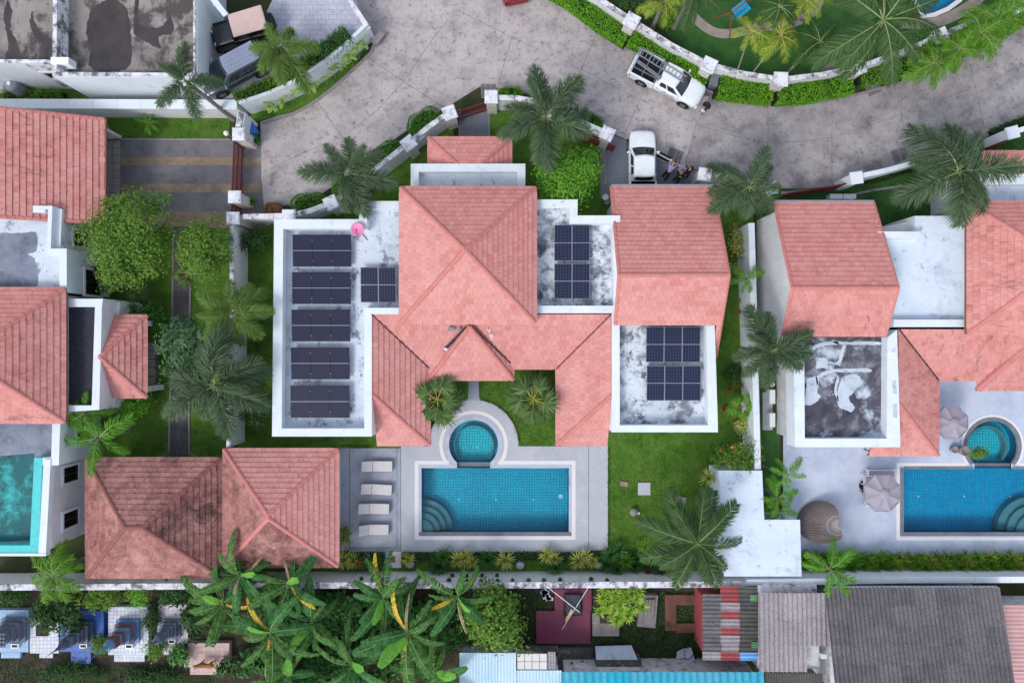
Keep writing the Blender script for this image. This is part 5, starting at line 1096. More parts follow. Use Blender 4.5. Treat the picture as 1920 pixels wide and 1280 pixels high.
def grave(label, x0, y0, x1, y1, mt, body, sc=1.0, spire=True, zs=.45, step=None, cxy=None, trim='brown'):
    a, b = W(x0, y1, zs), W(x1, y0, zs); c = (a + b) / 2; o = thing('stupa_grave', label, 'grave', (c.x, c.y, 0), 'tiled graves in the cemetery')
    mb = MB(); mb.prism([(a.x, a.y), (b.x, a.y), (b.x, b.y), (a.x, b.y)], 0, zs); mb.build('platform', GT[mt], o)
    if step: mb = MB(); mb.rpx(step[0], y1 + .4, step[1], step[2], 0, zs * .55, zs * .55); mb.build('step', GT[mt], o)
    if cxy is None: return o
    p = W(cxy[0], cxy[1], zs); z = zs; w = 1.35 * sc
    for i in range(5):
        hh = (.2, .3, .28, .26, .22)[i] * sc; mb = MB(); mb.box((p.x, p.y, z + hh / 2), (w, w, hh)); t = mb.build('tier', ST[body], o, bevel=.02)
        mb = MB(); mb.box((p.x, p.y, z + hh + .025), (w + .08, w + .08, .05)); mb.build('tier_moulding', ST[trim if i % 2 else body], t); z += hh + .05; w *= .8
    if spire:
        mb = MB(); mb.box((p.x, p.y, z + .25 * sc), (.55 * sc, .55 * sc, .5 * sc)); mb.build('niche_block', ST[trim], o); z += .5 * sc
        prof = [(.3, 0), (.31, .1), (.26, .3), (.15, .45), (.1, .5), (.13, .55), (.09, .62), (.11, .68), (.07, .76), (.085, .82), (.045, .95), (.02, 1.5), (.006, 1.9)]
        mb = MB(); mb.lathe([(r * sc, q * sc) for r, q in prof], 16, (p.x, p.y, z)); mb.build('spire', ST[body], o, smooth=True)
    else:
        mb = MB(); sd = random.Random(5)
        for i in range(6):
            for j in range(4): mb.box((p.x + (i - 2.5) * .2, p.y + (j - 1.5) * .25, z + .06), (.14, .16, .12))
        mb.build('urn_row', ST['grey'], o)
    mb = MB(); mb.box((p.x + .05, p.y - .95 * sc, zs + .1), (.5, .28, .2)); mb.build('incense_box', WPAINT, o); mb = MB(); mb.box((p.x + .05, p.y - .95 * sc, zs + .205), (.36, .16, .02)); mb.build('ash_tray', SOIL, o)
    return o
grave('pale blue tiled grave with rows of grey urns at the left edge', -4, 1143, 53, 1222, 'paleblue', 'grey', 1.15, False, step=(2, 38, 1233), cxy=(30, 1178), trim='grey')
grave('plain white tiled grave slab with a small sunken bed', 56, 1160, 110, 1224, 'white', 'grey', step=(74, 99, 1233))
mb = MB(); mb.rpx(67, 1172, 91, 1192, .44, .47); mb.solo('plant_bed', SOIL, kind='structure')
grave('royal blue tiled grave with a dark grey stupa', 113, 1145, 194, 1221, 'blue', 'dark', 1.0, step=(133, 170, 1244), cxy=(158, 1182), trim='grey')
grave('white tiled grave with a tall blue stupa trimmed brown', 203, 1137, 278, 1227, 'white', 'blue', 1.1, step=(214, 271, 1240), cxy=(243, 1180))
grave('pinkish white grave with a slender grey stupa beside banana leaves', 295, 1133, 352, 1214, 'pink', 'grey', .9, step=(304, 324, 1227), cxy=(323, 1176), trim='grey')
grave('beige tiled grave steps with a dog standing on them', 345, 1205, 430, 1250, 'beige', 'grey', step=(356, 424, 1264))
grave('plum red tiled grave terrace crossed by thin poles', 1005, 1145, 1107, 1206, 'plum', 'grey', zs=.25)
mb = MB(); mb.rpx(1040, 1104, 1109, 1144.5, 0, .24); mb.build('platform', GT['plum'], bpy.data.objects[[o.name for o in bpy.data.objects if o.get('label', '').startswith('plum red')][0]])
o = thing('grave_slab', 'dark blue stone slab lying on the plum red terrace', 'grave', W(1075, 1132)); mb = MB(); mb.rpx(1061, 1115, 1088, 1151, .2, .6); mb.build('slab', flat('slab_navy', (52, 56, 72), .4, var=.15), o); mb = MB(); mb.rpx(1057, 1112, 1092, 1154, .1, .3); mb.build('surround', SOIL, o)
mb = MB(); mb.tube([W(1028, 1101, .9), W(1087, 1147, .7)], .03); mb.solo('metal_pole', WPAINT, 'white pole leaning across the plum terrace from the left', 'pole')
mb = MB(); mb.tube([W(1103, 1101, 1.0), W(1054, 1179, .3)], .022); mb.solo('metal_pole', WPAINT, 'thin pole leaning across the plum terrace from the right', 'pole')
mb = MB(); q = [W(1072, 1140, .7), W(1074, 1148, .65), W(1061, 1168, .45), W(1060, 1160, .5)]; mb.add(q + [v - V((0, 0, .03)) for v in q], [[3, 2, 1, 0], [4, 5, 6, 7], [0, 1, 5, 4], [1, 2, 6, 5], [2, 3, 7, 6], [3, 0, 4, 7]]); mb.solo('plank', flat('plank_wood', (206, 184, 136), .7), 'short yellow plank leaning on the thin pole', 'plank')
TOMB = surf('tomb_concrete', [(116, 112, 110), (150, 144, 140)], 1.2, 8, .9, .4, stains=[((126, 92, 84), .9, .52, .7, (1, 1, 1), .7), ((72, 70, 70), 1.7, .54, .7, (1, 1, 1), .7)])
o = thing('grave_slab', 'plain weathered concrete grave slab below the variegated shrub', 'grave', W(1137, 1175)); mb = MB(); mb.rpx(1111, 1150, 1161, 1192, 0, .4); mb.build('slab', TOMB, o); mb = MB(); mb.rpx(1125, 1152, 1148, 1168, .39, .44); mb.build('inset_bed', SOIL, o)
o = thing('grave_slab', 'ribbed grey tomb with raised concrete edges', 'grave', W(1214, 1146)); mb = MB(); mb.prx([(1202, 1115), (1234, 1116), (1229, 1177), (1195, 1174)], 0, .45); mb.build('slab', TOMB, o)
for i in range(3): mb = MB(); mb.prx([(1211 + i * 6, 1124), (1216 + i * 6, 1124), (1213 + i * 6, 1164), (1207 + i * 6, 1164)], .4, .62); mb.build('rib', TOMB, o)
o = thing('grave_border', 'sunken grave with brown crumbling border filled with weeds', 'grave', W(1273, 1150)); BRN = surf('brown_earth_border', [(92, 62, 54), (122, 84, 74)], 1.5, 8, .95, .5, stains=[((50, 56, 34), 1.0, .5, .65, (1, 1, 1), .8)])
mb = MB(); mb.rpx(1247, 1115, 1303, 1134, 0, .22); mb.rpx(1247, 1134, 1268, 1182, 0, .21); mb.rpx(1268, 1168, 1305, 1186, 0, .2); mb.build('border', BRN, o)
o = thing('rubble_heap', 'small heap of white rubble left of the plum terrace', 'rubble', W(1030, 1112)); sd = random.Random(9)
for i in range(9):
    p = W(1018 + sd.uniform(0, 18), 1104 + sd.uniform(0, 20), .1); mb = MB(); mb.box(p, (sd.uniform(.2, .5), sd.uniform(.15, .4), .15), sd.uniform(0, 3)); mb.build('stone', BROK, o)
# ---------------------------------------------------------------- vegetation
RNG = np.random.default_rng(11)
L_FOX = leafmat('foxtail_leaf', [(50, 70, 46), (66, 86, 60), (90, 108, 80), (58, 78, 54)], .2)
L_FOXL = leafmat('foxtail_leaf_light', [(66, 96, 40), (88, 116, 52), (108, 130, 66), (80, 106, 50)], .25)
L_BRT = leafmat('bright_palm_leaf', [(58, 108, 28), (78, 130, 38), (98, 148, 52), (70, 118, 34)], .3)
L_COCO = leafmat('coconut_leaf', [(44, 68, 36), (58, 84, 46), (78, 102, 60), (50, 76, 42)], .25)
L_YEL = leafmat('areca_leaf', [(92, 122, 36), (120, 144, 48), (150, 160, 62), (80, 112, 36)], .3)
L_LIME = leafmat('lime_palm_leaf', [(62, 108, 28), (84, 128, 36), (108, 148, 50), (72, 118, 32)], .3)
L_FAN = leafmat('fan_leaf', [(50, 74, 38), (70, 94, 50), (98, 118, 66), (60, 84, 44)], .2)
L_TREE = leafmat('tree_leaf', [(64, 98, 32), (86, 120, 44), (112, 140, 60), (72, 106, 36)], .25, clump=1.1)
L_LITE = leafmat('light_tree_leaf', [(72, 122, 34), (92, 142, 44), (114, 160, 58), (82, 130, 38)], .3, clump=1.1)
L_FRAN = leafmat('frangipani_leaf', [(54, 86, 56), (72, 104, 70), (92, 122, 86), (62, 94, 62)], .2, clump=1.0)
L_DARK = leafmat('dark_shrub_leaf', [(34, 60, 28), (46, 76, 34), (60, 90, 44), (40, 68, 32)], .2, clump=1.2)
L_HEDGE = leafmat('hedge_leaf', [(66, 118, 22), (88, 142, 30), (112, 162, 42), (76, 128, 26)], .25, clump=1.0)
L_HEDG2 = leafmat('round_bush_leaf', [(52, 100, 26), (68, 118, 32), (84, 132, 40), (58, 106, 28)], .25, clump=1.5)
L_BAN = leafmat('banana_leaf', [(40, 82, 42), (54, 100, 52), (72, 118, 64), (46, 90, 44)], .25, clump=.8)
L_BANY = leafmat('banana_leaf_yellow', [(206, 158, 40), (216, 176, 60), (178, 150, 60)], .25)
L_BANL = leafmat('banana_leaf_fresh', [(86, 146, 50), (102, 160, 60), (118, 170, 72)], .3)
L_DRY = leafmat('dry_leaf', [(150, 132, 104), (176, 158, 128), (122, 104, 80)], .15)
L_VAR = leafmat('variegated_blade', [(170, 172, 92), (196, 192, 116), (120, 138, 58), (150, 156, 76)], .2)
L_GRN = leafmat('green_blade', [(52, 92, 44), (70, 112, 56), (88, 130, 68)], .2)
L_GRN2 = leafmat('deep_green_blade', [(44, 82, 38), (58, 98, 48), (74, 114, 60)], .2)
L_TIP = leafmat('song_leaf', [(70, 130, 34), (130, 168, 60), (186, 196, 96), (86, 144, 40)], .25)
L_RED = leafmat('cordyline_leaf', [(140, 40, 62), (160, 62, 80), (104, 34, 48)], .2)
L_RUST = leafmat('rusty_leaf', [(128, 76, 60), (150, 98, 78), (96, 90, 54)], .2)
L_HEL = leafmat('heliconia_leaf', [(86, 128, 52), (120, 160, 74), (176, 186, 96), (70, 112, 44)], .25)
RIB = flat('banana_midrib', (120, 158, 96), .6); RACH = flat('rachis_green', (132, 146, 92), .6, var=.15); RACHY = flat('rachis_yellow', (170, 164, 84), .6, var=.15)
TRUNK = surf('palm_trunk', [(112, 106, 98), (146, 138, 128)], 4, rough=.9, bump=.4, stretch=(1, 1, 6)); BARK = surf('bark', [(88, 76, 64), (120, 108, 94)], 4, rough=.95, bump=.5)
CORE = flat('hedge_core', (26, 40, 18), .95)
FLOWER = leafmat('orange_flower', [(226, 108, 70), (236, 130, 96), (222, 90, 84)], .2)
def blades(base, dirs, upv, length, width, droop):
    """tapered two-quad blades; arrays (n,3); returns V, Q"""
    n = len(base); d = dirs / np.linalg.norm(dirs, axis=1, keepdims=True)
    s = np.cross(d, upv); s /= (np.linalg.norm(s, axis=1, keepdims=True) + 1e-9)
    L = np.asarray(length).reshape(-1, 1); Wd = np.asarray(width).reshape(-1, 1); dr = np.asarray(droop).reshape(-1, 1)
    mid = base + d * L * .5; tip = base + d * L; tip[:, 2:3] -= dr; mid[:, 2:3] -= dr * .3
    V = np.stack([base - s * Wd * .35, base + s * Wd * .35, mid + s * Wd * .5, mid - s * Wd * .5, tip + s * Wd * .06, tip - s * Wd * .06], 1).reshape(-1, 3)
    i = np.arange(n)[:, None] * 6
    Q = np.concatenate([i + np.array([[0, 1, 2, 3]]), i + np.array([[3, 2, 4, 5]])], 0)
    return V, Q
def two_mat(name, V1, Q1, m1, V2, Q2, m2):
    me = np_mesh(name, np.concatenate([V1, V2]), np.concatenate([Q1, Q2 + len(V1)]), [m1, m2])
    mi = np.zeros(len(me.polygons), dtype=np.int32); mi[len(Q1):] = 1; me.polygons.foreach_set('material_index', mi); return me
def tube_np(P, r, n=5):
    mb = MB(); mb.tube(P, r, n, cap=False); return np.array(mb.v), np.array(mb.f)
def frond(name, L, rise, droop, nl, ll, lw, plume, fwd, hang, m, mr=RACH, rr=.03, seed=0, bend=0.0):
    g = np.random.default_rng(seed); t = np.linspace(0.1, 1, nl); t = np.concatenate([t, t]); sd = np.concatenate([np.ones(nl), -np.ones(nl)]); t = np.clip(t + g.normal(0, .006, len(t)), 0, 1)
    def cv(t): return np.stack([L * (t - .1 * t * t), bend * t * t, rise * t - droop * t * t], -1)
    b = cv(t); tg = cv(np.clip(t + .02, 0, 1.02)) - cv(t - .02); tg /= np.linalg.norm(tg, axis=1, keepdims=True)
    side = np.cross(np.array([0, 0, 1.0]), tg); side /= np.linalg.norm(side, axis=1, keepdims=True); up = np.cross(tg, side)
    ang = g.uniform(-1, 1, len(t)) * plume
    d = tg * (fwd + .25 * t[:, None] + g.normal(0, .08, (len(t), 1))) + side * (sd * np.cos(ang))[:, None] + up * (np.sin(ang) + .12)[:, None]
    ln = ll * np.power(np.sin(np.pi * np.clip(.16 + .78 * t, 0, 1)), .55) * g.uniform(.82, 1.1, len(t))
    V, Q = blades(b, d, up, ln, lw * g.uniform(.8, 1.2, len(t)), hang * ln * g.uniform(.7, 1.3, len(t)))
    tt = np.linspace(0, 1, 9); Vr, Qr = tube_np([Vector(p) for p in cv(tt)], [rr * (1.05 - .9 * k) for k in tt])
    return two_mat(name, V, Q, m, Vr, Qr, mr)
def variants(fn, n=3, **k): return [fn('frond', seed=100 + i, bend=(i - 1) * .18 * k['L'] / 3, **k) for i in range(n)]
SPC = {'fox': variants(frond, L=3.0, rise=.8, droop=1.75, nl=190, ll=.96, lw=.046, plume=1.55, fwd=.45, hang=.5, m=L_FOX, rr=.04), 'foxl': variants(frond, L=3.0, rise=.8, droop=1.75, nl=170, ll=.92, lw=.046, plume=1.55, fwd=.45, hang=.5, m=L_FOXL, rr=.04),
       'coco': variants(frond, L=4.0, rise=1.1, droop=1.9, nl=120, ll=.9, lw=.045, plume=.3, fwd=.75, hang=.5, m=L_COCO, mr=RACH, rr=.035), 'areca': variants(frond, L=2.0, rise=.9, droop=1.3, nl=30, ll=.58, lw=.038, plume=.4, fwd=.7, hang=.4, m=L_YEL, mr=RACHY), 'lime': variants(frond, L=2.2, rise=1.0, droop=1.3, nl=38, ll=.62, lw=.045, plume=.5, fwd=.6, hang=.5, m=L_LIME, mr=RACH),
       'star': variants(frond, L=1.8, rise=.6, droop=.8, nl=46, ll=.46, lw=.034, plume=.9, fwd=.75, hang=.3, m=L_BRT), 'dark': variants(frond, L=2.4, rise=.8, droop=1.5, nl=60, ll=.4, lw=.05, plume=.6, fwd=.7, hang=.4, m=L_DARK)}
DEAD = [frond('dead_frond', seed=70 + i, bend=.3, L=2.7, rise=.3, droop=1.4, nl=50, ll=.4, lw=.04, plume=.9, fwd=.9, hang=.6, m=L_DRY, mr=L_DRY) for i in range(2)]
def palm(label, x, y, z, sp, n, Lpx, seed, group, name='palm_tree', lean=(0, 0), trunk=True, tr=.13, young=0, az0=None, up=0.0):
    g = random.Random(seed); c = W(x, y, z); base = Vector((c.x + lean[0], c.y + lean[1], 0)); o = thing(name, label, 'palm tree', base, group)
    ms = SPC[sp]; Lm = {'fox': 3.0, 'foxl': 3.0, 'coco': 4.0, 'areca': 2.0, 'lime': 2.2, 'star': 1.8, 'dark': 2.4}[sp]; s = m_px(Lpx, z) / (Lm * .92)
    top = Vector((-lean[0], -lean[1], z))
    if trunk:
        mb = MB(); P = [Vector((-lean[0] * k ** 1.6, -lean[1] * k ** 1.6, (z - .1) * k)) for k in (0, .2, .4, .6, .8, 1)]; mb.tube(P, [tr * 1.5, tr * 1.15, tr, tr * .95, tr * .9, tr * .7], 10); mb.build('trunk', TRUNK, o, local=True, smooth=True)
        if sp in ('fox', 'foxl', 'star', 'coco'): mb = MB(); mb.tube([top - Vector((0, 0, .7 * s)), top - Vector((0, 0, .2 * s)), top + Vector((0, 0, .25 * s))], [tr * .8, tr * .95, tr * .25], 10); mb.build('crownshaft', RACH, o, local=True, smooth=True)
    az = g.uniform(0, 360) if az0 is None else az0
    for i in range(n):
        f = link('frond', ms[i % 3], o); k = s * g.uniform(.76, 1.12); f.location = top; f.scale = (k, k * g.uniform(.85, 1.15), k * g.uniform(.8, 1.3))
        f.rotation_euler = (g.uniform(-.3, .3), R(g.uniform(-26, 20) - up), R(az + i * 360 / n + g.uniform(-19, 19)))
    for i in range(1 if (sp in ('fox', 'foxl', 'coco') and seed % 2) else 0):
        f = link('dead_frond', DEAD[i % 2], o); k = s * .85; f.location = top - Vector((0, 0, .25)); f.scale = (k, k, k); f.rotation_euler = (g.uniform(-.5, .5), R(34), R(az + 25 + g.uniform(0, 300)))
    for i in range(young):
        f = link('frond', ms[i % 3], o); k = s * .75; f.location = top; f.scale = (k, k * .6, k); f.rotation_euler = (0, R(-48 - 10 * i), R(az + 70 + i * 150))
    return o
GF = 'foxtail palms around the villas'
for a in (('dense dark foxtail palm standing over the light green tree by the porch', 1022, 222, 6.5, 'fox', 9, 96, 1), ('foxtail palm leaning over the slotted curved garden wall', 655, 325, 6.0, 'fox', 7, 78, 2), ('foxtail palm right of the garage roof by white pillar', 1405, 350, 6.0, 'fox', 8, 76, 3), ('foxtail palm over the white wall beside the patched dark roof', 1447, 656, 5.5, 'fox', 8, 82, 4),
          ('wide foxtail palm beside the right-hand road', 1797, 322, 6.5, 'fox', 8, 100, 5), ('big foxtail palm over the dark garden path at left', 405, 722, 6.0, 'fox', 9, 98, 6), ('lighter foxtail palm arching over the stained left garden wall', 436, 588, 5.5, 'foxl', 9, 74, 7), ('foxtail palm in front of the white flat-roofed house wall', 348, 152, 6.8, 'fox', 5, 62, 8), ('light green foxtail palm beside the parked silver-roofed car', 528, 90, 4.5, 'foxl', 7, 72, 9)):
    palm(*a, GF, young=1 if a[6] > 60 else 0)
GS = 'small bright green palms'
palm('bright feathery palm between the left villa and weathered pavilion', 185, 820, 3.4, 'star', 9, 72, 11, GS); palm('small bright palm close to the left villa wall', 160, 775, 3.6, 'star', 7, 46, 12, GS)
palm('lush bright green palm on the cemetery wall at far left', 102, 1076, 3.4, 'lime', 12, 58, 13, GS); palm('star-shaped bright palm on the wall left of dark roof', 1556, 1066, 3.6, 'star', 7, 58, 14, GS)
palm('slim leaning palm with trunk beside the pale terrace', 1478, 890, 3.0, 'star', 6, 40, 15, GS, lean=(-1.2, .3), tr=.07); palm('low bright palm in the narrow lawn strip', 1458, 932, 2.2, 'star', 8, 42, 16, GS); palm('star-shaped bright palm beside the garage ridge end', 1400, 522, 3.2, 'star', 6, 36, 17, GS)
palm('little palm on the lawn strip above the striped driveway', 278, 230, .8, 'star', 8, 24, 18, GS, trunk=False)
palm('lowest bright palm leaning on the L-shaped store corner', 1462, 958, 2.0, 'star', 6, 36, 19, GS)
palm('large coconut palm over the lawn by the L-shaped store', 1308, 1018, 5.0, 'coco', 16, 106, 21, 'coconut palms', young=2, tr=.16); palm('tall coconut palm in the top right garden', 1657, 38, 7.5, 'coco', 12, 124, 22, 'coconut palms', tr=.18)
palm('yellowish areca palm with two bare stems near the garden path', 1408, 58, 3.6, 'areca', 9, 44, 23, 'areca palms', lean=(-.35, -2.6), tr=.05); palm('yellowish areca palm right of its twin in the top garden', 1464, 66, 3.6, 'areca', 10, 48, 24, 'areca palms', lean=(-1.6, -2.4), tr=.05)
palm('dark drooping palm with short trunk on the deep green lawn', 1538, 78, 3.0, 'dark', 11, 56, 25, 'areca palms', lean=(-1.6, -1.5), tr=.09)
palm('yellow-green palm at the top edge above the long hedge', 1246, 2, 4.0, 'areca', 11, 52, 26, 'areca palms'); palm('olive palm at the top edge beside the swing frame', 1462, 12, 4.5, 'dark', 10, 44, 27, 'areca palms'); palm('yellow palm at the top edge left of the coconut palm', 1512, 2, 4.2, 'areca', 9, 44, 28, 'areca palms')
palm('pale palm fronds hanging over the tan path at the top edge', 1300, -18, 5.0, 'coco', 9, 66, 29, 'areca palms')
for i, (x, y, w) in enumerate(((1798, 92, 'left'), (1838, 62, 'middle'), (1868, 36, 'right'), (1750, 118, 'lowest'), (1895, 12, 'top'))): palm('%s lime green palm in the clump along the far road edge' % w, x, y, 3.6, 'lime', 12, 50, 40 + i, 'lime palms along the far road edge')
# fan palms
def fan(name, r, n, m, seed, spread=150):
    g = np.random.default_rng(seed); a = np.radians(np.linspace(-spread, spread, n)) + g.normal(0, .02, n); d = np.stack([np.cos(a), np.sin(a), -.12 + 0 * a], -1)
    V, Q = blades(np.tile([[r * .9, 0, .2]], (n, 1)), d, np.tile([[0, 0, 1.0]], (n, 1)), r * g.uniform(.75, 1.0, n) * (1 - .25 * np.abs(a) / 2.6), r * .13, r * .3 * g.uniform(.5, 1.3, n)); Vr, Qr = tube_np([(0, 0, 0), (r * .5, 0, .16), (r * .9, 0, .2)], .02)
    return two_mat(name, V, Q, m, Vr, Qr, RACHY)
FANS = [fan('fan_leaf', 1.0, 26, L_FAN, i) for i in range(3)]; FANY = [fan('fan_leaf', 1.0, 22, L_VAR, 9)]; FANL = [fan('fan_leaf', 1.0, 24, L_LIME, 8)]
def fanpalm(label, x, y, z, n, rpx, seed, ms=FANS, dry=0, group='fan palms'):
    g = random.Random(seed); c = W(x, y, z); o = thing('fan_palm', label, 'palm tree', (c.x, c.y, 0), group); s = m_px(rpx, z) / 1.75
    mb = MB(); mb.tube([(0, 0, 0), (.02, 0, z * .5), (0, 0, z)], [.14, .11, .09], 9); mb.build('trunk', TRUNK, o, local=True, smooth=True)
    for i in range(n + dry):
        f = link('fan_leaf', (FANY if i >= n else ms)[i % (1 if i >= n else len(ms))], o); k = s * g.uniform(.7, 1.05); f.location = (0, 0, z); f.scale = (k, k, k); f.rotation_euler = (g.uniform(-.25, .25), R(-30 + 60 * (i / n) + g.uniform(-8, 8)), R(i * 137.5 + g.uniform(-15, 15)))
fanpalm('fan palm with some yellow leaves left of the courtyard path', 820, 748, 2.6, 17, 58, 1, dry=2); fanpalm('fan palm with some yellow leaves right of the courtyard path', 1001, 748, 2.6, 18, 56, 2, dry=2); fanpalm('lime green fan palm at the foot of the right white wall', 1392, 762, 1.6, 7, 36, 3, FANL)
fanpalm('small dark fan palm below the round garden tree', 352, 512, 1.6, 10, 34, 4); fanpalm('small fan palm by the left villa window', 196, 520, 1.6, 9, 32, 5, dry=2); fanpalm('dark fan palm in the shaded left lawn', 246, 540, 1.2, 10, 36, 6)
# leafy crowns
def quads(C, N, L, Wd):
    n = len(C); N = N / (np.linalg.norm(N, axis=1, keepdims=True) + 1e-9); r = RNG.normal(size=(n, 3)); t = np.cross(N, r); t /= (np.linalg.norm(t, axis=1, keepdims=True) + 1e-9); b = np.cross(N, t)
    L = np.asarray(L).reshape(-1, 1); Wd = np.asarray(Wd).reshape(-1, 1)
    V = np.stack([C - t * L / 2, C + b * Wd / 2 - N * Wd * .12, C + t * L / 2, C - b * Wd / 2 - N * Wd * .12], 1).reshape(-1, 3); Q = np.arange(n)[:, None] * 4 + np.array([[0, 1, 2, 3]]); return V, Q
def crown_np(rx, ry, rz, zc, nclump, per, leaf, cl=.32, flatb=.35, hollow=.55, ratio=.55):
    d = RNG.normal(size=(nclump, 3)); d /= np.linalg.norm(d, axis=1, keepdims=True); d[:, 2] = np.where(d[:, 2] < -flatb, -d[:, 2], d[:, 2])
    rad = RNG.uniform(hollow, 1.0, (nclump, 1)) ** .6 * RNG.uniform(.86, 1.08, (nclump, 1)); az_ = np.arctan2(d[:, 1], d[:, 0]); ph = RNG.uniform(0, 6.28, 3); lob = 1 + .13 * np.sin(2 * az_ + ph[0]) + .1 * np.sin(3 * az_ + ph[1]) + .08 * np.sin(5 * az_ + ph[2]); rad = rad * lob[:, None]; cc = d * rad * np.array([rx, ry, rz])
    k = np.repeat(np.arange(nclump), per); off = RNG.normal(size=(len(k), 3)) * cl * np.repeat(RNG.uniform(.6, 1.3, nclump), per)[:, None] * np.array([1, 1, .7]); C = cc[k] + off
    N = cc[k] / np.array([rx, ry, rz]) * .8 + off * 1.2 + np.array([0, 0, .7]) + RNG.normal(size=(len(k), 3)) * .45; C[:, 2] += zc
    l = leaf * RNG.uniform(.65, 1.25, len(k)); return quads(C, N, l, l * ratio)
def tree(name, label, x, y, z, rpx, m, nclump, per, leaf, cat='tree', group=None, rz=None, ry=None, flower=None, cl=.32, ratio=.55, hollow=.55, trunk=True):
    c = W(x, y, z); r = m_px(rpx, z); o = thing(name, label, cat, (c.x, c.y, 0), group); rz = rz or r * .7; ry_ = m_px(ry, z) if ry else r
    V, Q = crown_np(r, ry_, rz, z, nclump, per, leaf, cl, hollow=hollow, ratio=ratio); link('crown', np_mesh('crown', V, Q, m), o)
    if trunk:
        mb = MB(); g = random.Random(int(x)); mb.tube([(0, 0, 0), (.05, .03, max(.2, z - rz * .6)), (0, 0, z)], [.16 * r / 2.5 + .03, .12 * r / 2.5 + .03, .04], 8)
        for i in range(6): a = i * 60 + g.uniform(-15, 15); mb.tube([(0, 0, max(.15, z - rz * .8)), (r * .4 * math.cos(R(a)), ry_ * .4 * math.sin(R(a)), z - rz * .1), (r * .8 * math.cos(R(a)), ry_ * .8 * math.sin(R(a)), z + rz * .25)], [.07, .05, .015], 6)
        mb.build('trunk', BARK, o, local=True, smooth=True)
    if flower:
        n, fm = flower; a = RNG.uniform(0, 6.28, n); q = RNG.uniform(.3, 1, n) ** .5; C = np.stack([r * q * np.cos(a), ry_ * q * np.sin(a), z + rz * np.sqrt(np.clip(1 - q * q, 0, 1)) + .08], -1); V, Q = quads(C, np.tile([[0, 0, 1.0]], (n, 1)) + RNG.normal(size=(n, 3)) * .3, np.full(n, .11), np.full(n, .09)); link('flowers', np_mesh('flowers', V, Q, fm), o)['kind'] = 'stuff'
    return o
tree('round_tree', 'large round green tree between striped driveway and left villa', 243, 450, 3.6, 84, L_TREE, 170, 66, .19, cl=.3); tree('round_tree', 'smaller round green tree against the stained left garden wall', 386, 467, 3.2, 54, L_TREE, 74, 64, .18, cl=.28)
tree('leafy_tree', 'light green leafy tree below the dense dark foxtail palm', 1062, 334, 3.2, 60, L_LITE, 120, 60, .17, cl=.28); tree('frangipani_tree', 'open grey-green frangipani tree over the dark garden path', 362, 650, 3.0, 66, L_FRAN, 95, 34, .34, cl=.24, ratio=.32, hollow=.2)
tree('leafy_tree', 'dark round-leaved tree right of the banana clump', 925, 1160, 2.4, 58, L_TREE, 110, 50, .22, cl=.26, ratio=.75)
GB = 'clipped bushes in front of the curved garden wall'
def bush(label, x, y, rx, ry, zt, m, n, leaf=.085, group=None, name='bush', rz=0.0, sq=2.6, flower=None):
    c = W(x, y, zt * .7); a, b = m_px(rx, zt), m_px(ry, zt); o = thing(name, label, 'bush', (c.x, c.y, 0), group)
    u = RNG.uniform(-1, 1, (n, 1)) * np.pi; q = RNG.uniform(0, 1, (n, 1)); ph = np.arccos(np.clip(1 - q * 1.05, -.05, 1))
    def se(v, p): return np.sign(v) * np.abs(v) ** p
    e = 2.0 / sq; P = np.concatenate([se(np.cos(u), e) * se(np.sin(ph), e), se(np.sin(u), e) * se(np.sin(ph), e), se(np.cos(ph), e)], 1); P = P * np.array([a, b, zt * .55]); lump = 1 + .07 * np.sin(P[:, 0:1] * 5 + 1) * np.cos(P[:, 1:2] * 4) + RNG.normal(0, .025, (n, 1))
    C = P * lump; N = P / np.array([a, b, zt * .55]) ** 2 + RNG.normal(size=(n, 3)) * .5; ca, sa = math.cos(rz), math.sin(rz); Rm = np.array([[ca, sa, 0], [-sa, ca, 0], [0, 0, 1]]); C = C @ Rm; C[:, 2] += zt * .45; C[:, 2] = np.maximum(C[:, 2], .03)
    l = leaf * RNG.uniform(.7, 1.3, n); V, Q = quads(C, N @ Rm, l, l * .65); link('foliage', np_mesh('foliage', V, Q, m), o)
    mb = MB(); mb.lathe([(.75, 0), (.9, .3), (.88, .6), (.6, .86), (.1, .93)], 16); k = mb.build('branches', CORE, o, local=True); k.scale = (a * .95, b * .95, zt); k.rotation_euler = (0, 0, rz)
    if flower: nf, fm = flower; idx = RNG.integers(0, n, nf); V, Q = quads(C[idx] + np.array([0, 0, .05]), np.tile([[0, 0, 1.0]], (nf, 1)) + RNG.normal(size=(nf, 3)) * .3, np.full(nf, .15), np.full(nf, .13)); link('flowers', np_mesh('flowers', V, Q, fm), o)
    return o
bush('clipped oval bush near the red entrance gate', 795, 227, 34, 22, 1.2, L_HEDG2, 2600, group=GB, rz=R(32)); bush('clipped long bush between the two middle wall pillars', 716, 292, 40, 20, 1.2, L_HEDG2, 2600, group=GB, rz=R(36)); bush('clipped small bush under the foxtail palm by the curved wall', 642, 350, 22, 20, 1.1, L_HEDG2, 1500, group=GB); bush('clipped oblong bush at the left end of the curved wall', 579, 379, 34, 18, 1.1, L_HEDG2, 2200, group=GB, rz=R(6))
bush('rust-coloured grassy bush at the left driveway corner', 512, 393, 18, 14, .7, L_RUST, 700, .14); bush('small dark low bush right of the rusty bush', 537, 392, 12, 8, .5, L_DARK, 300)
bush('small clipped bush beside the sliding gate pillar', 1112, 226, 22, 14, 1.0, L_HEDG2, 1100, rz=R(-25)); bush('ragged bush behind the driveway pillar', 1352, 322, 26, 12, .9, L_HEDG2, 1000); bush('low hedge piece right of the gate pillar by the road', 958, 172, 24, 10, .8, L_HEDGE, 900)
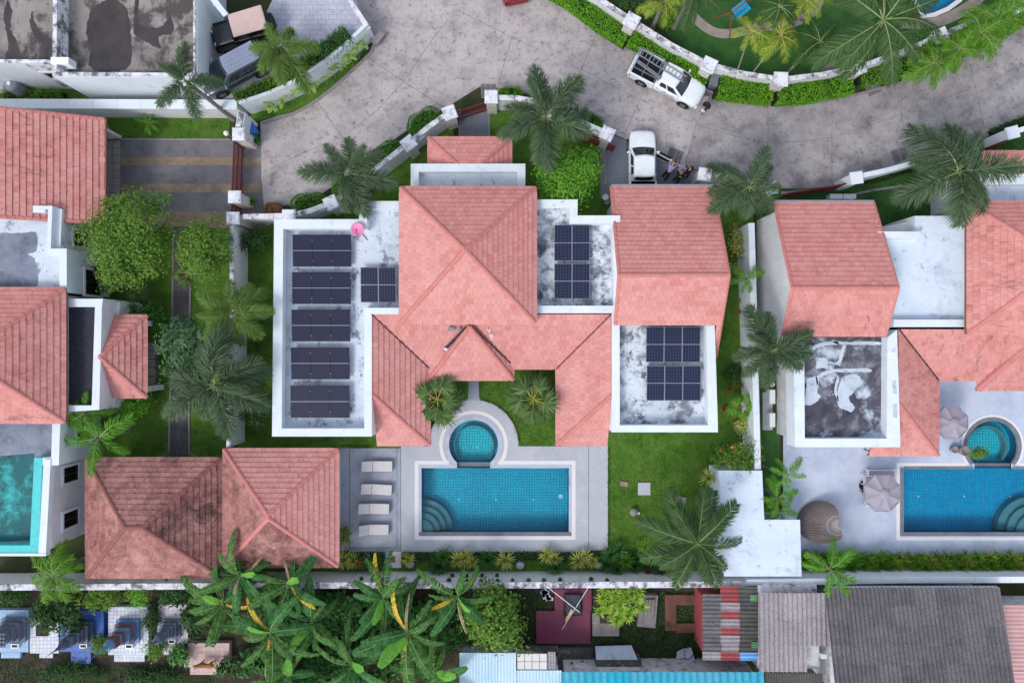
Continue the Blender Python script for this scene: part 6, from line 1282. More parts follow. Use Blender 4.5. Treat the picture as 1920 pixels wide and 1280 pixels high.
def hedge(label, pts, w, zt, m, leaf=.11, dens=330, rag=.06, spike=False, group=None, zb=0.0):
    P = [W(q[0], q[1], zt) for q in pts]; o = thing('hedge', label, 'hedge', (P[0].x, P[0].y, 0), group); base = np.array([P[0].x, P[0].y, 0]); Vs = []; Qs = []; off = 0; core = MB()
    for i in range(len(P) - 1):
        a, b = np.array([P[i].x, P[i].y]), np.array([P[i + 1].x, P[i + 1].y]); d = b - a; L = np.linalg.norm(d); d /= L; nn = np.array([-d[1], d[0]]); dz = (zt - zb) * .8; n = int(L * (w + 2 * dz) * dens); s = RNG.uniform(0, L, n); q = RNG.uniform(-1, 1, n) * (w / 2 + dz); top = np.abs(q) < w / 2
        lat = np.where(top, q, np.sign(q) * w / 2); z = np.where(top, zt, zt - (np.abs(q) - w / 2)); rn = np.clip((np.abs(lat) - w * .38) / (w * .12), 0, 1) * np.clip((z - zt + .15) / .15, 0, 1)
        wob = .1 * np.sin((a[0] + s) * 2.3) + .07 * np.sin((s + i) * 5.1); z = z - rn * .07 + np.where(top, wob * .6, 0) + RNG.normal(0, rag, n); lat = lat * (1 + wob * .5) + RNG.normal(0, rag, n); C = np.stack([a[0] + d[0] * s + nn[0] * lat, a[1] + d[1] * s + nn[1] * lat, np.maximum(z, .05)], -1)
        N = np.where(top[:, None], np.array([[0, 0, 1.0]]), np.stack([nn[0] * np.sign(q), nn[1] * np.sign(q), .4 + 0 * q], -1)) + RNG.normal(size=(n, 3)) * .45
        if spike: V, Q = blades(C, N * .6 + RNG.normal(size=(n, 3)) * .8 + np.array([0, 0, .15]), np.tile([[.3, .2, 1.0]], (n, 1)), leaf * RNG.uniform(.7, 1.4, n), leaf * .14, leaf * .25)
        else: l = leaf * RNG.uniform(.7, 1.35, n); V, Q = quads(C, N, l, l * .65)
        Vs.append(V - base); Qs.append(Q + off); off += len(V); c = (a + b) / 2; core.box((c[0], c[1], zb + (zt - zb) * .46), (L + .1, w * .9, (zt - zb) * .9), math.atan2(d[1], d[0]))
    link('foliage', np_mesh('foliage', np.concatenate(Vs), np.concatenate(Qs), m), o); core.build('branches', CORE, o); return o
GH = 'bright clipped hedges along the road'
hedge('long bright hedge left of the ladder truck along the road', [(1010, -40), (1068, -8), (1125, 35), (1178, 70)], .95, 1.1, L_HEDGE, group=GH); hedge('bright hedge behind the white ladder truck', [(1184, 64), (1232, 88), (1292, 124), (1330, 147)], .95, 1.2, L_HEDGE, group=GH)
hedge('bright hedge right of the grey wheelie bin', [(1348, 160), (1400, 168), (1450, 172)], 1.2, 1.2, L_HEDGE, group=GH); hedge('bright hedge below the third wall pillar', [(1458, 174), (1520, 170), (1600, 154)], 1.15, 1.2, L_HEDGE, group=GH); hedge('loose green hedge under the coconut palm at the road edge', [(1612, 146), (1700, 124), (1790, 92), (1880, 52), (1960, 10)], .9, .9, L_LITE, rag=.12, group=GH)
HR = hedge('spiky yellow-green hedge along the pale terrace wall', [(1508, 1054), (1640, 1054), (1780, 1054), (1960, 1054)], .7, .6, L_LIME, .4, 60, .08, True)
hedge('low dark hedge along the pool deck planting bed', [(640, 1046), (718, 1047)], .45, .45, L_DARK); hedge('low dark clipped strip below the swimming pool', [(756, 1044), (960, 1044), (1150, 1044), (1330, 1048)], .4, .4, L_DARK)
hedge('planted strip behind the parking court wall', [(440, 182), (480, 167), (538, 139), (590, 102)], .5, 2.15, L_LIME, .3, 150, .1, True, zb=1.6); hedge('dark green shrubs at the end of the parking court wall', [(594, 100), (624, 80), (650, 60)], .75, 2.3, L_GRN, .3, 200, .1, True, zb=1.6)
hedge('leafy strip below the water tank of the flat-roofed house', [(8, 178), (60, 178), (115, 178)], .4, .5, L_LIME, .3, 160, .08, True); hedge('leafy strip in front of the white flat-roofed house wall', [(265, 178), (300, 176), (345, 178)], .4, .4, L_LIME, .3, 160, .08, True)
hedge('ground-hugging green strip along the white right-hand boundary wall', [(1625, 336), (1700, 316), (1760, 296)], .5, .3, L_DARK); hedge('dark leafy verge at the right picture edge by the road', [(1862, 252), (1900, 236), (1960, 214)], .6, .4, L_DARK)
# rosettes and strap-leaved plants
def rosette_mesh(m, n, l, w, seed, hemi=1.0, droop=.25):
    g = np.random.default_rng(seed); az = np.arange(n) * 2.39996 + g.normal(0, .15, n); el = np.radians(8 + 74 * np.linspace(0, 1, n) ** 1.2) * hemi; d = np.stack([np.cos(az) * np.cos(el), np.sin(az) * np.cos(el), np.sin(el)], -1); V, Q = blades(np.zeros((n, 3)) + np.array([0, 0, .05]), d, np.tile([[0.01, 0.02, 1.0]], (n, 1)), l * g.uniform(.8, 1.1, n), w, droop * l * np.cos(el)); return np_mesh('rosette', V, Q, m)
L_HR = leafmat('hedge_palm_leaf', [(92, 116, 34), (120, 140, 48), (146, 158, 66), (80, 104, 30)], .3)
RS = {'hedge': rosette_mesh(L_HR, 30, 1.0, .12, 15), 'var': rosette_mesh(L_VAR, 60, 1.0, .11, 1), 'grn': rosette_mesh(L_GRN, 90, 1.0, .085, 2), 'song': rosette_mesh(L_TIP, 40, 1.0, .15, 3), 'red': rosette_mesh(L_RED, 22, 1.0, .16, 4), 'lime': rosette_mesh(L_LIME, 36, 1.0, .13, 5), 'dark': rosette_mesh(L_GRN2, 90, 1.0, .09, 6), 'rust': rosette_mesh(L_RUST, 30, 1.0, .1, 7)}
def rosette(label, kind, x, y, rpx, z=.25, group=None):
    c = W(x, y, z); o = thing('strap_leaf_plant', label, 'plant', (c.x, c.y, 0), group); g = random.Random(int(x * 7 + y)); f = link('leaves', RS[kind], o); k = m_px(rpx, z) / .95; f.scale = (k, k, k); f.location = (0, 0, z); f.rotation_euler = (g.uniform(-.1, .1), g.uniform(-.1, .1), g.uniform(0, 6))
    mb = MB(); mb.tube([(0, 0, 0), (0, 0, z + .05)], .05, 7); mb.build('stem', BARK, o, local=True)
ORD = ['first', 'second', 'third', 'fourth', 'fifth', 'sixth', 'seventh', 'eighth', 'ninth', 'tenth', 'eleventh', 'twelfth', 'thirteenth', 'fourteenth', 'fifteenth', 'sixteenth', 'seventeenth', 'eighteenth', 'nineteenth', 'twentieth']
GP = 'strap-leaved plants in the bed below the pool'
BED = [('var', 645, 1048, 18), ('var', 662, 1050, 16), ('rust', 674, 1052, 15), ('dark', 700, 1052, 20), ('var', 765, 1048, 14), ('dark', 822, 1058, 22), ('grn', 832, 1042, 18), ('var', 858, 1048, 16), ('var', 872, 1044, 18), ('var', 886, 1052, 13), ('dark', 914, 1048, 18), ('var', 946, 1048, 19), ('var', 1026, 1040, 17), ('var', 1040, 1046, 14), ('grn', 1042, 1062, 18), ('var', 1084, 1050, 17), ('var', 1096, 1042, 15), ('var', 1112, 1052, 13), ('grn', 1144, 1038, 18), ('grn', 1160, 1030, 16), ('dark', 1138, 1056, 17), ('grn', 1158, 1066, 16), ('lime', 1174, 1050, 17), ('dark', 1190, 1060, 14)]
KN = {'var': 'pale variegated spiky rosette', 'rust': 'brownish spiky rosette', 'dark': 'dark green mounded rosette', 'grn': 'fine green spiky rosette', 'lime': 'lime green spiky rosette'}
for i, (k, x, y, r) in enumerate(BED):
    same = [b for b in BED if b[0] == k]; j = same.index((k, x, y, r)) + 1
    od = ORD[j - 1]
    rosette('%s in the pool bed, %s of its kind from the left' % (KN[k], od), k, x, y, r * 1.22, .4, GP)
rosette('bright rosette crown standing beside the coconut palm fronds', 'lime', 1208, 1025, 16, 1.6); rosette('tall variegated rosette at the L-shaped store corner', 'var', 1327, 895, 20, 1.2); rosette('red cordyline between coconut palm and pool bed', 'red', 1215, 1068, 12, .4)
GR = 'red cordylines along the right garden wall'
for x, y, w in ((1390, 565, 'topmost'), (1389, 585, 'second'), (1394, 722, 'third'), (1398, 727, 'fourth'), (1368, 728, 'fifth'), (1357, 766, 'lowest')): rosette('%s red cordyline in the side garden right of the garage' % w, 'red', x, y, 9, .3, GR)
rosette('spiky yellow-green rosette beside the blue bin', 'lime', 479, 265, 14, .4); rosette('spiky yellow-green rosette beside the middle driveway pillar', 'lime', 474, 379, 13, .4)
rosette('red cordyline beside the L-shaped store wall', 'red', 1346, 932, 10, .3)
g = random.Random(8)
for i in range(60):
    p = W(1510 + i * 7.6 + g.uniform(-3, 3), 1054 + (-9, 0, 9)[i % 3] + g.uniform(-3, 3), .75); f = link('leaf_rosette', RS['lime'] if g.random() < .6 else RS['hedge'], HR); f.location = p - loc_of(HR); k = g.uniform(.5, .72); f.scale = (k, k, k); f.rotation_euler = (g.uniform(-.4, .4), g.uniform(-.4, .4), g.uniform(0, 6))
# variegated shrub of many rosettes in the cemetery
o = thing('variegated_shrub', 'round yellow-striped shrub over the cemetery wall', 'shrub', W(1160, 1130)); g = random.Random(2); c0 = W(1161, 1130, 1.5)
for i in range(17):
    a = i * 2.4; rr = 1.45 * math.sqrt(i / 17); f = link('leaf_rosette', RS['song'], o); f.location = (c0.x - loc_of(o).x + rr * 1.2 * math.cos(a), c0.y - loc_of(o).y + rr * .85 * math.sin(a), 1.7 - .32 * rr * rr * .5); k = g.uniform(.52, .66); f.scale = (k, k, k); f.rotation_euler = (.3 * math.sin(a) * -rr * .5, .3 * math.cos(a) * rr * .5, i)
mb = MB(); mb.tube([(0, 0, 0), (0, 0, 1.4)], .08); mb.build('stem', BARK, o, local=True)
# banana plants
def banana_leaf(name, L, Wd, droop, m, seed, torn=.3):
    g = random.Random(seed); mb = MB(); n = 26
    def cv(t): return Vector((L * (t - .12 * t * t), 0, L * (.42 * t - droop * t * t)))
    for sd in (-1, 1):
        for i in range(n):
            t0, t1 = .12 + .88 * i / n, .12 + .88 * (i + 1) / n
            if g.random() < torn * .3: t1 -= .012
            w0 = Wd * math.sin(math.pi * min(1, .1 + .87 * t0)) ** .5; w1 = Wd * math.sin(math.pi * min(1, .1 + .87 * t1)) ** .5; k = 1 - g.random() * torn * .35; z = -.18 - g.random() * torn * .3
            p0, p1 = cv(t0), cv(t1); q1, q0 = p1 + Vector((.12 * w1, sd * w1 * k, z * w1)), p0 + Vector((.12 * w0, sd * w0 * k, z * w0)); mid0, mid1 = p0.lerp(q0, .5) + Vector((0, 0, .05 * w0)), p1.lerp(q1, .5) + Vector((0, 0, .05 * w1)); mb.add([p0, p1, mid1, mid0], [[0, 1, 2, 3]]); mb.add([mid0, mid1, q1, q0], [[0, 1, 2, 3]])
    mb.mi = 1; mb.tube([cv(k / 10) + Vector((0, 0, .008)) for k in range(11)], [.026 - .002 * k for k in range(11)], 5, False); me = mb.mesh(name, [m, RIB if m is not L_DRY else L_DRY]); return me
L_BAN2 = leafmat('banana_leaf_warm', [(46, 84, 40), (62, 102, 48), (92, 124, 60), (52, 92, 42)], .3, clump=.8)
BL = [banana_leaf('banana_leaf', 3.0, .34, .42 + .14 * i, (L_BAN, L_BAN2)[i % 2], i, .12 + .16 * i) for i in range(4)] + [banana_leaf('banana_leaf', 2.9, .3, .7, L_BAN2, 9, .9)]; BLY = banana_leaf('banana_leaf', 2.9, .2, .5, L_BANY, 5, .5); BLF = banana_leaf('banana_leaf', 2.3, .34, .4, L_BANL, 6, .1); BLD = banana_leaf('dry_leaf', 2.2, .1, .95, L_DRY, 7, .9)
def banana(label, x, y, z, n, s, seed, yellow=0, dry=1):
    g = random.Random(seed); c = W(x, y, z); o = thing('banana_plant', label, 'banana plant', (c.x, c.y, 0), 'banana plants along the cemetery wall'); mb = MB(); mb.tube([(0, 0, 0), (.04, .02, z * .6), (0, 0, z)], [.16, .13, .07], 9); mb.build('stem', L_BANL, o, local=True, smooth=True)
    n += 4
    for i in range(n + yellow + dry):
        me = BLD if i >= n + yellow else (BLY if i >= n else (BLF if i == 0 else BL[i % 5])); f = link('dry_leaf' if me is BLD else 'banana_leaf', me, o); k = s * g.uniform(.6, 1.05); f.location = (0, 0, z + (.12 if i >= n else 0)); f.scale = (k, k, k); f.rotation_euler = (g.uniform(-.7, .7), R((-42 + 52 * (i / n) if i < n else -16) + g.uniform(-14, 14)), R(i * 137.5 + g.uniform(-35, 35) + seed * 40))
for i, (x, y, z, n, s, ye, lb) in enumerate([(452, 1078, 3.4, 8, 1.15, 0, 'nearest the weathered pavilion corner'), (545, 1092, 3.2, 8, 1.1, 1, 'below the cleaner pavilion corner'), (418, 1130, 3.0, 8, 1.15, 1, 'leftmost, touching the pinkish grave'), (508, 1185, 3.4, 9, 1.3, 2, 'with long yellow hanging leaves'), (585, 1165, 2.8, 9, 1.1, 0, 'in the middle of the clump'), (765, 1185, 3.5, 11, 1.4, 2, 'large and yellow-edged in the right half'), (720, 1118, 2.9, 8, 1.2, 1, 'behind the large yellow-edged plant'), (858, 1118, 3.0, 8, 1.15, 1, 'beside the dark round-leaved tree'), (660, 1245, 2.6, 9, 1.25, 0, 'at the bottom edge, left of centre'), (815, 1262, 2.4, 8, 1.2, 0, 'at the bottom edge beside the white roof'), (540, 1268, 2.4, 8, 1.2, 1, 'at the bottom edge beside the beige steps')]):
    banana('banana plant %s' % lb, x, y, z, n, s, i + 1, ye, 1 if i % 2 else 2)
# loose shrubs and ground cover
GC = 'loose shrubs in the cemetery'
for i, (lb, x, y, r, ry, z, m, nc, pe, lf) in enumerate([('papaya-like shrub over the white and blue graves', 110, 1152, 48, 30, 1.5, L_DARK, 44, 40, .3), ('round-leaved green shrub behind the white tiled grave', 190, 1115, 42, 26, 1.2, L_TREE, 50, 40, .2), ('bright small tree behind the blue stupa', 264, 1112, 16, 28, 1.4, L_LITE, 26, 40, .15), ('dark feathery shrub behind the pinkish grave', 330, 1110, 34, 24, 1.2, L_DARK, 36, 40, .26), ('weedy shrub between blue and white graves', 188, 1212, 20, 26, .7, L_TREE, 24, 40, .14), ('green shrub between white and pinkish graves', 292, 1215, 20, 18, .8, L_TREE, 24, 40, .16), ('broad-leaved plant beside the grey stupa', 340, 1228, 22, 16, .8, L_GRN, 14, 24, .34), ('dark shrub under the left part of the cemetery wall', 28, 1118, 36, 16, .9, L_DARK, 24, 40, .2), ('dark shrub between the white and pinkish graves by the wall', 284, 1160, 16, 24, .7, L_DARK, 20, 40, .18), ('weedy patch below the royal blue grave', 140, 1262, 70, 16, .4, L_DARK, 50, 40, .16), ('weedy patch at the bottom edge below the white grave', 290, 1268, 70, 14, .4, L_DARK, 44, 40, .18), ('feathery green shrub beside the leftmost banana plant', 372, 1155, 34, 30, 1.3, L_DARK, 36, 30, .34), ('dense undergrowth below the banana clump', 620, 1150, 150, 50, 1.1, L_GRN2, 170, 40, .36), ('undergrowth below the right banana plants', 800, 1180, 90, 60, 1.0, L_GRN2, 120, 40, .36), ('leafy undergrowth at the bottom below the bananas', 600, 1250, 190, 40, 1.0, L_GRN2, 180, 40, .36)]):
    tree('shrub', lb, x, y, z, r, m, nc, pe, lf, 'shrub', GC, rz=z * .6, ry=ry, cl=.22, trunk=r < 60, ratio=.5, hollow=.1)
def cover_patch(name, pts, m, dens, leaf, z=.12, holes=()):
    P = [(W(*q).x, W(*q).y) for q in pts]; xs = [p[0] for p in P]; ys_ = [p[1] for p in P]; n = int((max(xs) - min(xs)) * (max(ys_) - min(ys_)) * dens); X = RNG.uniform(min(xs), max(xs), n); Y = RNG.uniform(min(ys_), max(ys_), n); k = np.array([inside((a, b), P) for a, b in zip(X, Y)]); X, Y = X[k], Y[k]; C = np.stack([X, Y, RNG.uniform(.03, z, len(X))], -1); l = leaf * RNG.uniform(.7, 1.3, len(X)); V, Q = quads(C, np.tile([[0, 0, 1.0]], (len(X), 1)) + RNG.normal(size=(len(X), 3)) * .5, l, l * .7); o = link(name, np_mesh(name, V, Q, m)); tag(o, 'low leafy ground cover spreading over the cemetery soil', 'ground cover', kind='stuff')
cover_patch('ground_cover', [(1100, 1190), (1180, 1165), (1240, 1108), (1310, 1108), (1310, 1130), (1320, 1258), (1205, 1258), (1200, 1205), (1005, 1207), (1000, 1160), (1040, 1140), (1002, 1108), (960, 1108), (960, 1212), (1100, 1212)], L_DARK, 150, .13)
cover_patch('ground_cover', [(0, 1235), (130, 1248), (280, 1245), (350, 1262), (420, 1270), (420, 1282), (0, 1282)], L_DARK, 60, .13)
GW = 'shrubs in the side gardens'
for lb, x, y, r, ry, z, m, nc, pe, lf, fl in [('loose dark shrub in the narrow left side garden by the wall', 484, 448, 28, 26, 1.1, L_DARK, 34, 40, .17, None), ('dark shrub low in the left side garden', 482, 780, 26, 34, 1.1, L_DARK, 26, 30, .16, None), ('green shrub mound above the small left porch roof', 258, 590, 40, 22, 1.1, L_GRN, 40, 40, .24, None), ('green shrub mound right of the small left porch roof', 292, 612, 28, 30, 1.0, L_HEDG2, 40, 40, .2, None), ('green shrub mound below the small left porch roof', 250, 755, 40, 20, 1.1, L_LITE, 40, 40, .22, None), ('orange-flowering shrub climbing the white wall by the L-shaped store', 1388, 855, 46, 36, 1.8, L_TREE, 60, 40, .14, (24, FLOWER)), ('orange-flowering bush beside the lounger terrace', 648, 1000, 8, 22, .9, L_TREE, 16, 40, .13, (16, FLOWER)), ('olive dry shrub below the lime fan palm', 1396, 798, 20, 18, .8, L_VAR, 20, 30, .13, None), ('olive shrub row between garage roof and white wall', 1384, 462, 14, 42, .9, L_VAR, 26, 36, .14, None), ('dark low planting beside the garage wall', 1376, 700, 18, 24, .5, L_DARK, 18, 36, .14, None), ('dark shrub at the foot of the coconut palm', 1250, 1058, 40, 16, .6, L_DARK, 30, 36, .18, None), ('green shrub below the swing frame at the top edge', 1180, 6, 30, 16, 1.2, L_DARK, 24, 40, .17, None), ('yellow-green bush at the top edge beside the tan path', 1242, 38, 18, 16, .9, L_LIME, 20, 36, .16, None), ('leafy bush at the right end of the far hedge', 1745, 92, 40, 24, 1.4, L_TREE, 44, 40, .18, None), ('leafy bush between lime palms at the far road edge', 1830, 70, 40, 30, 1.4, L_LITE, 44, 40, .18, None), ('green weeds right of the short red gate', 1900, 292, 30, 12, .6, L_BRT, 20, 36, .2, None)]:
    tree('shrub', lb, x, y, z, r, m, nc, pe, lf, 'shrub', GW, rz=z * .55, ry=ry, flower=fl, cl=.2, trunk=True, hollow=.1)
# heliconia stems leaning over the white parking-court wall
HL = banana_leaf('leaf', .75, .13, .4, L_HEL, 21, .1)
for i, (x, y) in enumerate([(500, 194), (514, 196), (528, 182), (548, 172), (565, 165), (585, 154), (598, 134), (608, 142), (622, 128), (640, 118), (648, 96), (656, 104), (668, 88), (680, 75)]):
    c = W(x, y, 1.3); o = thing('heliconia', 'leggy heliconia in front of the white parking wall, %s from the left' % ORD[i], 'plant', (c.x - .05, c.y - .25, 0), 'heliconia stems in front of the parking wall'); g = random.Random(i); mb = MB(); mb.tube([(0, 0, 0), (.02, .1, .7), (.05, .2, 1.3)], .018, 6); mb.build('stem', RACH, o, local=True)
    for k in range(4): f = link('leaf', HL, o); f.location = (.05, .2, 1.3 - .1 * k); f.rotation_euler = (g.uniform(-.4, .4), R(g.uniform(-25, 15)), g.uniform(0, 6.28)); q = g.uniform(.6, 1.1); f.scale = (q, q, q)
# small pots fixed along the cemetery wall
POT = flat('pot_black', (44, 42, 44), .8); sd = random.Random(4)
for i, (x, y) in enumerate([(678, 1083), (699, 1084), (706, 1087), (756, 1087), (787, 1080), (814, 1086), (842, 1086), (848, 1077), (875, 1078), (876, 1087), (902, 1087), (904, 1077), (932, 1077), (933, 1087), (961, 1086), (991, 1086), (1020, 1086), (1050, 1085), (1108, 1084), (1138, 1086)]):
    z = H - 15.56 * F / (y - 640); p = W(x, y, z); o = thing('wall_pot', 'small dark plant pot hung on the cemetery wall, %s from the left' % ORD[i], 'plant pot', (p.x, p.y, p.z - .1), 'pots hung along the cemetery wall'); mb = MB(); mb.lathe([(.08, 0), (.13, .2), (.11, .2), (.09, .15)], 12); mb.build('pot', POT, o, local=True); f = link('plant', RS['grn'], o); k = sd.uniform(.12, .26); f.scale = (k, k, k); f.location = (0, 0, .15)

def grass(pts, dens, hs=(), hh=.07):
    P = [(W(*q).x, W(*q).y) for q in pts]; Hh = [[(W(*q).x, W(*q).y) for q in h_] for h_ in hs]; xs = [p[0] for p in P]; ys_ = [p[1] for p in P]; n = int((max(xs) - min(xs)) * (max(ys_) - min(ys_)) * dens); X = RNG.uniform(min(xs), max(xs), n); Y = RNG.uniform(min(ys_), max(ys_), n)
    k = np.array([inside((a, b), P) and not any(inside((a, b), h_) for h_ in Hh) for a, b in zip(X, Y)]); X, Y = X[k], Y[k]; n = len(X); d = RNG.normal(size=(n, 3)) * np.array([1, 1, .2]) + np.array([0, 0, .9]); V, Q = blades(np.stack([X, Y, np.full(n, .015)], -1), d, np.tile([[.3, .9, .1]], (n, 1)), hh * RNG.uniform(.6, 1.5, n), .03, .02)
    o = link('grass', np_mesh('grass', V, Q, L_GRASS)); tag(o, 'short mown grass blades covering a garden lawn', 'grass', kind='stuff')
L_GRASS = leafmat('grass_blade', [(58, 84, 30), (82, 120, 42), (106, 134, 58), (68, 106, 36), (124, 132, 72)], .3, clump=.7, k=1.4)
grass([(1142, 812), (1345, 812), (1345, 1036), (1142, 1036)], 330); grass([(790, 700), (1045, 690), (1045, 838), (970, 838), (960, 790), (930, 762), (888, 750), (846, 762), (815, 800), (804, 838), (790, 838)], 420, ([(876, 700), (900, 700), (900, 760), (876, 760)],))
grass([(456, 440), (512, 440), (512, 838), (640, 838), (640, 822), (456, 822)], 250); grass([(205, 226), (428, 226), (428, 259), (205, 259)], 350); grass([(1346, 420), (1402, 420), (1402, 860), (1346, 860)], 250); grass([(230, 560), (316, 560), (314, 850), (230, 850)], 200); grass([(358, 540), (426, 560), (424, 850), (358, 850)], 200)
grass(arc(888, 833, 88, 185, 355, 40) + arc(888, 833, 82.5, 355, 185, 40), 1300, ([(876, 730), (900, 730), (900, 760), (876, 760)],), .1); grass([(640, 834), (694, 834), (694, 839.5), (640, 839.5)], 1300, (), .1)
grass([(1138.5, 838), (1143, 838), (1143, 1034), (1138.5, 1034)], 1500, (), .09)
# ---------------------------------------------------------------- vehicles
def paint(name, c, rough=.25, metal=0.0):
    t = NT(name); t.b.inputs['Coat Weight'].default_value = .6; t.b.inputs['Coat Roughness'].default_value = .08
    f = t.noise(t.pos((1, 1, 1), True), 2.5, 5); return t.done(t.ramp(f, [(.3, col4(c, .93)), (.7, col4(c, 1.03))]), rough, .5, metal)
PW = paint('car_white', (236, 240, 242)); PG = paint('car_grey_green', (62, 74, 80), .3, .3); PS = paint('car_silver', (176, 182, 198), .3, .5); PB = paint('car_black', (20, 26, 30), .3); PR = paint('car_red', (132, 26, 34)); CANV = flat('canvas_tan', (206, 176, 168), .9); LINER = flat('bed_liner', (34, 34, 40), .8); CHROME = flat('chrome', (190, 194, 198), .15, .9); LAMP = flat('lamp_lens', (214, 220, 226), .15, spec=.6); LAMPR = flat('tail_lens', (150, 30, 30), .2); CGLASS = flat('car_glass', (22, 30, 36), .06, spec=.7, var=.3); SEATM = flat('seat_grey', (60, 58, 60), .8)
def wheels(o, xs, y, r=.37, w=.24):
    ty = MB(); ty.lathe([(r * .62, -w / 2), (r * .94, -w / 2), (r, -w * .3), (r, w * .3), (r * .94, w / 2), (r * .62, w / 2)], 24); tm = ty.mesh('tyre', BLACKR, smooth=True)
    rm = MB(); rm.lathe([(r * .1, -.02), (r * .62, -.02), (r * .64, .06), (r * .5, .02), (r * .2, .05), (r * .05, .06)], 20)
    for k in range(5): a = k * 1.2566; rm.box((r * .36 * math.cos(a), r * .36 * math.sin(a), .05), (r * .5, .07, .04), a)
    rmm = rm.mesh('rim', STEELG)
    for x in xs:
        for sd in (-1, 1):
            wh = bpy.data.objects.new('wheel', tm); COL.objects.link(wh); wh.parent = o; wh.location = (x, sd * y, r); wh.rotation_euler = (R(-90 * sd), 0, 0); rim = link('rim', rmm, wh); rim.location = (0, 0, w * .3)
def loft_body(o, st, m, name='body', sub=1, zb=.36):
    """st: (x, half width, top z, crown)"""
    mb = MB(); ring = []
    for x, w, zt, cr in st: ring.append([(x, -w * .93, zb), (x, -w, zb + .18), (x, -w * 1.0, (zb + zt) / 2 + .1), (x, -w * .97, zt - .1), (x, -w * .88, zt), (x, -w * .4, zt + cr), (x, w * .4, zt + cr), (x, w * .88, zt), (x, w * .97, zt - .1), (x, w * 1.0, (zb + zt) / 2 + .1), (x, w, zb + .18), (x, w * .93, zb)])
    n = len(ring[0]); mb.add([p for r_ in ring for p in r_], [[i * n + k, i * n + k + 1, (i + 1) * n + k + 1, (i + 1) * n + k] for i in range(len(ring) - 1) for k in range(n - 1)] + [list(range(n)), list(range((len(ring) - 1) * n, len(ring) * n))[::-1]] + [[i * n + n - 1, i * n, (i + 1) * n, (i + 1) * n + n - 1] for i in range(len(ring) - 1)])
    b = mb.build(name, m, o, local=True, smooth=True)
    if sub: s = b.modifiers.new('sub', 'SUBSURF'); s.levels = s.render_levels = 2
    return b
def cabin(o, xf0, xf1, xr0, xr1, w0, w1, z0, z1, m, mroof, panes, roofname='roof', rw=None, gl=None):
    gl = gl or CGLASS
    def L(a, b, t): return a + (b - a) * t
    def pt(s, h, e=0.0):
        """s: 0..1 front edge left->right, 1..2 right side front->rear, 2..3 rear, 3..4 left side rear->front"""
        xf, xr, w = L(xf0, xf1, h), L(xr0, xr1, h), L(w0, w1, h) * (1 - .02 * h)
        if s <= 1: y = L(w, -w, s); return Vector((xf + .1 * (1 - (y / w) ** 2) + e, y, L(z0, z1, h) + e * .4))
        if s <= 2: return Vector((L(xf, xr, s - 1), -w - e, L(z0, z1, h)))
        if s <= 3: y = L(-w, w, s - 2); return Vector((xr - .05 * (1 - (y / w) ** 2) - e, y, L(z0, z1, h)))
        return Vector((L(xr, xf, s - 3), w + e, L(z0, z1, h)))
    S = [i / 8 for i in range(32)]; mb = MB(); hs = (0, .35, .7, .93, 1.0); k = len(S)
    vs = [pt(s, h) for h in hs for s in S]; fs = [[j * k + i, (j + 1) * k + i, (j + 1) * k + (i + 1) % k, j * k + (i + 1) % k] for j in range(len(hs) - 1) for i in range(k)]
    top = [Vector((xr1 + (p.x - xr1) * .94 + .03, p.y * .9, z1 + .05)) for p in (pt(s, 1.0) for s in S)]; b0 = len(vs); vs += top; fs += [[(len(hs) - 1) * k + i, b0 + i, b0 + (i + 1) % k, (len(hs) - 1) * k + (i + 1) % k] for i in range(k)]
    mb.add(vs, fs); c = mb.build('cab_frame', m, o, local=True, smooth=True)
    mb = MB(); mb.add([p + Vector((0, 0, .001)) for p in top], [list(range(k))[::-1]]); n_ = MB(); n_.add([p + Vector((0, 0, .001)) for p in top], [list(range(k))[::-1]]); n_.build(roofname, mroof, o, local=True)
    for nm, s0, s1, h0, h1 in panes:
        mb = MB(); mb.grid(lambda a, b: pt(L(s0, s1, a), L(h0, h1, b), .012), 8, 3); mb.build(nm, gl, o, local=True, smooth=True)
    return c
def mirrors(o, x, y, z, m):
    for sd in (-1, 1): mb = MB(); mb.box((x, sd * (y + .12), z), (.12, .22, .17)); mb.build('wing_mirror', m, o, local=True, bevel=.03)
def lamps(o, x, y, z, m=LAMP, name='headlight', dx=.12):
    for sd in (-1, 1): mb = MB(); mb.box((x, sd * y, z), (dx * 1.6, .26, .13), sd * -.5); mb.build(name, m, o, local=True, bevel=.04)
def arches(o, xs, y, r=.46):
    for x in xs:
        for sd in (-1, 1): mb = MB(); mb.lathe([(r, 0), (r, .012)], 24); a = mb.build('wheel_arch', BLACKR, o, local=True); a.location = (x, sd * y, .4); a.rotation_euler = (R(-90 * sd), 0, 0)
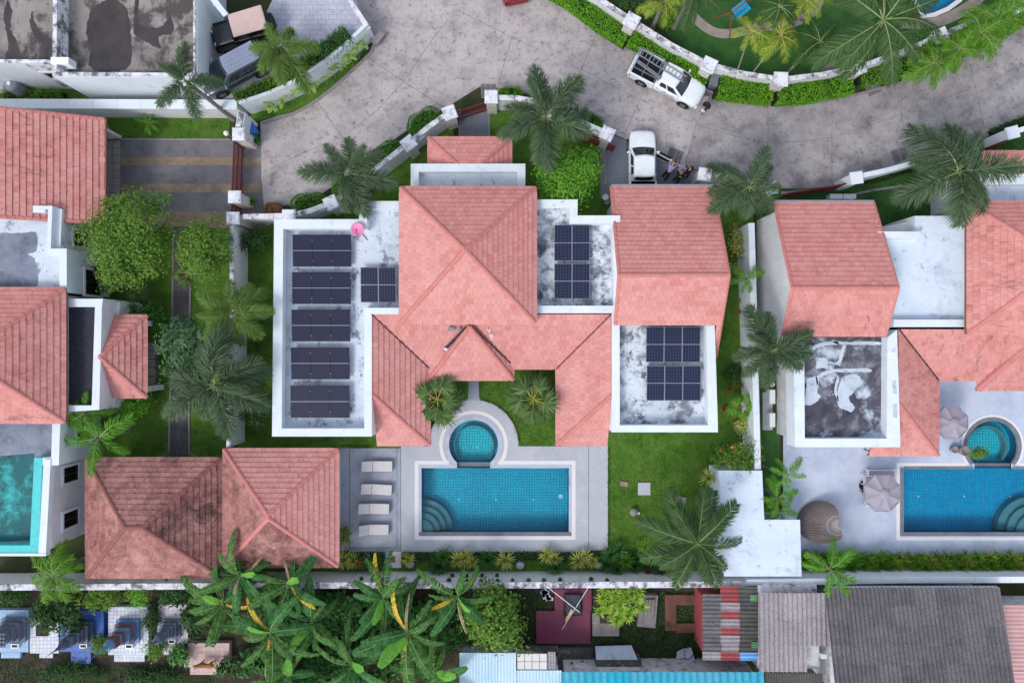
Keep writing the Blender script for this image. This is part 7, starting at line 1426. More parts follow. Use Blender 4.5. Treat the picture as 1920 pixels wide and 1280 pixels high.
def pickup(label, px_, py_, ang, m, double=False, name='pickup_truck'):
    o = thing(name, label, 'pickup truck', W(px_, py_, .03), None, ang); cr = -.55 if not double else -.75
    loft_body(o, [(2.58, .5, .72, .02), (2.5, .74, .86, .03), (2.3, .86, .97, .04), (1.9, .9, 1.04, .05), (1.25, .92, 1.1, .05), (.8, .92, 1.12, .0), (cr - .12, .92, 1.12, 0), (cr - .15, .92, 1.12, 0)], m)
    bx0, bx1 = cr - .17, -2.55; mb = MB(); L = bx0 - bx1; mc = (bx0 + bx1) / 2
    for sd in (-1, 1): mb.box((mc, sd * .86, .76), (L, .12, .72))
    mb.box((bx1 + .05, 0, .76), (.1, 1.6, .72)); mb.build('bed_side', m, o, local=True, bevel=.03)
    mb = MB(); mb.box((mc, 0, .6), (L - .2, 1.58, .08)); mb.box((bx0 - .02, 0, .85), (.06, 1.58, .5))
    for sd in (-1, 1): mb.box((mc, sd * .79, .88), (L - .2, .02, .46)); mb.box((-1.55, sd * .68, .74), (.8, .22, .22))
    mb.build('bed_liner', LINER, o, local=True)
    sides = [('side_window', 1.12, 1.5, .12, .82), ('side_window', 1.56, 1.86, .2, .82), ('side_window', 3.14, 3.44, .2, .82), ('side_window', 3.5, 3.88, .12, .82)]
    cabin(o, 1.32, .55, cr - .1, cr + .05, .84, .7, 1.1, 1.68, m, m, [('windscreen', .05, .95, .08, .93), ('rear_window', 2.1, 2.9, .2, .85)] + sides)
    wheels(o, (1.68, -1.52), .8); arches(o, (1.68, -1.52), .915)
    mb = MB(); mb.box((2.5, 0, .5), (.16, 1.5, .22)); mb.box((-2.62, 0, .5), (.14, 1.6, .14)); mb.build('bumper', m, o, local=True, bevel=.04); mb = MB(); mb.box((2.57, 0, .74), (.06, .9, .16)); mb.build('grille', CHROME, o, local=True)
    lamps(o, 2.34, .6, .8); lamps(o, -2.5, .86, .85, LAMPR, 'tail_light', .06); mirrors(o, 1.0, .86, 1.18, m)
    for sd in (-1, 1):
        for x in (.2, -.4): mb = MB(); mb.box((x, sd * .935, .98), (.14, .02, .03)); mb.build('door_handle', CHROME, o, local=True)
    return o
T1 = pickup('white pickup truck with ladders and a rack in its bed', 1248, 158, R(-27.5), PW)
# lettering on its doors
def lettering(o, text, size, loc, rot, m):
    cu = bpy.data.curves.new('lettering', 'FONT'); cu.body = text; cu.size = size; cu.extrude = .002; cu.align_x = 'CENTER'; cu.materials.append(m); t = bpy.data.objects.new('lettering', cu); COL.objects.link(t); dg = bpy.context.evaluated_depsgraph_get(); me = bpy.data.meshes.new_from_object(t.evaluated_get(dg)); bpy.data.objects.remove(t); q = link('lettering', me, o); q.location = loc; q.rotation_euler = rot
LETG = flat('letter_green', (70, 104, 92), .5)
lettering(T1, 'ISLAND', .3, (.45, -.936, .68), (R(90), 0, 0), LETG); lettering(T1, 'ISLAND', .3, (.45, .936, .68), (R(90), 0, R(180)), LETG)
mb = MB()
for x in (-.8, -1.7, -2.5):
    for sd in (-1, 1): mb.tube([(x, sd * .74, 1.1), (x, sd * .7, 1.72)], .025, 6)
    mb.tube([(x, -.7, 1.72), (x, .7, 1.72)], .025, 6)
for sd in (-1, 1): mb.tube([(-.8, sd * .7, 1.72), (-2.5, sd * .7, 1.72)], .025, 6)
mb.build('ladder_rack', STEELG, T1, local=True)
def ladder(label, a, b, w, n, z, par):
    a, b = Vector(a), Vector(b); M = Matrix.Translation(par.location) @ Matrix.Rotation(par.rotation_euler.z, 4, 'Z'); A, Bq = M @ a, M @ b; o = thing('ladder', label, 'ladder', A); d = (Bq - A).normalized(); s = d.cross(Vector((0, 0, 1))).normalized() * w / 2
    for sd in (-1, 1): mb = MB(); mb.bar(A + s * sd, Bq + s * sd, .06, .09); mb.build('rail', STEELG, o)
    for i in range(n): p = A.lerp(Bq, (i + .5) / n); mb = MB(); mb.bar(p - s, p + s, .05, .04); mb.build('rung', STEELG, o)
ladder('aluminium ladder lying over the truck bed and cab roof', (-2.75, .32, 1.82), (.95, .05, 1.86), .42, 13, 1.8, T1); ladder('short narrow step ladder beside the long ladder on truck', (-2.4, -.3, 1.8), (-.5, -.62, 1.84), .12, 5, 1.8, T1)
T2 = pickup('white double-cab pickup with an open door in the driveway', 1200, 322, R(90), PW, True)
o2 = T2
hg = link('open_door', (lambda b: b.mesh('open_door', [PW, CGLASS, LINER]))((lambda b: (b.box((-.55, 0, .78), (1.1, .1, .7)), setattr(b, 'mi', 2), b.box((-.55, .055, .78), (.95, .03, .5)), setattr(b, 'mi', 1), b.box((-.58, 0, 1.33), (.85, .04, .42)), b)[-1])(MB())), T2); hg.location = (1.0, -.93, 0); hg.rotation_euler = (0, 0, R(62))
def suv(label, px_, py_, ang, m, mr, name='car', L=4.8, flip=False):
    zc_ = .03 if px_ > 900 else CZ + .02; o = thing(name, label, 'car', W(px_, py_, zc_), None, ang)
    loft_body(o, [(2.4, .5, .7, .02), (2.32, .76, .84, .03), (2.1, .88, .94, .04), (1.7, .92, 1.0, .05), (1.1, .93, 1.06, .03), (.6, .93, 1.08, 0), (-1.9, .92, 1.06, 0), (-2.3, .86, 1.0, 0), (-2.38, .8, .95, 0)], m)
    cabin(o, 1.2, .42, -2.25, -1.95, .85, .7, 1.06, 1.66, m, mr, [('windscreen', .05, .95, .06, .94), ('rear_window', 2.1, 2.9, .15, .85), ('side_window', 1.14, 1.4, .1, .82), ('side_window', 1.43, 1.66, .1, .82), ('side_window', 1.7, 1.9, .14, .8), ('side_window', 3.1, 3.3, .14, .8), ('side_window', 3.34, 3.57, .1, .82), ('side_window', 3.6, 3.86, .1, .82)])
    for y in (-.42, -.14, .14, .42): mb = MB(); mb.box((-.8, y, 1.722), (1.9, .05, .025)); mb.build('roof_rib', mr, o, local=True)
    wheels(o, (1.5, -1.4), .82); arches(o, (1.5, -1.4), .922); lamps(o, 2.2, .62, .78); lamps(o, -2.3, .8, .9, LAMPR, 'tail_light', .06); mirrors(o, .95, .86, 1.14, mr)
    mb = MB(); mb.box((2.36, 0, .48), (.12, 1.5, .22)); mb.box((-2.38, 0, .5), (.12, 1.6, .2)); mb.build('bumper', m, o, local=True, bevel=.04)
    for sd in (-1, 1):
        for x in (.25, -.75): mb = MB(); mb.box((x, sd * .94, .95), (.18, .02, .04)); mb.build('door_handle', CHROME, o, local=True)
    return o
suv('dark grey car with silver ribbed roof parked beside the jeep', 448, 139, R(208), PG, PS)
o = thing('jeep', 'black open jeep with tan canvas top in the parking court', 'jeep', W(466, 68, CZ + .02), None, R(196))
loft_body(o, [(1.95, .62, .95, .0), (1.9, .66, 1.05, .02), (.75, .7, 1.12, .03), (.7, .7, 1.12, .0)], PB, 'bonnet', 1, .5); loft_body(o, [(.7, .78, 1.1, 0), (.6, .8, 1.1, 0), (-1.75, .8, 1.08, 0), (-1.8, .78, 1.05, 0)], PB, 'tub', 1, .5)
for x, l in ((1.35, .95), (-1.2, .9)):
    for sd in (-1, 1): mb = MB(); mb.box((x, sd * .82, .82), (l, .3, .07)); mb.box((x + l / 2, sd * .82, .72), (.07, .3, .26)); mb.build('fender', BLACKR, o, local=True, bevel=.03)
mb = MB(); mb.box((2.05, 0, .55), (.2, 1.6, .2)); mb.box((-1.9, 0, .55), (.15, 1.5, .18)); mb.build('bumper', BLACKR, o, local=True, bevel=.03)
mb = MB(); mb.box((.62, 0, 1.4), (.07, 1.4, .6), M=Matrix.Rotation(R(-14), 3, 'Y')); mb.build('windscreen_frame', PB, o, local=True); mb = MB(); mb.box((.665, 0, 1.41), (.03, 1.28, .46), M=Matrix.Rotation(R(-14), 3, 'Y')); mb.build('windscreen', CGLASS, o, local=True)
mb = MB(); mb.add([(.5, -.72, 1.78), (.5, .72, 1.78), (-1.7, .74, 1.8), (-1.7, -.74, 1.8), (.5, -.76, 1.7), (.5, .76, 1.7), (-1.76, .78, 1.7), (-1.76, -.78, 1.7)], [[0, 1, 2, 3][::-1], [0, 4, 5, 1][::-1], [1, 5, 6, 2][::-1], [2, 6, 7, 3][::-1], [3, 7, 4, 0][::-1], [4, 7, 6, 5][::-1]]); mb.build('canvas_top', CANV, o, local=True, bevel=.05)
mb = MB()
for sd in (-1, 1):
    for x in (.5, -.4, -1.68): mb.tube([(x, sd * .76, 1.05), (x, sd * .73, 1.74)], .035, 6)
mb.build('roll_bar', BLACKR, o, local=True); mb = MB()
for sd in (-1, 1): mb.box((.0, sd * .38, 1.0), (.5, .45, .2)); mb.box((-.28, sd * .38, 1.25), (.14, .45, .6))
mb.build('seats', SEATM, o, local=True); wheels(o, (1.35, -1.2), .78, .4, .26); lamps(o, 1.95, .4, .92, dx=.06)
mb = MB(); mb.lathe([(.2, -.12), (.4, -.12), (.42, 0), (.4, .12), (.2, .12)], 22); s_ = mb.build('spare_wheel', BLACKR, o, local=True, smooth=True); s_.location = (-2.0, .1, 1.05); s_.rotation_euler = (0, R(90), 0)
suv('dark red car just entering at the top edge', 955, -50, R(102), PR, PR)
# ---------------------------------------------------------------- people and dog
SKIN = flat('skin', (176, 128, 100), .6, var=.08); HAIR = flat('hair_black', (24, 20, 20), .7)
def skinned(name, verts, edges, rad, m, parent, root=0, lv=2):
    me = bpy.data.meshes.new(name); me.from_pydata([tuple(v) for v in verts], edges, []); me.materials.append(m); o = link(name, me, parent); md = o.modifiers.new('skin', 'SKIN'); md.use_smooth_shade = True
    if not me.skin_vertices: me.skin_vertices.new() if hasattr(me.skin_vertices, 'new') else None
    for i, r in enumerate(rad): sv = me.skin_vertices[0].data[i]; sv.radius = (r, r) if not isinstance(r, tuple) else r; sv.use_root = (i == root)
    s = o.modifiers.new('sub', 'SUBSURF'); s.levels = s.render_levels = lv; return o
def person(label, px_, py_, face, shirt, trouser, shoe, lean=0, legs=(10, -10), arms=((35, 20), (35, 20)), knee=(5, 5), cap=None, hair=HAIR, sleeve=.5, bag=None):
    """x forward, y left; lean: torso forward tilt (deg); legs: thigh swing; arms: (shoulder swing forward, elbow bend)"""
    o = thing('person', label, 'person', W(px_, py_, .03), None, face); hipz = .92; J = {}
    def leg(sd, sw, kn): h_ = Vector((0, sd * .1, hipz)); k = h_ + Vector((math.sin(R(sw)) * .44, sd * .02, -math.cos(R(sw)) * .44)); a = k + Vector((math.sin(R(sw - kn)) * .42, sd * .01, -math.cos(R(sw - kn)) * .42)); return h_, k, a
    L = leg(1, legs[0], knee[0]); Rr = leg(-1, legs[1], knee[1]); drop = min(L[2].z, Rr[2].z) - .07; up = Vector((math.sin(R(lean)), 0, math.cos(R(lean)))); fw = Vector((math.cos(R(lean)), 0, -math.sin(R(lean)))); off = Vector((0, 0, -drop)); pel = Vector((0, 0, hipz)) + off; chest = pel + up * .36; neck = pel + up * .56; head = neck + up * .17 + fw * .04
    L = [p + off for p in L]; Rr = [p + off for p in Rr]
    def arm(sd, sw, el): s = pel + up * .5 + Vector((0, sd * .2, 0)); a = R(sw + lean * .25); e = s + Vector((math.sin(a) * .28, sd * .05, -math.cos(a) * .28)); b = a + R(el); h_ = e + Vector((math.sin(b) * .25, -sd * .05, -math.cos(b) * .25)); return s, e, h_
    A, B_ = arm(1, *arms[0]), arm(-1, *arms[1]); vs = [pel, chest, neck, head, L[0], L[1], L[2], Rr[0], Rr[1], Rr[2], A[0], A[1], A[2], B_[0], B_[1], B_[2], L[2] + Vector((.15, 0, -.03)), Rr[2] + Vector((.15, 0, -.03)), head + up * .1]
    ed = [(0, 1), (1, 2), (2, 3), (0, 4), (4, 5), (5, 6), (0, 7), (7, 8), (8, 9), (1, 10), (10, 11), (11, 12), (1, 13), (13, 14), (14, 15), (6, 16), (9, 17), (3, 18)]; rad = [.13, .14, .055, .095, .085, .06, .04, .085, .06, .04, .055, .042, .03, .055, .042, .03, .035, .035, .075]; skinned('body', vs, ed, rad, SKIN, o)
    t = sleeve; skinned('shirt', [pel + up * -.02, chest, neck - up * .05, A[0], A[0].lerp(A[1], t * 2 if t <= .5 else 1), B_[0], B_[0].lerp(B_[1], t * 2 if t <= .5 else 1)] + ([A[2], B_[2]] if t > .5 else []), [(0, 1), (1, 2), (1, 3), (3, 4), (1, 5), (5, 6)] + ([(4, 7), (6, 8)] if t > .5 else []), [.155, .165, .08, .075, .06, .075, .06] + ([.045, .045] if t > .5 else []), shirt, o)
    skinned('trousers', [pel, L[0], L[1], L[2] + Vector((0, 0, .06)), Rr[0], Rr[1], Rr[2] + Vector((0, 0, .06))], [(0, 1), (1, 2), (2, 3), (0, 4), (4, 5), (5, 6)], [.15, .105, .078, .06, .105, .078, .06], trouser, o)
    for q in (L[2], Rr[2]): skinned('shoe', [q + Vector((-.06, 0, -.03)), q + Vector((.06, 0, -.035)), q + Vector((.18, 0, -.045))], [(0, 1), (1, 2)], [.05, .052, .04], shoe, o)
    skinned('hair' if cap is None else 'cap', [head + up * .05 - fw * .03, head + up * .1 - fw * .02, head + up * .09 + fw * .05] + ([head + up * .07 + fw * .17] if cap else []), [(0, 1), (1, 2)] + ([(2, 3)] if cap else []), [.1, .085, .06] + ([.03] if cap else []), cap or hair, o)
    mb = MB(); mb.tube([head + fw * .09 - up * .01, head + fw * .115 - up * .025], [.018, .012], 6); mb.build('nose', SKIN, o, local=True)
    for sd in (-1, 1): mb = MB(); mb.box(head + fw * .088 + up * .015 + Vector((0, sd * .035, 0)), (.012, .025, .012)); mb.build('eye', HAIR, o, local=True)
    for h_, e in ((A[2], A[1]), (B_[2], B_[1])):
        d = (h_ - e).normalized(); s = Vector((0, 1, 0)); vs = [h_, h_ + d * .06]; ed = [(0, 1)]; rd = [.026, .03]
        for k in range(4): y = (k - 1.5) * .019; vs += [h_ + d * .1 + s * y, h_ + d * (.16 - abs(k - 1.3) * .012) + s * y - fw * .015]; ed += [(1, len(vs) - 2), (len(vs) - 2, len(vs) - 1)]; rd += [.009, .008]
        vs += [h_ + d * .06 + fw * .04, h_ + d * .1 + fw * .055]; ed += [(0, len(vs) - 2), (len(vs) - 2, len(vs) - 1)]; rd += [.01, .009]; skinned('hand', vs, ed, rd, SKIN, o, lv=1)
    return o, A[2], B_[2]
BT = flat('cloth_black', (26, 26, 30), .9, var=.2); JN = flat('denim', (48, 62, 90), .9, var=.2); DJ = flat('denim_dark', (38, 44, 58), .9, var=.2); GY = flat('cloth_blue_grey', (122, 130, 158), .9, var=.1); LV = flat('cloth_lavender', (152, 146, 178), .9, var=.1); WS = flat('shoe_white', (214, 212, 208), .7); YP = flat('print_yellow', (206, 190, 90), .7)
o, ha, hb = person('person in black T-shirt and jeans holding a white controller by the truck', 1318, 206, R(235), BT, DJ, BT, 12, (12, -14), ((38, 62), (38, 62)), cap=BT)
mb = MB(); c = (ha + hb) / 2 + Vector((.08, 0, .02)); mb.box(c, (.14, .24, .06)); mb.box(c + Vector((.08, 0, .08)), (.02, .2, .13)); mb.box(c + Vector((.02, .07, .06)), (.02, .02, .06)); mb.box(c + Vector((.02, -.07, .06)), (.02, .02, .06)); ct = mb.build('remote_controller', WPAINT, None, local=True, bevel=.015); ct.location = o.location; ct.rotation_euler = o.rotation_euler; tag(ct, 'white remote controller held by the person beside the truck', 'controller')
person('person in lavender shirt bending in beside the open pickup door', 1247, 330, R(60), LV, BT, BT, 58, (-6, -18), ((40, 10), (50, 20)), sleeve=.5)
person('person in blue-grey shirt stooping over a white box', 1265, 316, R(-40), GY, JN, BT, 50, (14, -16), ((10, 15), (20, 15)))
person('person in black jacket and jeans with white shoes behind the box', 1283, 330, R(75), BT, JN, WS, 12, (8, -12), ((20, 40), (25, 45)), sleeve=1.0)
o, _, _ = person('person in black T-shirt with yellow back print facing the box', 1265, 342, R(70), BT, JN, DJ, 30, (10, -8), ((45, 15), (-20, 10)))
mb = MB(); mb.box((.0, 0, 1.36), (.02, .2, .05), M=Matrix.Rotation(R(30), 3, 'Y')); mb.box((.02, 0, 1.28), (.02, .12, .03), M=Matrix.Rotation(R(30), 3, 'Y')); q = mb.build('back_print', YP, o, local=True); q.location = (.05, 0, .02)
o = thing('carton', 'white box on the driveway among the stooping people', 'box', W(1277, 324, .03)); mb = MB(); mb.box((0, 0, .22), (.5, .6, .44), .4); mb.build('box_body', WPAINT, o, local=True, bevel=.01); mb = MB(); mb.box((0, 0, .45), (.54, .64, .02), .4); mb.build('box_lid', DECKL, o, local=True)
FUR = flat('dog_fur', (150, 102, 54), .9, var=.25); o = thing('dog', 'brown dog standing on the beige grave steps', 'dog', W(392, 1240, .45), None, R(175)); o.location.z = .45; o.scale = (1.15, 1.3, 1.15)
vs = [(-.3, 0, .46), (0, 0, .47), (.26, 0, .47), (.42, 0, .6), (.52, 0, .68), (.66, 0, .64), (-.42, 0, .5), (-.62, 0, .62), (-.78, 0, .6)]; ed = [(0, 1), (1, 2), (2, 3), (3, 4), (4, 5), (0, 6), (6, 7), (7, 8)]; rd = [.12, .115, .14, .085, .085, .045, .05, .03, .018]
for sd in (-1, 1):
    b = len(vs); vs += [(.26, sd * .09, .36), (.24, sd * .1, .2), (.27, sd * .1, .04), (.32, sd * .1, .03), (-.3, sd * .09, .36), (-.22, sd * .1, .24), (-.36, sd * .1, .13), (-.33, sd * .1, .03), (-.28, sd * .1, .03)]; ed += [(2, b), (b, b + 1), (b + 1, b + 2), (b + 2, b + 3), (0, b + 4), (b + 4, b + 5), (b + 5, b + 6), (b + 6, b + 7), (b + 7, b + 8)]; rd += [.06, .04, .03, .028, .075, .05, .03, .028, .026]
skinned('body', vs, ed, rd, FUR, o, 1)
for sd in (-1, 1): skinned('ear', [(.47, sd * .06, .74), (.44, sd * .09, .8), (.45, sd * .1, .84)], [(0, 1), (1, 2)], [.03, .025, .01], FUR, o, lv=1)
# ---------------------------------------------------------------- furniture and small things
CUSH = flat('lounger_cushion', (206, 202, 200), .9, var=.05); WICK = flat('lounger_frame', (150, 140, 138), .8, var=.15)
for i, (x, y, a, bk, w) in enumerate([(709, 872, 0, 16, 'topmost'), (708, 915, 3.5, 20, 'second'), (703, 951, 1, 18, 'third'), (702, 990, 0, 38, 'lowest')]):
    o = thing('sun_lounger', '%s of four beige sun loungers on the terrace%s' % (w, ', its back raised highest' if i == 3 else ''), 'sun lounger', W(x, y, .05), 'sun loungers on the terrace', R(-a)); hw = .34
    mb = MB(); mb.box((0, 0, .24), (2.1, .74, .07)); mb.build('frame', WICK, o, local=True, bevel=.02)
    for sx in (-.95, .95):
        for sy in (-.32, .32): mb = MB(); mb.box((sx, sy, .1), (.07, .07, .21)); mb.build('leg', WICK, o, local=True)
    mb = MB(); mb.box((.36, 0, .32), (1.34, .7, .09)); mb.build('seat_cushion', CUSH, o, local=True, bevel=.03)
    mb = MB(); mb.box((-.37, 0, .02), (.72, .7, .09)); q = mb.build('back_cushion', CUSH, o, local=True, bevel=.03); q.location = (-.33, 0, .31); q.rotation_euler = (0, R(bk), 0)
    mb = MB(); mb.bar((-.95, 0, .27), (-.8, 0, .3 + .5 * math.sin(R(bk))), .5, .03); mb.build('back_prop', WICK, o, local=True)
UMB = flat('parasol_mauve', (158, 151, 160), .95, var=.04)
def parasol(label, x, y, rpx, z, n=8, tilt=0):
    c = W(x, y, z); o = thing('parasol', label, 'parasol', (c.x, c.y, .05)); r = m_px(rpx, z)
    for k in range(n):
        a0, a1 = 2 * math.pi * (k + .5) / n, 2 * math.pi * (k + 1.5) / n; mb = MB(); A = Vector((r * math.cos(a0), r * math.sin(a0), z - .05)); Bq = Vector((r * math.cos(a1), r * math.sin(a1), z - .05)); T = Vector((0, 0, z + .26)); m_ = (A + Bq) / 2 * .98 + Vector((0, 0, 0)); m_.z = z - .03
        mb.grid(lambda u, v: (A.lerp(Bq, u) * (1 - .04 * math.sin(math.pi * u))).lerp(T, v) , 4, 4); mb.add([A, Bq, Bq - Vector((0, 0, .13)), A - Vector((0, 0, .13))], [[0, 1, 2, 3]]); mb.build('canopy_panel', UMB, o, local=True)
    mb = MB(); mb.lathe([(.34, -.06), (.2, .03), (.05, .06)], 16, (0, 0, z + .27)); mb.build('vent_cap', UMB, o, local=True)
    for k in range(n): a = 2 * math.pi * (k + .5) / n; mb = MB(); mb.bar((0, 0, z + .2), (r * math.cos(a), r * math.sin(a), z - .1), .02, .02); mb.build('rib', WPAINT, o, local=True)
    mb = MB(); mb.tube([(0, 0, 0), (0, 0, z + .3)], .03, 8); mb.build('pole', WPAINT, o, local=True); mb = MB(); mb.lathe([(.35, 0), (.35, .06), (.06, .1)], 20); mb.build('base', BLACKR, o, local=True)
parasol('mauve octagonal parasol over the chairs beside the blue pool', 1655, 924, 37, 2.4); parasol('mauve parasol tucked under the right villa eave near the spa', 1785, 792, 33, 2.2)
def chair(label, x, y, rz, m=WPAINT):
    o = thing('garden_chair', label, 'chair', W(x, y, .05), 'white garden chairs under the parasol', rz); mb = MB()
    for sx in (-.3, .3):
        for sy in (-.3, .3): l = MB(); l.box((sx, sy, .3), (.04, .04, .6)); l.build('leg', m, o, local=True)
    for sy in (-.3, .3): l = MB(); l.box((0, sy, .62), (.66, .05, .03)); l.build('armrest', m, o, local=True)
    mb.box((0, 0, .4), (.6, .56, .1)); mb.build('seat_cushion', UMB, o, local=True, bevel=.03); mb = MB(); mb.box((-.3, 0, .7), (.04, .6, .04)); mb.box((-.3, 0, .5), (.04, .6, .04)); mb.build('backrest', m, o, local=True)
chair('upper white garden chair partly under the parasol', 1621, 897, 0); chair('lower white garden chair partly under the parasol', 1623, 936, 0)
o = thing('side_table', 'small black side table between the white garden chairs', 'table', W(1616, 914, .05)); mb = MB(); mb.box((0, 0, .42), (.4, .5, .04)); mb.build('table_top', BT, o, local=True); [(lambda l: (l.box((sx * .16, sy * .2, .2), (.03, .03, .4)), l.build('leg', BT, o, local=True)))(MB()) for sx in (-1, 1) for sy in (-1, 1)]
o = thing('bench_lounger', 'white framed daybed above the octagonal parasol', 'daybed', W(1648, 888, .05)); mb = MB(); mb.box((0, 0, .3), (1.6, .5, .1)); mb.build('cushion', UMB, o, local=True, bevel=.03); mb = MB(); mb.box((0, .32, .4), (2.1, .05, .05)); mb.build('back_rail', WPAINT, o, local=True)
for sx in (-.9, .9): mb = MB(); mb.box((sx, .1, .2), (.05, .5, .4)); mb.build('leg', WPAINT, o, local=True)
# wicker pod
o = thing('wicker_pod_chair', 'brown wicker pod chair standing on the pale terrace', 'chair', W(1537, 976, .05), None, R(10)); WKD = flat('wicker_dark', (104, 90, 88), .8, var=.2); WKL = flat('wicker_light', (196, 182, 176), .7)
def pod(u, v): a = -math.pi * .62 + u * math.pi * 1.24 + math.pi; e = v * math.pi / 2; rr = math.cos(e) ** .7; return Vector((1.5 * rr * math.cos(a) + .62 * math.sin(e) - .1, 1.42 * rr * math.sin(a), .1 + 1.4 * math.sin(e) ** .85))
mb = MB(); mb.grid(pod, 40, 14); q = mb.build('shell', WKD, o, local=True, smooth=True); s = q.modifiers.new('t', 'SOLIDIFY'); s.thickness = .04
for k in range(41): mb = MB(); mb.tube([pod(k / 40, v / 9) * 1.012 for v in range(10)], .011, 4); mb.build('strand', WKL, o, local=True)
for v in (.8, .92): mb = MB(); mb.tube([pod(k / 24, v) * 1.02 for k in range(25)], .025, 5); mb.build('hoop', WKL, o, local=True)
mb = MB(); mb.lathe([(.7, .1), (.78, .3), (.6, .4), (.05, .42)], 24); mb.build('seat_cushion', CUSH, o, local=True)
# bins
def bin_(label, x, y, m, rz=0, w=.55):
    o = thing('wheelie_bin', label, 'bin', W(x, y, .03), None, rz); mb = MB(); a, b = w / 2 * .82, w / 2; mb.add([(-a, -a, .06), (a, -a, .06), (a, a, .06), (-a, a, .06), (-b, -b * 1.1, .95), (b, -b * 1.1, .95), (b, b * 1.1, .95), (-b, b * 1.1, .95)], [[3, 2, 1, 0], [0, 1, 5, 4], [1, 2, 6, 5], [2, 3, 7, 6], [3, 0, 4, 7], [4, 5, 6, 7]]); mb.build('body', m, o, local=True, bevel=.03); mb = MB(); mb.box((0, 0, .99), (w * 1.1, w * 1.22, .07)); mb.box((0, -w * .05, 1.03), (w * .8, w * .7, .04)); mb.build('lid', m, o, local=True, bevel=.03); mb = MB(); mb.tube([(-b * .7, b * 1.25, .95), (b * .7, b * 1.25, .95)], .025, 6); mb.build('handle', m, o, local=True)
    for sx in (-1, 1): mb = MB(); mb.lathe([(.1, -.03), (.1, .03)], 14); q = mb.build('wheel', BLACKR, o, local=True); q.location = (sx * b * .8, b * .95, .1); q.rotation_euler = (0, R(90), 0)
bin_('grey wheelie bin in front of the second wall pillar', 1334, 160, flat('bin_grey', (104, 114, 118), .5), R(-15), .72); bin_('blue open bin beside the left driveway pillar', 479, 249, flat('bin_blue', (58, 116, 196), .5), R(25), .62)
# garden bits
def pavers(name, label, x, y, w, d, m, rz=0, z=.1, cat='stone'): o = MB(); p = W(x, y, z); o.box((p.x, p.y, z / 2 + .02), (w, d, z), rz); q = o.solo(name, m, label, cat, bevel=.015); return q
pavers('manhole_cover', 'square white concrete cover on the lawn', 1208, 916, .85, .85, DECKL, 0, .1, 'cover')
pavers('stepping_stone', 'tan stepping stone left of the white lawn cover', 1170, 907, .55, .33, TAN, -.2); pavers('stepping_stone', 'grey stepping stone by the coconut palm fronds', 1278, 936, .62, .4, KERB, -.2); pavers('stepping_stone', 'brown stone close to the L-shaped store', 1308, 942, .3, .3, TAN, .4)
o = thing('garden_lamp', 'grey mushroom-shaped lamp with a stone on the lawn', 'lamp', W(1187, 958)); mb = MB(); mb.lathe([(.06, 0), (.06, .3), (.28, .32), (.2, .42), (.02, .5)], 10); mb.build('lamp_head', KERB, o, local=True); p = MB(); p.lathe([(.07, 0), (.09, .06), (.03, .12)], 10, (.38, -.12, 0)); p.build('stone', WPAINT, o, local=True)
LV2 = flat('ornament_mauve', (176, 168, 186), .7, var=.1)
for x, y, w in ((770, 1054, 'left'), (975, 1056, 'middle'), (1122, 1055, 'right')): o = thing('garden_ornament', '%s of three pale mauve ball ornaments in the pool bed' % w, 'ornament', W(x, y), 'pale ball ornaments in the pool bed'); mb = MB(); mb.lathe([(.1, 0), (.24, .1), (.3, .28), (.24, .45), (.06, .54)], 12); mb.build('ball', LV2, o, local=True); mb = MB(); mb.lathe([(.14, 0), (.12, .08)], 10); mb.build('foot', KERB, o, local=True)
def pot(label, x, y, r, z, m, plant=None): o = thing('flower_pot', label, 'plant pot', W(x, y, .05)); mb = MB(); mb.lathe([(r * .6, 0), (r, z * .8), (r, z), (r * .84, z), (r * .8, z * .86)], 20); mb.build('pot', m, o, local=True, smooth=True); mb = MB(); mb.lathe([(r * .84, z * .85), (.01, z * .86)], 16); mb.build('soil', SOIL, o, local=True); return o
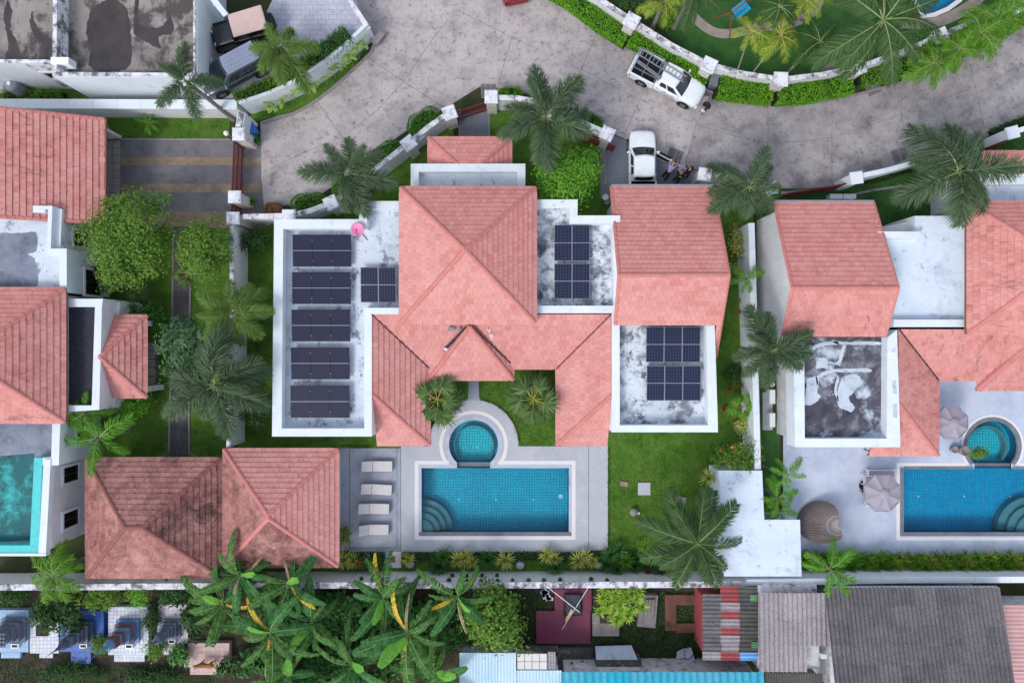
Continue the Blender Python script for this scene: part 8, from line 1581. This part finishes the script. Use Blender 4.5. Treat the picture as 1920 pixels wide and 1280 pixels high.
pot('empty grey pot at the spa edge of the right terrace', 1784, 841, .24, .4, KERB); o = pot('grey pot with a leafy shrub leaning over the spa', 1798, 842, .36, .75, KERB); V_, Q_ = crown_np(.45, .35, .35, 1.3, 22, 30, .13, .12); f = link('shrub', np_mesh('shrub', V_, Q_, L_TREE), o); f.location = (.45, 0, 0)
pot('white bucket-like pot behind the garage corner', 1134, 372, .22, .4, WPAINT); pot('grey pot behind the garage corner', 1137, 380, .2, .35, GUTTER)
pot('terracotta pot below the lime fan palm', 1378, 795, .22, .35, flat('terracotta', (164, 100, 84), .8))
# swing frame in the top garden
o = thing('swing_frame', 'rust red A-frame swing with blue seat on the top lawn', 'swing', W(1400, 20)); RUSTM = flat('swing_rust', (150, 72, 50), .6, var=.15); top0, top1 = W(1372, 24, 2.2), W(1440, -30, 2.2)
for t, s in ((top0, 1), (top0, -1), (top1, 1), (top1, -1)): mb = MB(); d = (top1 - top0).normalized(); n_ = Vector((-d.y, d.x, 0)); b = t + n_ * s * .9; b.z = 0; mb.tube([t, b], .04, 7); mb.build('leg', RUSTM, o)
mb = MB(); mb.tube([top0, top1], .045, 7); mb.build('top_bar', RUSTM, o); mb = MB(); m_ = (top0 + top1) / 2; mb.box((m_.x, m_.y + .1, .5), (1.1, .8, .06), math.atan2(top1.y - top0.y, top1.x - top0.x)); mb.box((m_.x - .2, m_.y - .25, .8), (1.1, .05, .5), math.atan2(top1.y - top0.y, top1.x - top0.x)); mb.build('seat', flat('swing_blue', (40, 160, 196), .5), o); mb = MB()
for s in (-.5, .5): q = m_ + (top1 - top0).normalized() * s; mb.tube([(q.x, q.y, .5), (q.x, q.y, 2.2)], .012, 5)
mb.build('chains', STEELG, o)
# lamp globes by the right villa and the gate
for x, y, z, lb in ((1448, 720, 1.8, 'round white globe lamp at the right villa corner'), (424, 250, 2.4, 'small pale lamp beside the left driveway pillar')): o = thing('globe_lamp', lb, 'lamp', W(x, y, z) - Vector((0, 0, z))); mb = MB(); mb.lathe([(.05, -.16), (.14, -.1), (.17, 0), (.14, .1), (.04, .16)], 16, (0, 0, z)); mb.build('globe', WPAINT, o, local=True, smooth=True); mb = MB(); mb.tube([(0, 0, 0), (0, 0, z - .15)], .03, 7); mb.build('post', STEELG, o, local=True)
